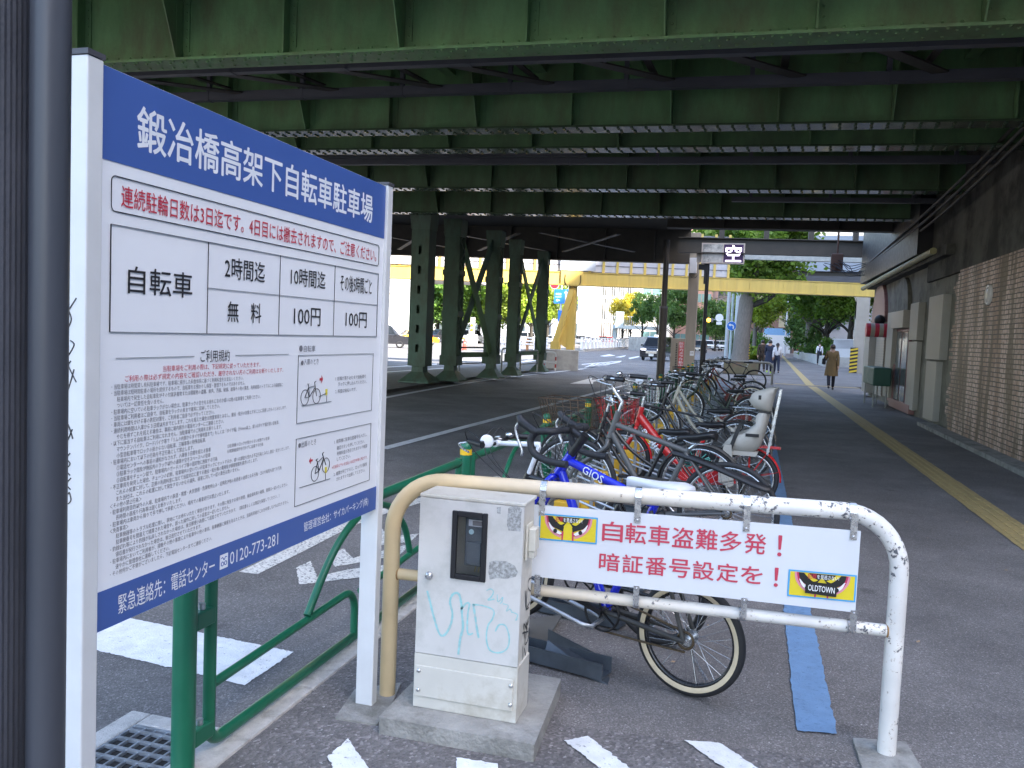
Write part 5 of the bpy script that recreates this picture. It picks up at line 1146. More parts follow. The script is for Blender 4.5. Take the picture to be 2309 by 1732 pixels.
# cream mamachari
b5,f5=bike('city_bicycle','cream step-through bicycle with cream saddle and silver mudguards',(.02,10.3),10,dict(r=.34,rh=(0,.34),fh=(1.12,.40),bb=(.48,.28),st=(.34,.60),sd=(.31,.665),ht=(.83,.93),hb=(.88,.78),fm=M_creamp,tr=.02,sty='mama',sm=M_csad,sl=.27,sw=.2,bar='city',bp=(.80,1.0),rise=.08,back=.2,mg=M_chr,mgf=pi*.98,case=M_dust,rack=M_chr,pm=M_bk))
# silver basket bike
b6,f6=bike('city_bicycle','black bicycle with a silver front basket holding a white roll',(-.05,9.1),10,dict(r=.335,rh=(0,.335),fh=(1.08,.42),bb=(.46,.28),st=(.28,.70),sd=(.22,.76),ht=(.80,.92),hb=(.85,.74),fm=M_blackp,sty='mama',sm=M_bk,bar='city',bp=(.77,1.04),rise=.10,back=.22,mg=M_chr,case=M_bk,bk=dict(d=(.93,1.22,.78,1.02,.15,.18),m=M_chr,nv=9,nr=7)))
MB().cyl((1.08,-.14,1.0),(1.08,.15,1.04),.045,n=14).build('white_roll',M_wsad,b6)
b7,f7=bike('city_bicycle','dark green bicycle with a maroon chain case and black basket',(.12,13.4),10,dict(r=.335,rh=(0,.335),fh=(1.1,.42),bb=(.48,.28),st=(.34,.66),sd=(.30,.74),ht=(.84,.95),hb=(.89,.78),fm=M_greenp,sty='mama',sm=M_bk,bar='city',bp=(.80,1.03),rise=.09,back=.2,mg=M_dust,case=M_maroonp,rack=M_bk,bk=dict(d=(.95,1.22,.82,1.07,.15,.18),m=M_bk)))
b8,f8=bike('city_bicycle','black upright bicycle with cream edged tyres near the far pole',(.10,16.4),8,dict(r=.335,rh=(0,.335),fh=(1.1,.42),bb=(.48,.28),st=(.33,.70),sd=(.28,.80),ht=(.84,.95),hb=(.89,.80),fm=M_blackp,wall=M_cwall,sm=M_bk,bar='city',bp=(.84,1.05),rise=.05,back=.12,cm=M_bk,mg=M_bk))
b9,f9=bike('city_bicycle','maroon bicycle with a black seat cover farther along the racks',(.12,18.8),8,dict(r=.335,rh=(0,.335),fh=(1.1,.42),bb=(.48,.28),st=(.33,.68),sd=(.28,.77),ht=(.84,.95),hb=(.89,.80),fm=M_maroonp,sty='mama',sm=M_bk,bar='city',bp=(.82,1.05),rise=.08,back=.2,case=M_maroonp,mg=M_dust,bk=dict(d=(.95,1.22,.82,1.07,.15,.18),m=M_bk)))
b10,f10=bike('road_bicycle','black road bicycle standing last in the row before the end barrier',(.22,26.2),-2,dict(r=.345,tw=.018,rh=(0,.36),fh=(1.08,.40),bb=(.44,.32),st=(.26,.78),sd=(.22,.92),ht=(.76,.93),hb=(.80,.80),fm=M_blackp,sm=M_bk,bar='drop',bp=(.84,1.0),stem=.04,rim=M_blackp,cm=M_bk))
# ---------------------------------------------------------------- racks
M_rack=mat('rack_steel',(.10,.115,.135),.45,.5,var=.2,scale=8); M_ry=mat('rack_yellow',(.60,.33,.02),.45,var=.12,scale=8)
def rack():
    rt=empty('bicycle_rack',(0,0,0))
    m=MB(); # pressed channel on the ground with a flared mouth
    m.prism([(-.055,.0),(.055,.0),(.055,.07),(.047,.07),(.047,.008),(-.047,.008),(-.047,.07),(-.055,.07)],(0,0,.012),(0,1,0),(0,0,1),(-.55,0,0))
    m.build('ground_channel',M_rack,rt)
    m=MB(); m.tube([(-.50,.07,.03),(-.50,.07,.55),(-.52,.05,.60),(-.52,-.0,.60)],.014,8); m.tube([(-.1,-.075,.25),(-.75,-.075,.42),(-.80,-.06,.44),(-.80,.06,.44),(-.75,.075,.42),(-.1,.075,.25),(-.06,.06,.24),(-.06,-.06,.24)],.010,8,closed=True); m.build('wheel_guide',M_zinc,rt)
    m=MB().box((-.58,.10,.33),(.17,.06,.24)); m.build('lock_box',M_ry,rt,.008)
    MB().box((-.58,.10,.17),(.07,.04,.34)).build('lock_post',M_rack,rt)
    return rt
r0=rack()
labsr='dark steel bicycle rack with a yellow lock box beside the railing'
for i in range(36):
    o=r0 if i==0 else copy_tree(r0)
    o.location=(-.52-.03*(i%2)+.004*i,3.55+i*.66,0); o.rotation_euler=(0,0,-R_(14)); tag(o,labsr,'bicycle rack','bicycle racks along the kerb')
# empty slot: flared metal ramp next to the cabinet
rr_=empty('rack_ramp',(-.62,3.55,0),label='bent grey metal ramp of an empty rack slot beside the cabinet',cat='ramp')
A=[G(x,y,z) for x,y,z in ((1235,1443,.10),(1350,1495,.03),(1375,1530,.0),(1370,1545,.0),(1225,1485,.03))]
m=MB(); P=[a-Vector((-.62+.0,3.55,0)) for a in A]; m.poly(P[::-1]); m.add([P[0],P[1],P[1]+Vector((.0,.0,.035)),P[0]+Vector((0,0,.05))],[(0,1,2,3)])
o=m.build('ramp_plate',M_rack,rr_); s=o.modifiers.new('solid','SOLIDIFY'); s.thickness=.006
A=[G(x,y,.03) for x,y in ((1193,1480),(1235,1443),(1270,1385),(1195,1400))]
m=MB().poly([a-Vector((-.62,3.55,0)) for a in A][::-1]); o=m.build('base_plate',mat('rack_plate',(.14,.135,.125),.6,var=.2),rr_); s=o.modifiers.new('solid','SOLIDIFY'); s.thickness=.006
# ================================================================ yellow railway bridge beyond the viaduct
M_yel=mat('girder_yellow',(.62,.46,.125),.5,var=.1,scale=1.5,col2=(.50,.35,.12),cscale=2.0,cth=.64,cw=.12,stretch=(2,2,.25))
M_npan=mat('noise_panel',(.46,.47,.52),.5,var=.1,scale=2); M_ndark=mat('panel_gap',(.10,.10,.12),.6)
yb=empty('yellow_bridge',(-7,37.1,0),label='yellow girder bridge with grey noise panels crossing the road beyond the viaduct',cat='bridge')
A=Vector((-34,31.0,0));B=Vector((5.3,40.2,0)); d=(B-A).normalized(); n=Vector((d.y,-d.x,0)); yi=Matrix.Translation((7,-37.1,0)); z0=3.81; hgt=.53
def on(px): # point of the girder line below a pixel column
    r=_ray(px,640); t=(A.x*n.x+A.y*n.y)/(r.x*n.x+r.y*n.y); return Vector((r.x*t,r.y*t,0))
u3=Vector((0,0,1))
m=MB(); m.bar(A+u3*(z0+hgt/2),B+u3*(z0+hgt/2),.5,hgt); 
for px in (1263,1283,1302,1313,1629,1655,1688,1764,1838,1925,1100,1000): p=on(px)+n*.255; m.bar(p+u3*z0,p+u3*(z0+hgt),.03,.012)
m.build('girder',M_yel,yb,M=yi)
m=MB(); m.bar(A+u3*(z0-.02)+n*.03,B+u3*(z0-.02)+n*.03,.58,.035); m.bar(A+u3*(z0+hgt+.01),B+u3*(z0+hgt+.01),.56,.03); m.build('flange',M_yel,yb,M=yi)
e=on(1640); 
m=MB(); L=(e-A).length
m.bar(A+n*.05+u3*(z0+hgt+.95),e+n*.05+u3*(z0+hgt+.95),.05,1.85); m.build('noise_panel',M_npan,yb,M=yi)
m=MB()
for k in range(7): m.bar(A+n*.085+u3*(z0+hgt+.06+k*.30),e+n*.085+u3*(z0+hgt+.06+k*.30),.012,.028)
m.build('panel_seams',M_ndark,yb,M=yi)
m=MB(); s=0.0
while s<L:
    p=e-d*s+n*.10; m.bar(p+u3*(z0+hgt-.0),p+u3*(z0+hgt+1.95),.06,.11); s+=.62
m.build('panel_posts',M_yel,yb,M=yi)
a=on(1262)+n*.18;b=on(1341)+n*.18; m=MB().bar(a+u3*(z0+hgt+.95),b+u3*(z0+hgt+.95),.03,1.7); m.build('blank_panel',mat('blank_grey',(.36,.40,.46),.5,var=.05),yb,M=yi)
a=on(800)+n*.18;b=on(985)+n*.18; m=MB().bar(a+u3*(z0+hgt+.95),b+u3*(z0+hgt+.95),.03,1.7); m.build('blank_panel',mat('blank_pale',(.55,.56,.60),.5,var=.05),yb,M=yi)
# pier leg on a concrete block
c=on(1290); p_=lambda px,z,o=0:(lambda q:Vector((q.x,q.y,z)))(on(px)+n*o)
bz=.86
m=MB(); m.bar(p_(1275,bz/2-.05,0)-d*.75,p_(1275,bz/2-.05,0)+d*.72,1.9,bz+.1); o=m.build('concrete_block',M_concp,bevel=.03); tag(o,'large grey concrete block under the yellow bridge leg','block')
m=MB(); m.bar(p_(1293,bz),p_(1293,z0),.36,.34); m.build('leg',M_yel,yb,.01,M=yi)
m=MB(); m.bar(p_(1260,bz+.32,.25),p_(1291,z0-.25,.12),.34,.26); m.bar(p_(1259,bz,.25),p_(1259,bz+.36,.25),.40,.40); m.build('strut',M_yel,yb,.01,M=yi)
m=MB(); P=[p_(1263,bz+.3,.12),p_(1288,bz+.02,.12),p_(1288,z0-.1,.12)]; m.add([q+n*0 for q in P]+[q-n*.04 for q in P],[(0,1,2),(5,4,3),(0,3,4,1),(1,4,5,2),(2,5,3,0)]); m.build('web_plate',M_yel,yb,M=yi)
m=MB(); m.bar(p_(1264,z0+hgt/2,.27),p_(1313,z0+hgt/2,.27),.10,hgt+.12); m.build('joint_box',M_yel,yb,M=yi)
m=MB(); 
for px in (1274,1308): q=p_(px,z0+hgt*.8,.34); m.tube(smooth_path([q,q-u3*.35,(q+p_(1290,z0-.2,.34))/2-u3*.25,p_(1288 if px<1290 else 1293,z0-.1,.3)],4),.014,5)
m.build('cables',M_blk,yb,M=yi)
# ================================================================ poles near the end of the bicycle park
def polebase(px,py): return G(px,py)
p=Vector((-3.15,31.4,0)); dp=empty('dark_pole',p,label='plain dark brown steel pole left of the concrete post',cat='pole')
M_dp=mat('brown_pole',(.040,.034,.030),.4,var=.2,scale=2)
MB().cyl((0,0,-.05),(0,0,2.7),.15,n=16).cyl((0,0,2.7),(0,0,5.2),.105,n=16).build('shaft',M_dp,dp); MB().cyl((0,0,2.66),(0,0,2.74),.155,n=16).build('collar',M_tray,dp)
p=PY(1556,780,32.6); p.z=0; cp=empty('concrete_post',p,label='square concrete post with a white box and a grey board with a red camera notice',cat='post')
M_cp=mat('post_concrete',(.30,.262,.21),.8,var=.12,scale=2,stretch=(4,4,.5))
MB().bb((-.19,-.19,-.05),(.19,.19,5.6)).build('shaft',M_cp,cp,.02)
a=PY(1510,840,32.3); b=PY(1546,764,32.3)
MB().bb((a.x-p.x,-.42,-.02),(b.x-p.x,-.30,b.z)).build('board',M_cp,cp,.01)
a=PY(1528,830,32.2); b=PY(1543,771,32.2); m=MB().bb((a.x-p.x,-.435,a.z),(b.x-p.x,-.4205,b.z)); rs=m.build('red_notice',flat('notice_red',(.50,.07,.07)),cp)
m=MB(); 
for i,ch in enumerate('防犯カメラ作動中'): text(m,ch,((a.x+b.x)/2-p.x,-.437,b.z-.07-i*(b.z-a.z-.1)/7.6),(1,0,0),(0,0,1),h=.10,w=.15,align='C',off=.02)
m.build('lettering',M_inkwhite,rs)
m=MB(); 
for i in range(14): m.bb((a.x-p.x-.11,-.424,a.z+.05+i*.065),(a.x-p.x-.05,-.4205,a.z+.09+i*.065))
m.build('small_print',M_ink,cp)
a=PY(1554,616,32.3); b=PY(1572,582,32.3); MB().bb((a.x-p.x,-.40,a.z),(b.x-p.x,-.20,b.z)).build('white_box',M_wsad,cp,.015)
m=MB().torus((.02,-.33,a.z-.05),(0,1,0),.13,.012,12,5,pi,2*pi); m.build('cable',M_blk,cp)
a=PY(1556,797,32.3); m=MB().bb((.02,-.202,a.z-.09),(.17,-.19,a.z+.09)); nl=m.build('number_label',M_wsad,cp); m=MB(); text(m,'120',(.095,-.204,a.z+.02),(1,0,0),(0,0,1),w=.11,h=.07,align='C'); m.build('digits',M_ink,nl)
# LED sign
p=PY(1586,780,30.6); p.z=0; ls=empty('vacancy_sign',p,label='lit vacancy sign showing one character on a black post',cat='sign')
MB().cyl((0,0,-.05),(0,0,1.5),.10,n=14).cyl((0,0,1.5),(0,0,4.4),.068,n=14).build('post',M_bk,ls)
MB().bb((-.12,-.06,3.55),(.02,.10,4.3)).bb((-.32,-.02,4.05),(-.02,.04,4.25)).build('bracket',M_bk,ls)
tl=PY(1583,548,30.5); br2=PY(1678,596,30.5); X0,X1,Z0,Z1=tl.x-p.x,br2.x-p.x,br2.z,tl.z; 
MB().bb((X0,-.16,Z0),(X1,.10,Z1)).build('case',mat('case_beige',(.50,.42,.36),.5),ls,.012)
MB().bb((X0-.16,-.05,Z0+.06),(X0-.002,.08,Z1-.08)).build('side_case',M_cream,ls)
xm=X0+(X1-X0)*.52
lp=MB().bb((X0+.05,-.166,Z0+.05),(xm-.05,-.159,Z1-.05)).build('blank_half',mat('blank_half',(.50,.48,.44),.5,col2=(.20,.20,.19),cscale=1.6,cth=.5,cw=.06),ls)
dp_=MB().bb((xm,-.166,Z0+.05),(X1-.05,-.159,Z1-.05)).build('display',mat('display_purple',(.045,.012,.07),.4),ls)
m=MB(); text(m,'空',((xm+X1-.05)/2,-.168,(Z0+Z1)/2),(1,0,0),(0,0,1),w=(X1-xm)*.74,h=(Z1-Z0)*.78,align='C',off=.03); m.build('lit_character',mat('led_white',(.9,.75,1.0),.5,emit=.7,var=0),dp_)
# end barrier with board
q=G(1740,868); eb=empty('pipe_barrier',(q.x,q.y,0),label='dull pipe barrier with a khaki board at the far end of the racks',cat='barrier')
P=[(0,0,0),(0,0,.62)]+arc((-.18,0,.62),(1,0,0),(0,0,1),.18,0,pi/2,6)+[(-2.3,0,.80)]+arc((-2.3,0,.62),(0,0,1),(-1,0,0),.18,0,pi/2,6)+[(-2.48,0,0)]
MB().tube(P,.045,10).build('frame',mat('khaki_pipe',(.20,.19,.16),.5,var=.2),eb); MB().cyl((0,0,.35),(-2.48,0,.35),.035,n=8).build('lower_rail',mat('khaki_pipe',(0,0,0)),eb)
MB().bb((-1.75,-.06,.36),(-.50,-.046,.76)).build('board',mat('khaki_board',(.22,.20,.13),.7,var=.15,scale=4,col2=(.28,.17,.13),cscale=3,cth=.6),eb)
# ================================================================ people
def person(name,lab,p,h,rz,pose,skin,hair,parts,g=None,shoe=None,lean=0):
    """pose: dict of limb angles. body is one skinned surface; clothes are shells round it"""
    rt=empty(name,(p.x,p.y,p.z),rz,lab,'person',g); k=h/1.70
    J={}
    J['pel']=Vector((0,0,.92)); J['spi']=Vector((0,.0+.02*lean,1.12)); J['che']=Vector((0,.03*lean,1.32)); J['nek']=Vector((0,.05*lean,1.45)); J['hd0']=Vector((0,.06*lean+.015,1.53)); J['hd1']=Vector((0,.06*lean+.02,1.63))
    F=Vector((0,1,0)) # facing +y local
    def limb(o,a,b,L1,L2,side=0,bend=1):
        d1=Vector((side,math.sin(a),-math.cos(a))).normalized(); k1=o+d1*L1; d2=Vector((side*.4,math.sin(a+b),-math.cos(a+b))).normalized(); return k1,k1+d2*L2
    for s,S_ in ((-1,'R'),(1,'L')):
        s=-s if False else s
        J['sh'+S_]=Vector((s*.175,.03*lean,1.385)); la,lb,ls=pose.get('arm'+S_,(.05,.15,.08)); J['el'+S_],J['wr'+S_]=limb(J['sh'+S_],la,lb,.275,.245,s*ls)
        J['pa'+S_]=J['wr'+S_]+(J['wr'+S_]-J['el'+S_]).normalized()*.07
        J['hi'+S_]=Vector((s*.085,0,.88)); ga,gb=pose.get('leg'+S_,(0,0)); J['kn'+S_],J['an'+S_]=limb(J['hi'+S_],ga,-gb,.42,.40,s*.02); J['to'+S_]=J['an'+S_]+Vector((s*.02,.15,-.055))
    mz=min(J['an'+q].z for q in 'LR')-.08
    for q in J: J[q]=(J[q]-Vector((0,0,mz)))*k
    def skinobj(nm,mt,edges,rad,par,root=0,lvl=1):
        names=[];
        for a,b in edges:
            for q in (a,b):
                if q not in names: names.append(q)
        me=bpy.data.meshes.new(nm); me.from_pydata([JJ[q] for q in names],[(names.index(a),names.index(b)) for a,b in edges],[]); me.materials.append(mt)
        o=bpy.data.objects.new(nm,me); COL.objects.link(o); o.parent=par
        md=o.modifiers.new('skin','SKIN'); md.use_smooth_shade=True
        sv=me.skin_vertices[0].data
        for i,q in enumerate(names):
            r=rad[q]; r=(r,r) if not isinstance(r,tuple) else r; sv[i].radius=(r[0]*k,r[1]*k); sv[i].use_root=(i==root)
        s=o.modifiers.new('sub','SUBSURF'); s.levels=lvl; s.render_levels=lvl; return o
    JJ=dict(J)
    # five fingers each side
    fe=[];fr={}
    for S_ in 'LR':
        w_=J['wr'+S_]; pa=J['pa'+S_]; dr=(pa-w_).normalized(); ac=Vector((0,1,0)); inw=Vector((-1 if S_=='L' else 1,0,0))
        for f,(o,l) in enumerate(((-.028,.062),(-.010,.074),(.010,.078),(.028,.068))):
            JJ[f'f{f}{S_}']=pa+(dr*.03+ac*o)*k; JJ[f'g{f}{S_}']=pa+(dr*(.02+l)+ac*o+inw*.018)*k; fe+=[('pa'+S_,f'f{f}{S_}'),(f'f{f}{S_}',f'g{f}{S_}')]; fr[f'f{f}{S_}']=.010; fr[f'g{f}{S_}']=.008
        JJ['t0'+S_]=w_+(dr*.03+ac*.036)*k; JJ['t1'+S_]=w_+(dr*.065+ac*.055+inw*.01)*k; fe+=[('wr'+S_,'t0'+S_),('t0'+S_,'t1'+S_)]; fr['t0'+S_]=.012; fr['t1'+S_]=.009
    E_=[('pel','spi'),('spi','che'),('che','nek'),('nek','hd0'),('hd0','hd1')]+[e for S_ in 'LR' for e in (('che','sh'+S_),('sh'+S_,'el'+S_),('el'+S_,'wr'+S_),('wr'+S_,'pa'+S_),('pel','hi'+S_),('hi'+S_,'kn'+S_),('kn'+S_,'an'+S_),('an'+S_,'to'+S_))]+fe
    JJ['nose']=J['hd0']+Vector((0,.105,.02))*k; E_.append(('hd0','nose'))
    rad=dict(pel=(.13,.10),spi=(.115,.09),che=(.13,.10),nek=.052,hd0=(.078,.09),hd1=(.082,.10),nose=.012); rad.update({a+S_:b for S_ in 'LR' for a,b in dict(sh=.058,el=.042,wr=.029,pa=.034,hi=.085,kn=.058,an=.04,to=.035).items()}); rad.update(fr)
    body=skinobj('body',skin,E_,rad,rt)
    # face: eyes, mouth, ears
    hd=J['hd0']; m=MB()
    for s in (-1,1): m.sph(hd+Vector((s*.032,.083,.035))*k,.011*k,8,4)
    m.build('eyes',M_ink,rt)
    MB().box(hd+Vector((0,.09,-.045))*k,(.045*k,.012*k,.01*k)).build('mouth',flat('lips',(.3,.12,.1)),rt)
    m=MB()
    for s in (-1,1): m.sph(hd+Vector((s*.083,.0,.015))*k,.024*k,8,5,(.4,.7,1.2))
    m.build('ears',skin,rt)
    # hair cap
    if hair:
        hm,kind=hair; c=hd+Vector((0,-.012,.05))*k; m=MB(); n=14; V=[];F=[]
        for i in range(7):
            th=pi*.62*i/6
            for j in range(n):
                a=2*pi*j/n; fr_=math.sin(a)>.2; t=th*(.62 if fr_ else 1.0)
                V.append(c+Vector((math.sin(t)*math.cos(a)*.098,math.sin(t)*math.sin(a)*.112,math.cos(t)*.115))*k)
        m.add(V,[(i*n+j,(i+1)*n+j,(i+1)*n+(j+1)%n,i*n+(j+1)%n) for i in range(6) for j in range(n)],True)
        if kind=='long': m.loft([[c+Vector((.085*math.cos(2*pi*q/10)*w_,-.055+.05*math.sin(2*pi*q/10)*w_,z))*k for q in range(10)] for z,w_ in ((.03,1.0),(-.08,1.0),(-.16,.8))])
        if kind=='pony': m.tube([c+Vector(q)*k for q in ((0,-.10,.03),(0,-.14,-.04),(.0,-.13,-.16),(.01,-.11,-.28),(.01,-.10,-.34))],[.03*k,.034*k,.034*k,.026*k,.008*k],8)
        m.build('hair',hm,rt)
    for kind,mm in parts:
        if kind in('jacket','vest','shirt'):
            ed=[('pel','spi'),('spi','che'),('che','nek')]; rd=dict(pel=(.155,.125),spi=(.145,.12),che=(.155,.125),nek=.066)
            gr=1.1 if kind!='vest' else 1.13
            if kind!='vest':
                for S_ in 'LR': ed+=[('che','sh'+S_),('sh'+S_,'el'+S_),('el'+S_,'wr'+S_)]; rd.update({'sh'+S_:.078,'el'+S_:.060,'wr'+S_:.048})
            skinobj(kind,mm,ed,{a:(b if not isinstance(b,tuple) else (b[0]*(gr/1.1),b[1]*(gr/1.1))) for a,b in rd.items()},rt)
        if kind=='trousers':
            ed=[('spi','pel')]; rd=dict(spi=(.125,.10),pel=(.148,.12))
            for S_ in 'LR': ed+=[('pel','hi'+S_),('hi'+S_,'kn'+S_),('kn'+S_,'an'+S_)]; rd.update({'hi'+S_:.102,'kn'+S_:.075,'an'+S_:.058})
            skinobj('trousers',mm,ed,rd,rt)
        if kind in('coat','skirt'):
            m=MB(); zs_=((1.12,.165),(.98,.185),(.82,.21),(.66,.235),(.52,.25)) if kind=='coat' else ((1.0,.15),(.85,.18),(.7,.2),(.55,.22)); R=[]
            for z,rr in zs_:
                R.append([Vector((rr*math.cos(2*pi*q/16)*(1+.05*math.sin(3*q+z*9)),rr*.74*math.sin(2*pi*q/16)*(1+.06*math.cos(2*q+z*7)),z-mz))*k for q in range(16)])
            m.loft(R,capa=False,capb=False); m.build(kind,mm,rt)
        if kind=='bag': 
            m=MB(); c=(J['wrR']+J['hiR'])/2+Vector((-.12,-.02,.05))*k; m.box(c,(.12*k,.30*k,.22*k)); b_=m.build('bag',mm,rt,.03); MB().tube([c+Vector((0,.1,.1))*k,J['shR']+Vector((-.02,.05,.06))*k,J['shR']+Vector((-.02,-.05,.06))*k,c+Vector((0,-.1,.1))*k],.012*k,6).build('bag_strap',mm,rt)
        if kind=='mask': MB().sph(hd+Vector((0,.055,-.03))*k,.055*k,10,6,(1,.85,.9)).build('face_mask',mm,rt)
        if kind=='cap': MB().sph(hd+Vector((0,-.0,.06))*k,.112*k,12,5,(.95,1.05,.9),half=True).build('cap',mm,rt)
        if kind=='collar': MB().tube([J['nek']+Vector((.065*math.cos(q),.06*math.sin(q),.0))*k for q in [i*.7 for i in range(9)]],.025*k,6,closed=True).build('collar',mm,rt)
    for S_ in 'LR':
        a=J['an'+S_]; t=J['to'+S_]; MB().loft([[a+Vector((.042*math.cos(2*pi*q/8)*w_,y,-.045+.035*math.sin(2*pi*q/8)*hh))*k for q in range(8)] for y,w_,hh in ((-.07,.7,.9),(-.03,1,1.3),(.06,1.05,1.0),(.14,.95,.75),(.19,.5,.5))]).build('shoe',shoe or M_ink,rt)
    return rt
SK=mat('skin',(.45,.28,.20),.5,var=.05); HK=mat('hair_black',(.012,.010,.010),.4); HB=mat('hair_brown',(.05,.028,.018),.45)
cl=lambda n,c,**k: mat('cloth_'+n,c,.85,var=.15,scale=10,bump=.3,bscale=60,**k)
walk1=dict(legL=(.30,.12),legR=(-.28,.35),armL=(-.25,.1,.10),armR=(.25,.25,.10)); walk2=dict(legL=(-.25,.35),legR=(.26,.1),armL=(.25,.3,.12),armR=(-.2,.1,.12)); stand=dict(legL=(.05,.0),legR=(-.08,.1),armL=(.02,.15,.14),armR=(.05,.2,.14))
g0='people on the far pavement'
P_=lambda x,y:G(x,y)
person('person','person in a khaki trench coat with a dark shoulder bag walking away',G(1872,879),1.60,0,dict(walk1,armR=(.2,1.3,.12)),SK,(HB,'short'),(('jacket',cl('khaki',(.18,.115,.05))),('coat',cl('khaki',(0,0,0))),('trousers',cl('dark',(.02,.02,.03))),('bag',cl('bagblack',(.015,.015,.018)))),g0)
person('person','person in a white top and dark trousers with a long ponytail, walking away',G(1750,843),1.58,0,walk2,SK,(HK,'pony'),(('shirt',cl('white',(.70,.70,.74))),('trousers',cl('navy',(.02,.028,.055)))),g0)
person('person','person in a long navy coat and yellow-green shoes walking away',G(1733,842),1.72,0,walk1,SK,(HK,'short'),(('jacket',cl('navycoat',(.022,.030,.060))),('coat',cl('navycoat',(0,0,0))),('trousers',cl('dark',(0,0,0)))),g0,shoe=flat('lime_shoe',(.45,.75,.05)))
person('person','person in a dark brown suit walking away, leftmost of the trio',G(1716,840),1.72,.1,walk2,SK,(HK,'short'),(('jacket',cl('brown',(.045,.032,.024))),('trousers',cl('brown',(0,0,0)))),g0)
person('person','person in a white shirt, dark waistcoat and face mask walking towards the camera',G(1846,823),1.72,pi,stand,SK,(HK,'short'),(('shirt',cl('white',(0,0,0))),('vest',cl('vest',(.035,.035,.075))),('trousers',cl('dark',(0,0,0))),('mask',cl('mask',(.75,.78,.80)))),g0)
person('person','person in a dark red jacket with a red bag walking beside the planter wall',G(1803,807.6),1.66,.2,walk1,SK,(mat('hair_grey',(.25,.24,.24),.6),'short'),(('jacket',cl('wine',(.075,.018,.028))),('trousers',cl('slate',(.06,.07,.10))),('bag',cl('redbag',(.35,.02,.02)))),g0)
person('person','person in a pale jacket standing far along the pavement',G(1783,798),1.65,pi,stand,SK,(HK,'short'),(('jacket',cl('pale',(.55,.53,.48))),('trousers',cl('grey',(.12,.12,.13)))),g0)
person('person','person in pale clothes far off beside the hedge, left of the trio',G(1703,803),1.65,0,walk2,SK,(HK,'short'),(('jacket',cl('lilac',(.45,.42,.50))),('trousers',cl('grey',(0,0,0)))),g0)
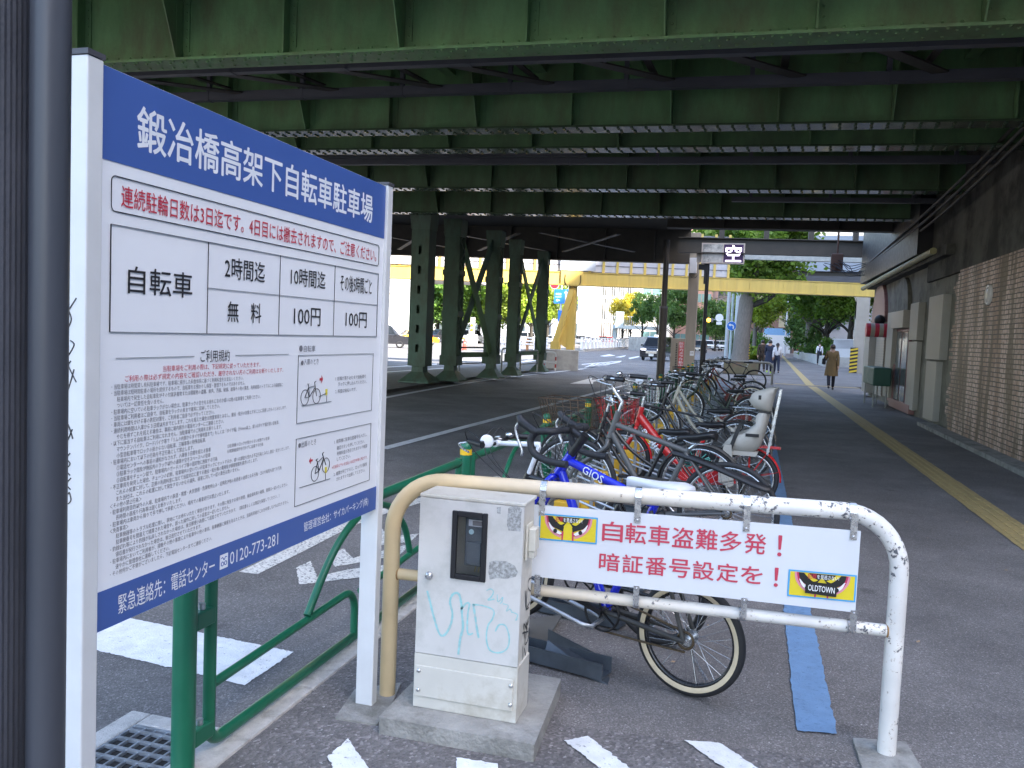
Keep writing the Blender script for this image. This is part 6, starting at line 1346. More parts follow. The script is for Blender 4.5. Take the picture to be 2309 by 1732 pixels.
# ================================================================ vehicles
M_glassd=mat('car_glass',(.02,.025,.03),.06,var=.05); M_head=flat('lamp_clear',(.7,.7,.75),.1,emit=1.2); M_tail=flat('lamp_red',(.45,.01,.01),.2,emit=.25); M_orange=flat('lamp_orange',(.8,.25,.02),.2,emit=.4); M_plate=flat('plate_white',(.65,.66,.62)); M_plateg=flat('plate_yellow',(.65,.5,.05))
def paint(n,c): return mat('car_'+n,c,.22,var=.04,coat=.8)
def car(lab,p,ang,typ,pm,L=4.4,W=1.7,Ht=1.5,plate=None,lit=False,g='cars on the road',brake=False):
    """local x forward"""
    rt=empty('parked_car' if False else 'car',(p.x,p.y,ZR),ang,lab,'car',g)
    h=Ht; l=L/2
    sill,belt=.28,h*.60
    if typ=='sedan': prof=[(-l,.45),(-l+.04,.82),(-l+.15,.93),(l-1.0,.90),(l-.12,.72),(l,.55),(l-.05,.32),(-l+.06,.32)]; cab=[(-l+.55,.92),(-l+1.25,h-.05),(-l+1.6,h),(l-2.0,h),(l-1.75,h-.05),(l-.98,.90)]
    elif typ=='taxi': prof=[(-l,.45),(-l+.02,.95),(-l+.08,1.02),(l-.95,1.02),(l-.12,.92),(l,.75),(l-.02,.30),(-l+.06,.32)]; cab=[(-l+.04,1.0),(-l+.25,h-.08),(-l+.5,h),(l-1.75,h),(l-1.5,h-.06),(l-.82,1.0)]
    else: prof=[(-l,.40),(-l+.02,1.0),(l-.55,1.0),(l-.08,.80),(l,.6),(l-.03,.30),(-l+.05,.30)]; cab=[(-l+.03,.99),(-l+.16,h-.06),(-l+.4,h),(l-1.3,h),(l-1.05,h-.06),(l-.45,.98)]
    def body(pr,w0,w1,mb):
        zmin=min(q[1] for q in pr);zmax=max(q[1] for q in pr); n=len(pr)
        A=[Vector((x,-(w0+(w1-w0)*(z-zmin)/(zmax-zmin)),z)) for x,z in pr]; B=[Vector((v.x,-v.y,v.z)) for v in A]
        ar=sum(pr[i][0]*pr[(i+1)%n][1]-pr[(i+1)%n][0]*pr[i][1] for i in range(n)); a=tuple(range(n))
        mb.add(A+B,[((i,n+i,n+(i+1)%n,(i+1)%n) if ar<0 else (i,(i+1)%n,n+(i+1)%n,n+i))[::-1] for i in range(n)]); mb.add(A,[a if ar>0 else a[::-1]]); mb.add(B,[a[::-1] if ar>0 else a])
    m=MB(); body(prof,W/2-.03,W/2,m); bd=m.build('body',pm,rt,.06)
    m=MB(); body(cab,W/2-.04,W/2-.20,m); m.build('cabin',pm,rt,.05)
    # glass, set just proud of the cabin faces
    zc0,zc1=cab[0][1],h; yw=lambda z:W/2-.04-.16*(z-zc0)/(zc1-zc0)+.008
    fx0,fz0=cab[-1]; fx1,fz1=cab[-2]; rx0,rz0=cab[0]; rx1,rz1=cab[1]
    def pane(pts,nm): m=MB(); m.poly(pts); m.poly(pts[::-1]); return m.build(nm,M_glassd,rt)
    def lp(a,b,t): return a+(b-a)*t
    o=.012
    for nm,x0_,zA,x1_,zB,s in (('windscreen',fx0,fz0,fx1,fz1,1),('rear_window',rx0,rz0,rx1,rz1,-1)):
        P=[]
        for t in (.12,.90):
            x=lp(x0_,x1_,t)+s*o*1.6; z=lp(zA,zB,t)+.004; P.append((x,z,yw(z)-.07))
        pane([Vector((P[0][0],-P[0][2],P[0][1])),Vector((P[0][0],P[0][2],P[0][1])),Vector((P[1][0],P[1][2],P[1][1])),Vector((P[1][0],-P[1][2],P[1][1]))],nm)
    for s in (-1,1):
        z0_=zc0+.06; z1_=h-.10; xs=[lp(rx0,rx1,.35)+.06,-.1,lp(fx0,fx1,.35)-.08]
        for a,b in ((xs[0],xs[1]-.04),(xs[1]+.04,xs[2])):
            sl0=(rx1-rx0)*.55 if a==xs[0] else 0; sl1=(fx1-fx0)*.55 if b==xs[2] else 0
            pane([Vector((a,s*yw(z0_),z0_)),Vector((b,s*yw(z0_),z0_)),Vector((b+sl1,s*yw(z1_),z1_)),Vector((a+sl0,s*yw(z1_),z1_))],'side_window')
    for x in (-l+.78,l-.80):
        for s in (-1,1):
            c=Vector((x,s*(W/2-.10),.31)); m=MB().torus(c,(0,1,0),.225,.09,24,8); t=m.build('wheel',M_tyre,rt); MB().cyl(c-Vector((0,.07,0)),c+Vector((0,.07,0)),.19,n=16).build('rim',M_alu,t)
    for s in (-1,1):
        MB().box((l-.06,s*(W/2-.26),.70 if typ!='taxi' else .80),(.12,.36,.15)).build('headlight',M_head if lit else M_plate,rt,.03)
        MB().box((-l+.02,s*(W/2-.12),.78),(.08,.16,.32 if typ!='sedan' else .14)).build('tail_light',M_tail,rt,.02)
        MB().box((fx0-.25,s*(W/2+.08),zc0+.10),(.10,.20,.14)).build('mirror',pm,rt,.03)
    MB().box((l-.01,0,.62),(.08,.8,.22)).build('grille',M_chr if typ=='taxi' else M_blk,rt,.02); MB().box((l+.02,0,.42),(.06,.34,.16)).build('number_plate',plate or M_plate,rt); MB().box((-l-.02,0,.60),(.06,.34,.16)).build('number_plate',plate or M_plate,rt)
    MB().box((l-.05,0,.34),(.16,W-.1,.16)).build('bumper',M_blk,rt,.03); MB().box((-l+.05,0,.38),(.16,W-.06,.2)).build('bumper',M_blk if pm.name!='car_white' else pm,rt,.04)
    return rt
GR=lambda x,y:G(x,y,ZR)
tx_=car('black taxi with lit headlamps driving towards the camera',GR(1482,813),-pi/2-.10,'taxi',paint('black',(.012,.013,.018)),4.4,1.69,1.75,lit=True)
MB().box((.2,0,1.80),(.2,.5,.12)).build('roof_lamp',M_head,tx_,.03)
car('dark car farther back behind the concrete post',GR(1576,796),-pi/2-.05,'taxi',paint('darkgreen',(.02,.03,.03)),4.4,1.7,1.7)
car('black car cut off by the edge of the sign board',GR(862,783),pi*.12,'taxi',paint('black',(0,0,0)),4.4,1.7,1.8)
car('yellow taxi with orange rear lamps waiting on the far carriageway',GR(938,777),pi*.22,'sedan',paint('yellow',(.65,.34,.01)),4.4,1.7,1.6)
car('black car with glowing red tail lamps behind the second column',GR(1000,772),pi*.3,'sedan',paint('black',(0,0,0)),4.4,1.7,1.7)
car('white van with a yellow plate seen from behind, through the crossed brace',GR(1062,774),pi*.44,'van',paint('white',(.70,.71,.73)),3.9,1.75,1.85,plate=M_plateg)
car('white van with a red tailgate stripe between the fourth and fifth columns',GR(1190,772),pi*.47,'van',paint('white',(0,0,0)),4.4,1.7,1.9)
car('white car right of the fifth column',GR(1243,776),pi*.45,'sedan',paint('white',(0,0,0)),4.3,1.7,1.5)
far=[(1312,773,'silver'),(1338,772,'white'),(1362,771.5,'red'),(1384,771,'white'),(1412,770.5,'white')]
pc=dict(silver=paint('silver',(.45,.46,.48)),white=paint('white',(0,0,0)),red=paint('red',(.35,.02,.03)))
for i,(x,y,c) in enumerate(far):
    p=PY(x,762,150.0); car(['silver car, leftmost in the far queue behind the white fence','white car second in the far queue behind the white fence','red car in the far queue behind the white fence','white car just right of the red one in the far queue','white car, rightmost in the far queue behind the fence'][i],p,pi*.75,'sedan' if i%2 else 'van',pc[c],4.4,1.7,1.7 if i%2==0 else 1.5)
for i,(x,c) in enumerate(((1600,'white'),(1618,'silver'),(1632,'white'))):
    p=PY(x,772,150.0); car(['white car far down the road, left of two others','silver car far down the road between two white ones','white car far down the road nearest the pavement'][i],p,-pi/2,'van' if i!=1 else 'sedan',pc[c],4.4,1.7,1.8)
# box truck
p=GR(870,776); tk=empty('box_truck',(p.x-3.2,p.y+6,ZR),pi*.12,'white ribbed box truck behind the black car, beside the sign edge','truck')
M_tk=mat('truck_white',(.68,.69,.72),.45,var=.05)
MB().bb((-4,-1.1,1.0),(3.2,1.1,4.7)).build('box',M_tk,tk,.08)
m=MB()
for k in range(24): m.bb((-4.0,-1.115,1.15+k*.145),(3.2,-1.1005,1.15+k*.145+.04)); m.bb((3.2005,-1.1,1.15+k*.145),(3.215,1.1,1.15+k*.145+.04))
m.build('ribs',M_npan,tk); MB().bb((3.35,-1.05,.5),(5.0,1.05,2.7)).build('cab',M_tk,tk,.12); MB().bb((-4,-.5,.6),(4.6,.5,.98)).build('chassis',M_blk,tk)
for x in (-2.8,4.0):
    for s in (-1,1): MB().torus((x,s*.95,.45),(0,1,0),.33,.12,20,8).build('wheel',M_tyre,tk)
# traffic cone, lamp bollard
p=GR(1047,790); cn=empty('traffic_cone',p,label='red and white traffic cone seen between the columns',cat='traffic cone'); MB().lathe([(.26,.0),(.26,.05),(.19,.05),(.06,.95),(.03,1.0)],(0,0,0),(0,0,1),16).build('cone',flat('cone_red',(.55,.05,.03)),cn); MB().lathe([(.142,.36),(.108,.62)],(0,0,0.0),(0,0,1),16).build('band',M_ww,cn)
p=GR(1064,780); lb_=empty('lamp_bollard',p,label='grey roadside block with two amber lamps in front of the white van',cat='bollard'); MB().bb((-.55,-.3,0),(.55,.3,1.25)).build('block',M_concp,lb_,.08); MB().bb((-.2,-.2,1.25),(.2,.2,3.1)).build('post',M_concp,lb_)
for z in (1.75,2.25): MB().sph((0,-.22,z),.16,12,6,(1,.4,1)).build('lamp',M_orange,lb_)
# ================================================================ trees, hedges
def leafmat(name,c,tr):
    m=bpy.data.materials.new(name); m.use_nodes=True; nt=m.node_tree; L=nt.links; b=nt.nodes['Principled BSDF']; out=nt.nodes['Material Output']
    tc=_node(nt,'ShaderNodeTexCoord'); n=_node(nt,'ShaderNodeTexNoise'); n.inputs['Scale'].default_value=1.1; n.inputs['Detail'].default_value=6; n.inputs['Roughness'].default_value=.75; L.new(tc.outputs['Object'],n.inputs['Vector'])
    cr=_node(nt,'ShaderNodeValToRGB'); e=cr.color_ramp.elements; e[0].position=.32; e[0].color=(*[q*.5 for q in c],1); e[1].position=.68; e[1].color=(*[q*1.5 for q in c],1); L.new(n.outputs[0],cr.inputs[0]); L.new(cr.outputs[0],b.inputs['Base Color']); b.inputs['Roughness'].default_value=.5
    t=_node(nt,'ShaderNodeBsdfTranslucent'); mx=_node(nt,'ShaderNodeMixShader'); mx.inputs[0].default_value=tr; s=_node(nt,'ShaderNodeVectorMath',operation='MULTIPLY'); s.inputs[1].default_value=(1.5,1.5,.6); L.new(cr.outputs[0],s.inputs[0]); L.new(s.outputs[0],t.inputs[0]); L.new(b.outputs[0],mx.inputs[1]); L.new(t.outputs[0],mx.inputs[2]); L.new(mx.outputs[0],out.inputs[0]); return m
LF=dict(green=leafmat('leaf_green',(.12,.22,.045),.42),dark=leafmat('leaf_dark',(.075,.15,.038),.35),yel=leafmat('leaf_yellow_green',(.21,.28,.04),.45),mid=leafmat('leaf_mid',(.15,.25,.045),.45),gold=leafmat('leaf_gold',(.42,.36,.05),.4))
M_bark=mat('bark_grey',(.16,.145,.13),.9,var=.25,scale=6,bump=.8,bscale=18,stretch=(3,3,.6)); M_barkd=mat('bark_dark',(.045,.04,.035),.9,var=.3,scale=6,bump=.8,bscale=18)
_crowns={}
def crownmesh(key,n,leaf,seed,clumps=46,shape=(1,1,1)):
    if key in _crowns: return _crowns[key]
    r=random.Random(seed); m=MB(); cs=[]
    for i in range(clumps):
        while True:
            p=Vector((r.uniform(-1,1),r.uniform(-1,1),r.uniform(-1,1)))
            if .25<p.length<1: break
        if key.startswith('cone'): p=Vector((p.x*(1-.42*(p.z+1)),p.y*(1-.42*(p.z+1)),p.z))
        cs.append((p*.86,r.uniform(.14,.30)))
    for i in range(n):
        c,s=cs[r.randrange(clumps)]
        q=Vector((r.gauss(0,1),r.gauss(0,1),r.gauss(0,.7)))*s*.62; p=c+q
        nrm=Vector((r.uniform(-1,1),r.uniform(-1,1),r.uniform(-.2,1.3))).normalized(); u,v,_=basis(nrm); a=r.uniform(0,6.28); u,v=u*math.cos(a)+v*math.sin(a),v*math.cos(a)-u*math.sin(a); l=leaf*r.uniform(.6,1.3)
        m.add([p-u*l,p+v*l*.6,p+u*l,p-v*l*.6],[(0,1,2,3)])
    me=bpy.data.meshes.new('crown'); me.from_pydata(m.v,[],m.f); _crowns[key]=me; return me
def tree(lab,p,H,th,R,leaf,key='round1',n=4200,tr=.22,bark=None,lf=.075,limbs=5,g='street trees',lean=(0,0),cz=None,seed=None):
    r=random.Random(seed if seed is not None else int(p.x*13+p.y*7)); bark=bark or M_bark
    rt=empty('tree',(p.x,p.y,0),0,lab,'tree',g)
    m=MB(); top=Vector((lean[0],lean[1],th)); m.tube(smooth_path([(0,0,-.1),(lean[0]*.15,0,th*.3),(lean[0]*.5,lean[1]*.5,th*.7),tuple(top),(top.x*1.1,top.y,th+R[2]*.9)],4),[tr*1.5,tr*1.25]+[tr*1.1]*3+[tr]*4+[tr*.9]*4+[tr*.7,tr*.5,tr*.35,tr*.2],12)
    for i in range(limbs):
        a=2*pi*i/limbs+r.uniform(-.4,.4); s=th*r.uniform(.7,1.05); b=Vector((top.x*s/th,top.y,s)); e=b+Vector((math.cos(a)*R[0]*r.uniform(.5,.8),math.sin(a)*R[1]*r.uniform(.5,.8),R[2]*r.uniform(.3,.9))); m.tube(smooth_path([b,b.lerp(e,.4)+Vector((0,0,R[2]*.05)),e],4),[tr*.45,tr*.42,tr*.38,tr*.34,tr*.3,tr*.25,tr*.2,tr*.14,tr*.07],7)
    m.build('trunk',bark,rt)
    me=crownmesh(f'{key}{n}',n,lf,hash(key)%97+3 if False else sum(map(ord,key)))
    me2=me.copy(); me2.materials.clear(); me2.materials.append(leaf); c=bpy.data.objects.new('crown',me2); COL.objects.link(c); c.parent=rt; c.scale=R; c.location=(top.x,top.y,cz if cz else th+R[2]*.75); c.rotation_euler=(0,0,r.uniform(0,6.28)); return rt
def at(px,py,Y): return PY(px,py,Y)
# big street tree by the blue sign
p=G(1667,822); t=tree('large broad street tree with grey trunk beside the blue arrow sign',p,9,6.2,(4.6,4.2,4.2),LF['mid'],'round1',15000,.50,M_bark,.045,6,lean=(.5,0),cz=8.6)
m=MB().tube(smooth_path([(.35,0,4.0),(1.5,0,4.5),(2.6,0,5.4),(3.2,0,6.2)],5),[.20]*6+[.17]*5+[.12]*4+[.05],8); m.build('branch',M_barkd,t)
def T(lab,px,Y,*a,**k): q=at(px,790,Y); return tree(lab,Vector((q.x,q.y,0)),*a,**k)
T('yellow-green tree just right of the grey trunk, over the three walkers',1700,88,8,3.6,(3.6,3.2,3.0),LF['yel'],'round2',9000,.20,M_bark,.05,cz=6.0)
T('second yellow-green tree farther along the pavement edge',1712,112,8,3.6,(3.4,3.2,3.0),LF['yel'],'round3',7000,.22,M_bark,.05,cz=6.4)
T('tree with a pale mottled trunk left of the waistcoat walker',1822,96,9,4.0,(4.2,4.0,3.6),LF['green'],'round1',12000,.42,M_bark,.045,cz=8.2)
T('dark trunked tree behind the hedge, nearest the white louvred box',1862,88,9,3.2,(4.2,4.0,3.4),LF['green'],'round3',12000,.28,M_barkd,.045,cz=6.8)
T('dense tree behind the beige column at the right',1915,84,9,3.4,(3.6,3.4,3.4),LF['mid'],'round2',10000,.26,M_barkd,.045,cz=7.2)
T('tree deep in the park between the pale and the dark trunks',1845,125,9,4.2,(5,4.6,4.2),LF['dark'],'round2',8000,.3,M_barkd,.05,cz=7.5)
T('tree far in the park right of the street lamp',1800,128,9,4.2,(4.4,4.2,4.0),LF['dark'],'round3',8000,.3,M_barkd,.05,cz=8.2)
T('conical dark evergreen beside the street lamp',1792,112,6,.8,(1.9,1.9,2.6),LF['dark'],'cone1',5000,.12,M_barkd,.07,3,cz=3.4)
# trees behind the columns
for i,(px,Y,c,R) in enumerate(((985,108,'green',(6,5,4.8)),(1030,112,'green',(6,5,4.8)),(1078,106,'mid',(5.6,5,4.8)),(1120,112,'mid',(5.4,5,4.8)),(1150,104,'yel',(4.6,4.2,4.6)),(1196,108,'yel',(4.2,3.8,4.0)),(1232,114,'yel',(3.6,3.4,3.6)))):
    T(['green tree seen left of the second column','green tree seen in the left half of the first crossed brace','green tree seen in the right half of the first crossed brace','green tree seen right of the third column','yellow-green tree seen behind the second crossed brace','bright yellow-green tree left of the blue direction sign','yellow-green tree behind the sloping yellow strut'][i],px,Y,9,3.2,R,LF[c],f'round{1+i%3}',9000,.24,M_barkd,.05,cz=6.6)
for i,(px,Y,c,R,lab) in enumerate(((1402,120,'gold',(2.0,2.0,2.6),'golden tree behind the pale footbridge, left one'),(1420,118,'gold',(1.6,1.6,2.8),'golden tree behind the pale footbridge, right one'),(1446,112,'dark',(1.9,1.8,2.6),'slim dark green tree left of the dark pole'),(1480,110,'dark',(2.2,2.0,2.4),'small dark green tree behind the dark pole'),(1518,104,'dark',(2.6,2.3,3.0),'bushy dark tree between the dark pole and the concrete post'),(1588,130,'dark',(2.8,2.4,3.2),'dark tree behind the black sign post'),(1612,140,'dark',(2.6,2.4,3.6),'dark tree near the traffic signal'),(1640,150,'green',(2.6,2.4,3.6),'tree left of the grey poles by the pavement'))):
    T(lab,px,Y,7,2.6,R,LF[c],f'round{1+i%3}',6000,.14,M_barkd,.06,cz=5.6 if Y<125 else 5.2)
M_hedge=LF['dark']
def bush(lab,px,Y,R,leaf,n=5000,cz=None,g='hedges and bushes'):
    q=at(px,800,Y); me=crownmesh(f'bush{n}',n,.07,41,70).copy(); me.materials.clear(); me.materials.append(leaf); o=bpy.data.objects.new('bush',me); COL.objects.link(o); o.location=(q.x,q.y,cz if cz else R[2]*.85); o.scale=R; tag(o,lab,'bush',g); return o
bush('rounded clipped bush behind the waistcoat walker',1833,90,(1.0,1.0,2.0),LF['dark']); bush('dark green box hedge right of the waistcoat walker',1866,84,(1.3,1.2,1.3),LF['green']); bush('low hedge along the planter wall',1842,98,(2.2,1.2,1.1),LF['green'])
bush('green bushes beside the striped post, left of the walkers',1703,92,(1.6,2.5,1.5),LF['green']); bush('bright low ground shrubs behind the three walkers',1697,80,(1.4,3.0,.7),LF['yel']); bush('shrub row along the kerb past the blue sign',1655,120,(1.4,6,1.2),LF['dark'])
# ================================================================ park wall, louvred box, column with yellow balls
o=MB().bb((5.4,66,-.05),(6.0,110,.75)).bb((6.0,66,-.05),(9.5,66.6,.75)).build('planter_wall',M_concp,bevel=.03); tag(o,'low grey concrete planter wall along the far pavement','wall')
p=at(1908,800,78); lv=empty('louvred_box',(p.x,p.y,0),label='white louvred equipment box beside the hedge',cat='cabinet')
MB().bb((-1.1,-.8,0),(1.1,.8,1.35)).build('body',M_wsad,lv,.04); m=MB()
for k in range(6): m.add([(-1.12,-.82,1.36+k*.13),(1.12,-.82,1.36+k*.13),(1.12,-.66,1.48+k*.13),(-1.12,-.66,1.48+k*.13)],[(0,1,2,3)])
m.bb((-1.05,-.6,1.34),(1.05,.6,2.1)); m.bb((-1.15,-.85,2.12),(1.15,.85,2.2)); m.build('louvres',M_wsad,lv)
p=G(1935,842); bc=empty('bridge_column',(p.x,p.y+.4,0),label='beige bracketed column carrying the right end of the yellow bridge',cat='column')
M_beige=mat('beige_steel',(.36,.32,.27),.6,var=.1,scale=2)
MB().bb((-.30,-.15,0),(.42,.35,4.9)).build('shaft',M_beige,bc); MB().prism([(.42,3.2),(.42,4.7),(-.5,4.7),(-.3,4.2),(-.3,3.2)],(0,-.16,0),(1,0,0),(0,0,1),(0,.5,0)).build('bracket',M_beige,bc)
def stripes(parent,c,w_,z0,z1,n=7):
    m=MB(); m.bb((c[0]-w_/2,c[1]-.02,z0),(c[0]+w_/2,c[1]+.02,z1)); a=m.build('black_sheet',M_blk,parent)
    m=MB(); h=(z1-z0)/n
    for k in range(n): m.add([(c[0]-w_/2,c[1]-.024,z0+k*h),(c[0]+w_/2,c[1]-.024,z0+k*h+h*.45),(c[0]+w_/2,c[1]-.024,min(z0+k*h+h*.95,z1)),(c[0]-w_/2,c[1]-.024,z0+k*h+h*.5)],[(0,1,2,3)])
    m.build('yellow_bands',M_inkyel if False else mat('hazard_yellow',(.62,.42,.03),.5),a)
stripes(bc,(-.28,-.22),.42,0,1.5)
p=G(1942,838); yb_=empty('ball_post',(p.x,p.y,0),label='post strung with yellow balls beside the arcade corner',cat='post'); MB().cyl((0,0,0),(0,0,4.0),.09,n=10).build('post',M_tray,yb_)
for k in range(7): MB().sph((0,-.05,.18+k*.36),.15,12,6).build('ball',mat('hazard_yellow',(0,0,0)),yb_)
p=G(1682,818); hp=empty('striped_post',(p.x,p.y,0),label='square post wrapped in black and yellow hazard stripes beside the large tree',cat='post'); MB().bb((-.2,-.2,0),(.2,.2,1.5)).bb((-.12,-.12,1.5),(.12,.12,3.0)).build('post',M_bark,hp); stripes(hp,(0,-.23),.46,0,1.45)
# ================================================================ traffic signs and signals
M_pole=mat('grey_pole',(.38,.42,.45),.5,var=.08); M_sb=flat('sign_azure',(.02,.16,.60),.35)
p=G(1645,815); ts=empty('direction_sign',(p.x,p.y,0),label='round blue sign with a white arrow bending left on a pale pole',cat='sign'); 
MB().cyl((0,0,0),(0,0,5.6),.10,n=12).build('pole',mat('pole_green_grey',(.36,.46,.48),.5),ts)
cz=PY(1645,735,p.y).z; R_s=.37
d_=MB().cyl((0,-.14,cz),(0,-.12,cz),R_s,n=32).build('plate',M_inkwhite,ts); MB().cyl((0,-.146,cz),(0,-.1401,cz),R_s*.93,n=32).build('blue_disc',M_sb,d_)
m=MB(); q=R_s*.93
path=[(.35,-.62),(.42,-.2),(.30,.12),(.02,.22),(-.25,.22)]; P=smooth_path([Vector((a*q,-.150,cz+b*q)) for a,b in path],5); Lh=[];Rh=[]
for i,v in enumerate(P):
    t=(P[min(i+1,len(P)-1)]-P[max(i-1,0)]).normalized(); s=Vector((-t.z,0,t.x))*.13*q; Lh.append(v+s);Rh.append(v-s)
for i in range(len(P)-1): m.add([Lh[i],Lh[i+1],Rh[i+1],Rh[i]],[(0,1,2,3),(3,2,1,0)][:1])
m.add([Vector((-.25*q,-.150,cz+.55*q)),Vector((-.68*q,-.150,cz+.22*q)),Vector((-.25*q,-.150,cz-.11*q))],[(0,1,2),(2,1,0)][:1]); m.build('white_arrow',M_inkwhite,d_)
for i,(px,w_,lab) in enumerate(((1636,.16,'grey utility pole just left of the round blue sign'),(1659,.30,'thick pale grey pole between the blue sign and the large tree'))):
    p=G(px,812); e=empty('utility_pole',(p.x,p.y,0),label=lab,cat='pole'); MB().cyl((0,0,0),(0,0,10),w_,w_*.85,n=14).build('shaft',M_pole,e)
p=PY(1266,760,72); p.z=ZR; bs=empty('road_sign',(p.x,p.y,ZR),label='blue road direction board with white lettering and arrows behind the bridge leg',cat='sign')
MB().cyl((-.2,.1,0),(-.2,.1,6.6),.09,n=10).build('pole',M_pole,bs); a=PY(1249,684,72)-p; b=PY(1286,653,72)-p
bd=MB().bb((a.x,-.03,a.z),(b.x,.03,b.z)).build('board',M_sb,bs); m=MB(); wz=b.z-a.z; ww=b.x-a.x
text(m,'神田橋',(a.x+ww*.27,-.034,a.z+wz*.66),(1,0,0),(0,0,1),w=ww*.36,h=wz*.15,align='C',off=.02); text(m,'Kandabashi',(a.x+ww*.27,-.034,a.z+wz*.47),(1,0,0),(0,0,1),w=ww*.38,h=wz*.09,align='C')
m.prism([(-.22,0),(-.08,.14),(-.08,.05),(.12,.05),(.12,-.05),(-.08,-.05),(-.08,-.14)],(a.x+ww*.28,-.036,a.z+wz*.22),(1,0,0),(0,0,1),(0,.003,0)); m.prism([(-.05,-.5),(.05,-.5),(.05,.3),(.15,.3),(0,.52),(-.15,.3),(-.05,.3)],(a.x+ww*.74,-.036,a.z+wz*.5),(1,0,0),(0,0,1),(0,.003,0)); m.build('lettering',M_inkwhite,bd)
q=PY(1251,641,72)-p; ne=MB().cyl((q.x,-.05,q.z),(q.x,-.02,q.z),.42,n=28).build('no_entry_disc',M_inkwhite,bs); MB().cyl((q.x,-.056,q.z),(q.x,-.0501,q.z),.39,n=28).build('red_field',flat('sign_red',(.50,.02,.03)),ne); MB().bb((q.x-.27,-.062,q.z-.06),(q.x+.27,-.0565,q.z+.06)).build('white_bar',M_inkwhite,ne)
q=PY(1263,713,72)-p; MB().bb((q.x-.2,-.02,q.z-.5),(q.x+.25,.02,q.z+.5)).build('small_board',M_sb,bs)
p=PY(1600,790,110); p.z=ZR; tl=empty('traffic_signal',(p.x,p.y,ZR),label='distant traffic signal showing amber beside a round white sign',cat='traffic light'); a=PY(1598,722,110)-p
MB().cyl((2.2,0,0),(2.2,0,a.z+.3),.10,n=8).cyl((2.2,0,a.z+.1),(-.5,0,a.z+.1),.05,n=8).build('pole',M_pole,tl); hs=MB().bb((a.x-.75,-.15,a.z-.25),(a.x+.6,.1,a.z+.25)).build('housing',mat('signal_grey',(.15,.16,.17),.5),tl,.05); MB().sph((a.x,-.16,a.z),.26,14,6,(1,.3,1)).build('amber_lamp',mat('amber_lit',(.9,.42,.03),.4,emit=2.0,var=0),hs)
q=PY(1622,720,110)-p; MB().cyl((q.x,-.08,q.z+.2),(q.x,-.05,q.z+.2),.5,n=24).bb((q.x-.35,-.07,q.z-.7),(q.x+.35,-.05,q.z-.33)).build('round_plate',M_inkwhite,tl)
p=PY(1770,790,120); p.z=0; sl_=empty('street_lamp',p,label='tall pale street lamp standing among the park trees',cat='street lamp'); MB().cyl((0,0,0),(0,0,8.2),.16,.11,n=10).tube(smooth_path([(0,0,8.1),(.5,0,8.5),(1.3,0,8.4)],4),.06,6).build('pole',M_wsad,sl_); MB().sph((1.5,0,8.3),.4,12,6,(1.3,.7,.4)).build('lamp_head',M_wsad,sl_)
# ================================================================ guard fence, low wall, footbridge
M_fw=mat('fence_white',(.72,.72,.72),.5,var=.06)
a=G(1311,793,ZR); b=G(1419,785.5,ZR); a.z=b.z=ZR; d=(b-a); n_=16; fe=empty('guard_fence',a,label='white road guard fence along the far side, past the yellow leg',cat='fence')
o=MB().bar(a+Vector((0,0,.1)),b+Vector((0,0,.1)),.6,.36).build('fence_kerb',M_concp); struct(o,'grey kerb under the white guard fence')
for i in range(n_+1):
    q=d*(i/n_); MB().bb((q.x-.12,q.y-.12,.2),(q.x+.12,q.y+.12,1.45)).build('post',M_fw,fe)
    if i<n_: q0=d*((i+.12)/n_); q1=d*((i+.70)/n_); MB().bar(q0+Vector((0,0,.62)),q1+Vector((0,0,.62)),.05,.74).build('panel',M_fw,fe)
for z in (1.12,1.40): MB().bar(Vector((0,0,z)),d+Vector((0,0,z)),.08,.09).build('rail',M_fw,fe)
for i,(xa,xb,Y,lab) in enumerate(((1172,1206,64,'short white guard fence with a rusty post between the fourth and fifth columns'),(1232,1262,66,'short white guard fence behind the sloping yellow strut'),(1125,1142,66,'short white guard fence right of the third column'))):
    a=PY(xa,780,Y);b=PY(xb,780,Y); a.z=b.z=ZR; fe=empty('guard_fence',a,label=lab,cat='fence'); d=b-a
    for t in (0,.5,1): q=d*t; MB().bb((q.x-.09,q.y-.09,0),(q.x+.09,q.y+.09,1.35)).build('post',M_fw if t!=.5 or i else mat('rusty_post',(.30,.15,.07),.8,var=.3),fe)
    for z in (.75,1.0,1.25): MB().bar(Vector((0,-.1,z)),d+Vector((0,-.1,z)),.05,.10).build('rail',M_fw,fe)
a=PY(1420,780,105);b=PY(1500,780,100); a.z=b.z=ZR; o=MB().bar(a+Vector((0,0,.9)),b+Vector((0,0,.9)),.4,1.8).build('concrete_wall',M_concp); tag(o,'low grey concrete wall behind the black taxi','wall')
a=PY(1383,741,118); b=PY(1500,745,118); fb=empty('footbridge',(a.x,118,ZR),label='pale blue footbridge with white railings in the distance',cat='bridge'); M_pb=mat('pale_blue_steel',(.42,.50,.54),.5,var=.06)
z0=a.z-ZR; w_=b.x-a.x
MB().bb((0,-1,z0),(w_,1,z0+.5)).build('deck',M_pb,fb); MB().bb((0,-.3,0),(.5,.3,z0)).bb((w_-.5,-.3,0),(w_,.3,z0)).build('pier',M_pb,fb)
m=MB()
for k in range(26): m.bb((w_*k/25-.03,-1,z0+.5),(w_*k/25+.03,-.94,z0+1.7))
m.bb((0,-1.02,z0+1.7),(w_,-.92,z0+1.8)); m.build('railing',M_fw,fb)
MB().bb((.5,-1.4,z0+.1),(1.6,-1.0,z0+2.4)).build('bridge_notice',M_pb,fb)
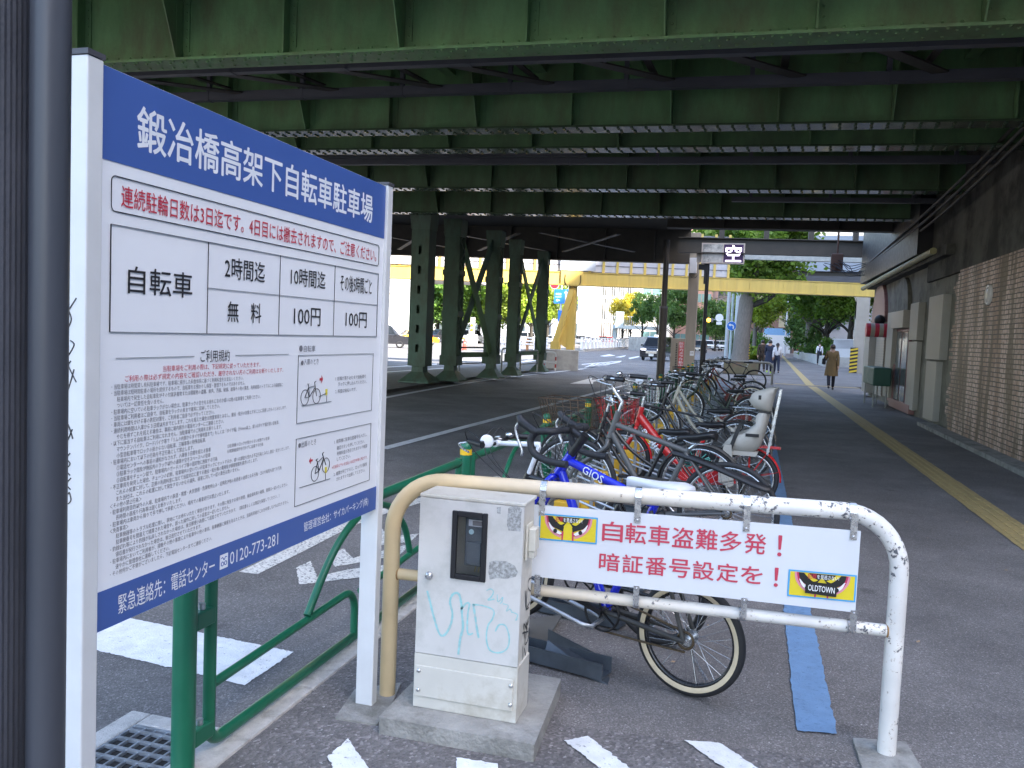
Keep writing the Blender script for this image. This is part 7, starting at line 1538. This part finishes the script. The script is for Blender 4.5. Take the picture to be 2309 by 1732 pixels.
# ================================================================ expressway pier and slab
p0=PY(908,640,84); p1=PY(932,640,84); ep=empty('expressway_pier',(p1.x,84,ZR),label='pale concrete portal pier with rounded corner behind the first column',cat='pier')
wv=p1.x-p0.x; zt1=PY(900,628,84).z-ZR; zb1=PY(880,660,84).z-ZR
pl=[(0,0),(0,zt1),(-26,zt1),(-26,zb1)]+[(-wv-1.0+math.sin(t*pi/12)*1.0,zb1-1.0+math.cos(t*pi/12)*1.0) for t in range(7)]+[(-wv,0)]
MB().prism(pl,(0,0,0),(1,0,0),(0,0,1),(0,2.0,0)).build('portal',mat('pier_concrete',(.50,.50,.50),.7,var=.06,scale=1),ep,.15)
MB().bb((-26,1.0,zt1),(6,9,zt1+1.2)).build('deck_edge',M_concp,ep)
a=PY(1800,620,74); es=empty('expressway_slab',(a.x,74,8),label='grey elevated roadway slab with dark underside above the park trees',cat='bridge'); zt1=PY(1880,586,74).z-8; zm1=PY(1880,612,74).z-8; zb1=PY(1880,636,74).z-8
MB().bb((0,0,zm1),(40,10,zt1+2)).build('side_wall',mat('slab_grey',(.36,.40,.46),.6,var=.05),es); MB().bb((-1,.3,zb1+.5),(40,10,zm1-.01)).build('beam',M_dark,es); MB().bb((.5,-.02,zb1),(40,.28,zb1+.48)).build('lower_flange',M_tray,es)
# ================================================================ buildings
M_win=mat('window_glass',(.06,.085,.10),.08,var=.2,scale=.5); M_wing=mat('window_teal',(.12,.22,.23),.1,var=.2,scale=.5); M_winc=mat('window_cream',(.42,.36,.24),.3,var=.15,scale=.5)
def building(lab,x0,x1,Y,dep,Hb,wall,win,fl=3.6,cw=3.0,band=False,ang=0,wf=.7,hf=.5,maxw=70):
    rt=empty('office_building',((x0+x1)/2,Y,ZR),ang,lab,'building'); w_=x1-x0
    MB().bb((-w_/2,0,0),(w_/2,dep,Hb)).build('wall',wall,rt); MB().bb((-w_/2-.2,-.2,Hb),(w_/2+.2,dep+.2,Hb+.8)).build('roof',wall,rt)
    nf=int(Hb/fl); nc=1 if band else max(1,int(w_/cw)); k=0; W_=(w_*.92 if band else cw*wf); me=None
    for i in range(nf):
        for j in range(nc):
            if k>=maxw: break
            x=0 if band else -w_/2+(j+.5)*w_/nc; z=fl*i+fl*.5
            if me is None:
                m=MB().bb((-W_/2,-.02,-fl*hf/2),(W_/2,.3,fl*hf/2)); o=m.build('window',win,rt); me=o.data; o.location=(x,-.03,z)
                m=MB()
                for q in range(1,(int(W_/1.5) if band else 2)): m.bb((-W_/2+q*W_/(int(W_/1.5) if band else 2)-.04,-.06,-fl*hf/2),(-W_/2+q*W_/(int(W_/1.5) if band else 2)+.04,-.021,fl*hf/2))
                m.bb((-W_/2,-.12,-fl*hf/2-.12),(W_/2,.0,-fl*hf/2)); mu=m.build('window_bars',wall,o).data; o0=o
            else:
                o=bpy.data.objects.new('window',me); COL.objects.link(o); o.parent=rt; o.location=(x,-.03,z); b_=bpy.data.objects.new('window_bars',mu); COL.objects.link(b_); b_.parent=o
            k+=1
    # side windows
    return rt
M_bw=mat('facade_white',(.66,.63,.58),.7,var=.05,scale=.6); M_bg=mat('facade_grey',(.34,.35,.37),.7,var=.06,scale=.6); M_br=mat('facade_brown',(.22,.13,.10),.7,var=.08,scale=.6); M_bp=mat('facade_pinkish',(.36,.22,.19),.7,var=.06,scale=.6); M_bc=mat('facade_cream',(.50,.44,.36),.7,var=.06,scale=.6)
X_=lambda px,Y:PY(px,700,Y).x
wbk=building('bright white building with few windows behind the yellow leg',X_(1245,150),X_(1352,150),150,30,24,M_bw,M_win,5.0,7.0,wf=.12,hf=.55)
fbk=building('white building with tall vertical fins and dark glazing',X_(1352,151),X_(1428,151),151,28,26,M_bw,M_win,4.4,1.3,wf=.62,hf=.86,maxw=30)
# vertical fins
m=MB(); wv=X_(1428,151)-X_(1352,151)
for k in range(16): m.bb((-wv/2+k*wv/15-.07,-.5,0),(-wv/2+k*wv/15+.07,-.05,26))
for k in range(6): m.bb((-wv/2,-.5,k*4.4-.15),(wv/2,-.06,k*4.4+.15))
m.build('fin_screen',M_bw,fbk)
building('pale office building with a strip window left of the dark pole',X_(1425,156),X_(1512,156),156,26,30,M_bw,M_wing,4.2,6.0,wf=.55,hf=.4)
building('pinkish brown office block with teal window bands behind the concrete post',X_(1512,168),X_(1606,168),168,26,34,M_bp,M_wing,4.0,band=True,hf=.42)
building('grey office block farther down the road',X_(1600,190),X_(1662,190),190,30,40,M_bg,M_win,3.6,3.2)
building('brown building with cream windows closing the pavement',X_(1690,158),X_(1800,158),158,20,24,M_br,M_winc,3.8,3.4,wf=.66,hf=.55)
building('grey building behind the park trees at the right',X_(1800,165),X_(2020,165),165,20,26,M_bg,M_win,3.8,3.6)
building('long grey building behind the trees on the left',X_(820,150),X_(1245,150),152,20,20,M_bg,M_win,3.8,4.5)
building('dark brown building far left behind the truck',X_(760,140),X_(905,140),140,20,16,M_bc,M_win,3.8,4.5)
# unseen tall blocks added at the right, to keep low sun off the street
building('unseen tall grey block added at the right to shade the near pavement',30,55,-60,99,34,M_bg,M_win,3.8,4.5,maxw=40)
building('unseen tall brown block added at the right to shade the far street',26,50,40,112,38,M_br,M_win,3.8,4.5,maxw=40)
# shop sign across the pavement end
p=PY(1752,748,140); MB().bb((-2.2,-.1,-.7),(2.2,.1,.7)); o=MB().bb((p.x-2.0,p.y-.1,p.z-.55),(p.x+2.0,p.y+.1,p.z+.55)).build('shop_sign',mat('pale_blue_sign',(.25,.45,.70),.5)); tag(o,'pale blue sign board on the brown building closing the pavement','sign')
p=PY(1765,785,150); o=MB().bb((p.x-3.4,p.y,0),(p.x+1.2,p.y+.3,3.4)).build('shop_building',mat('bright_front',(.75,.74,.72),.6)); tag(o,'bright white shop front at the end of the pavement','shop front')
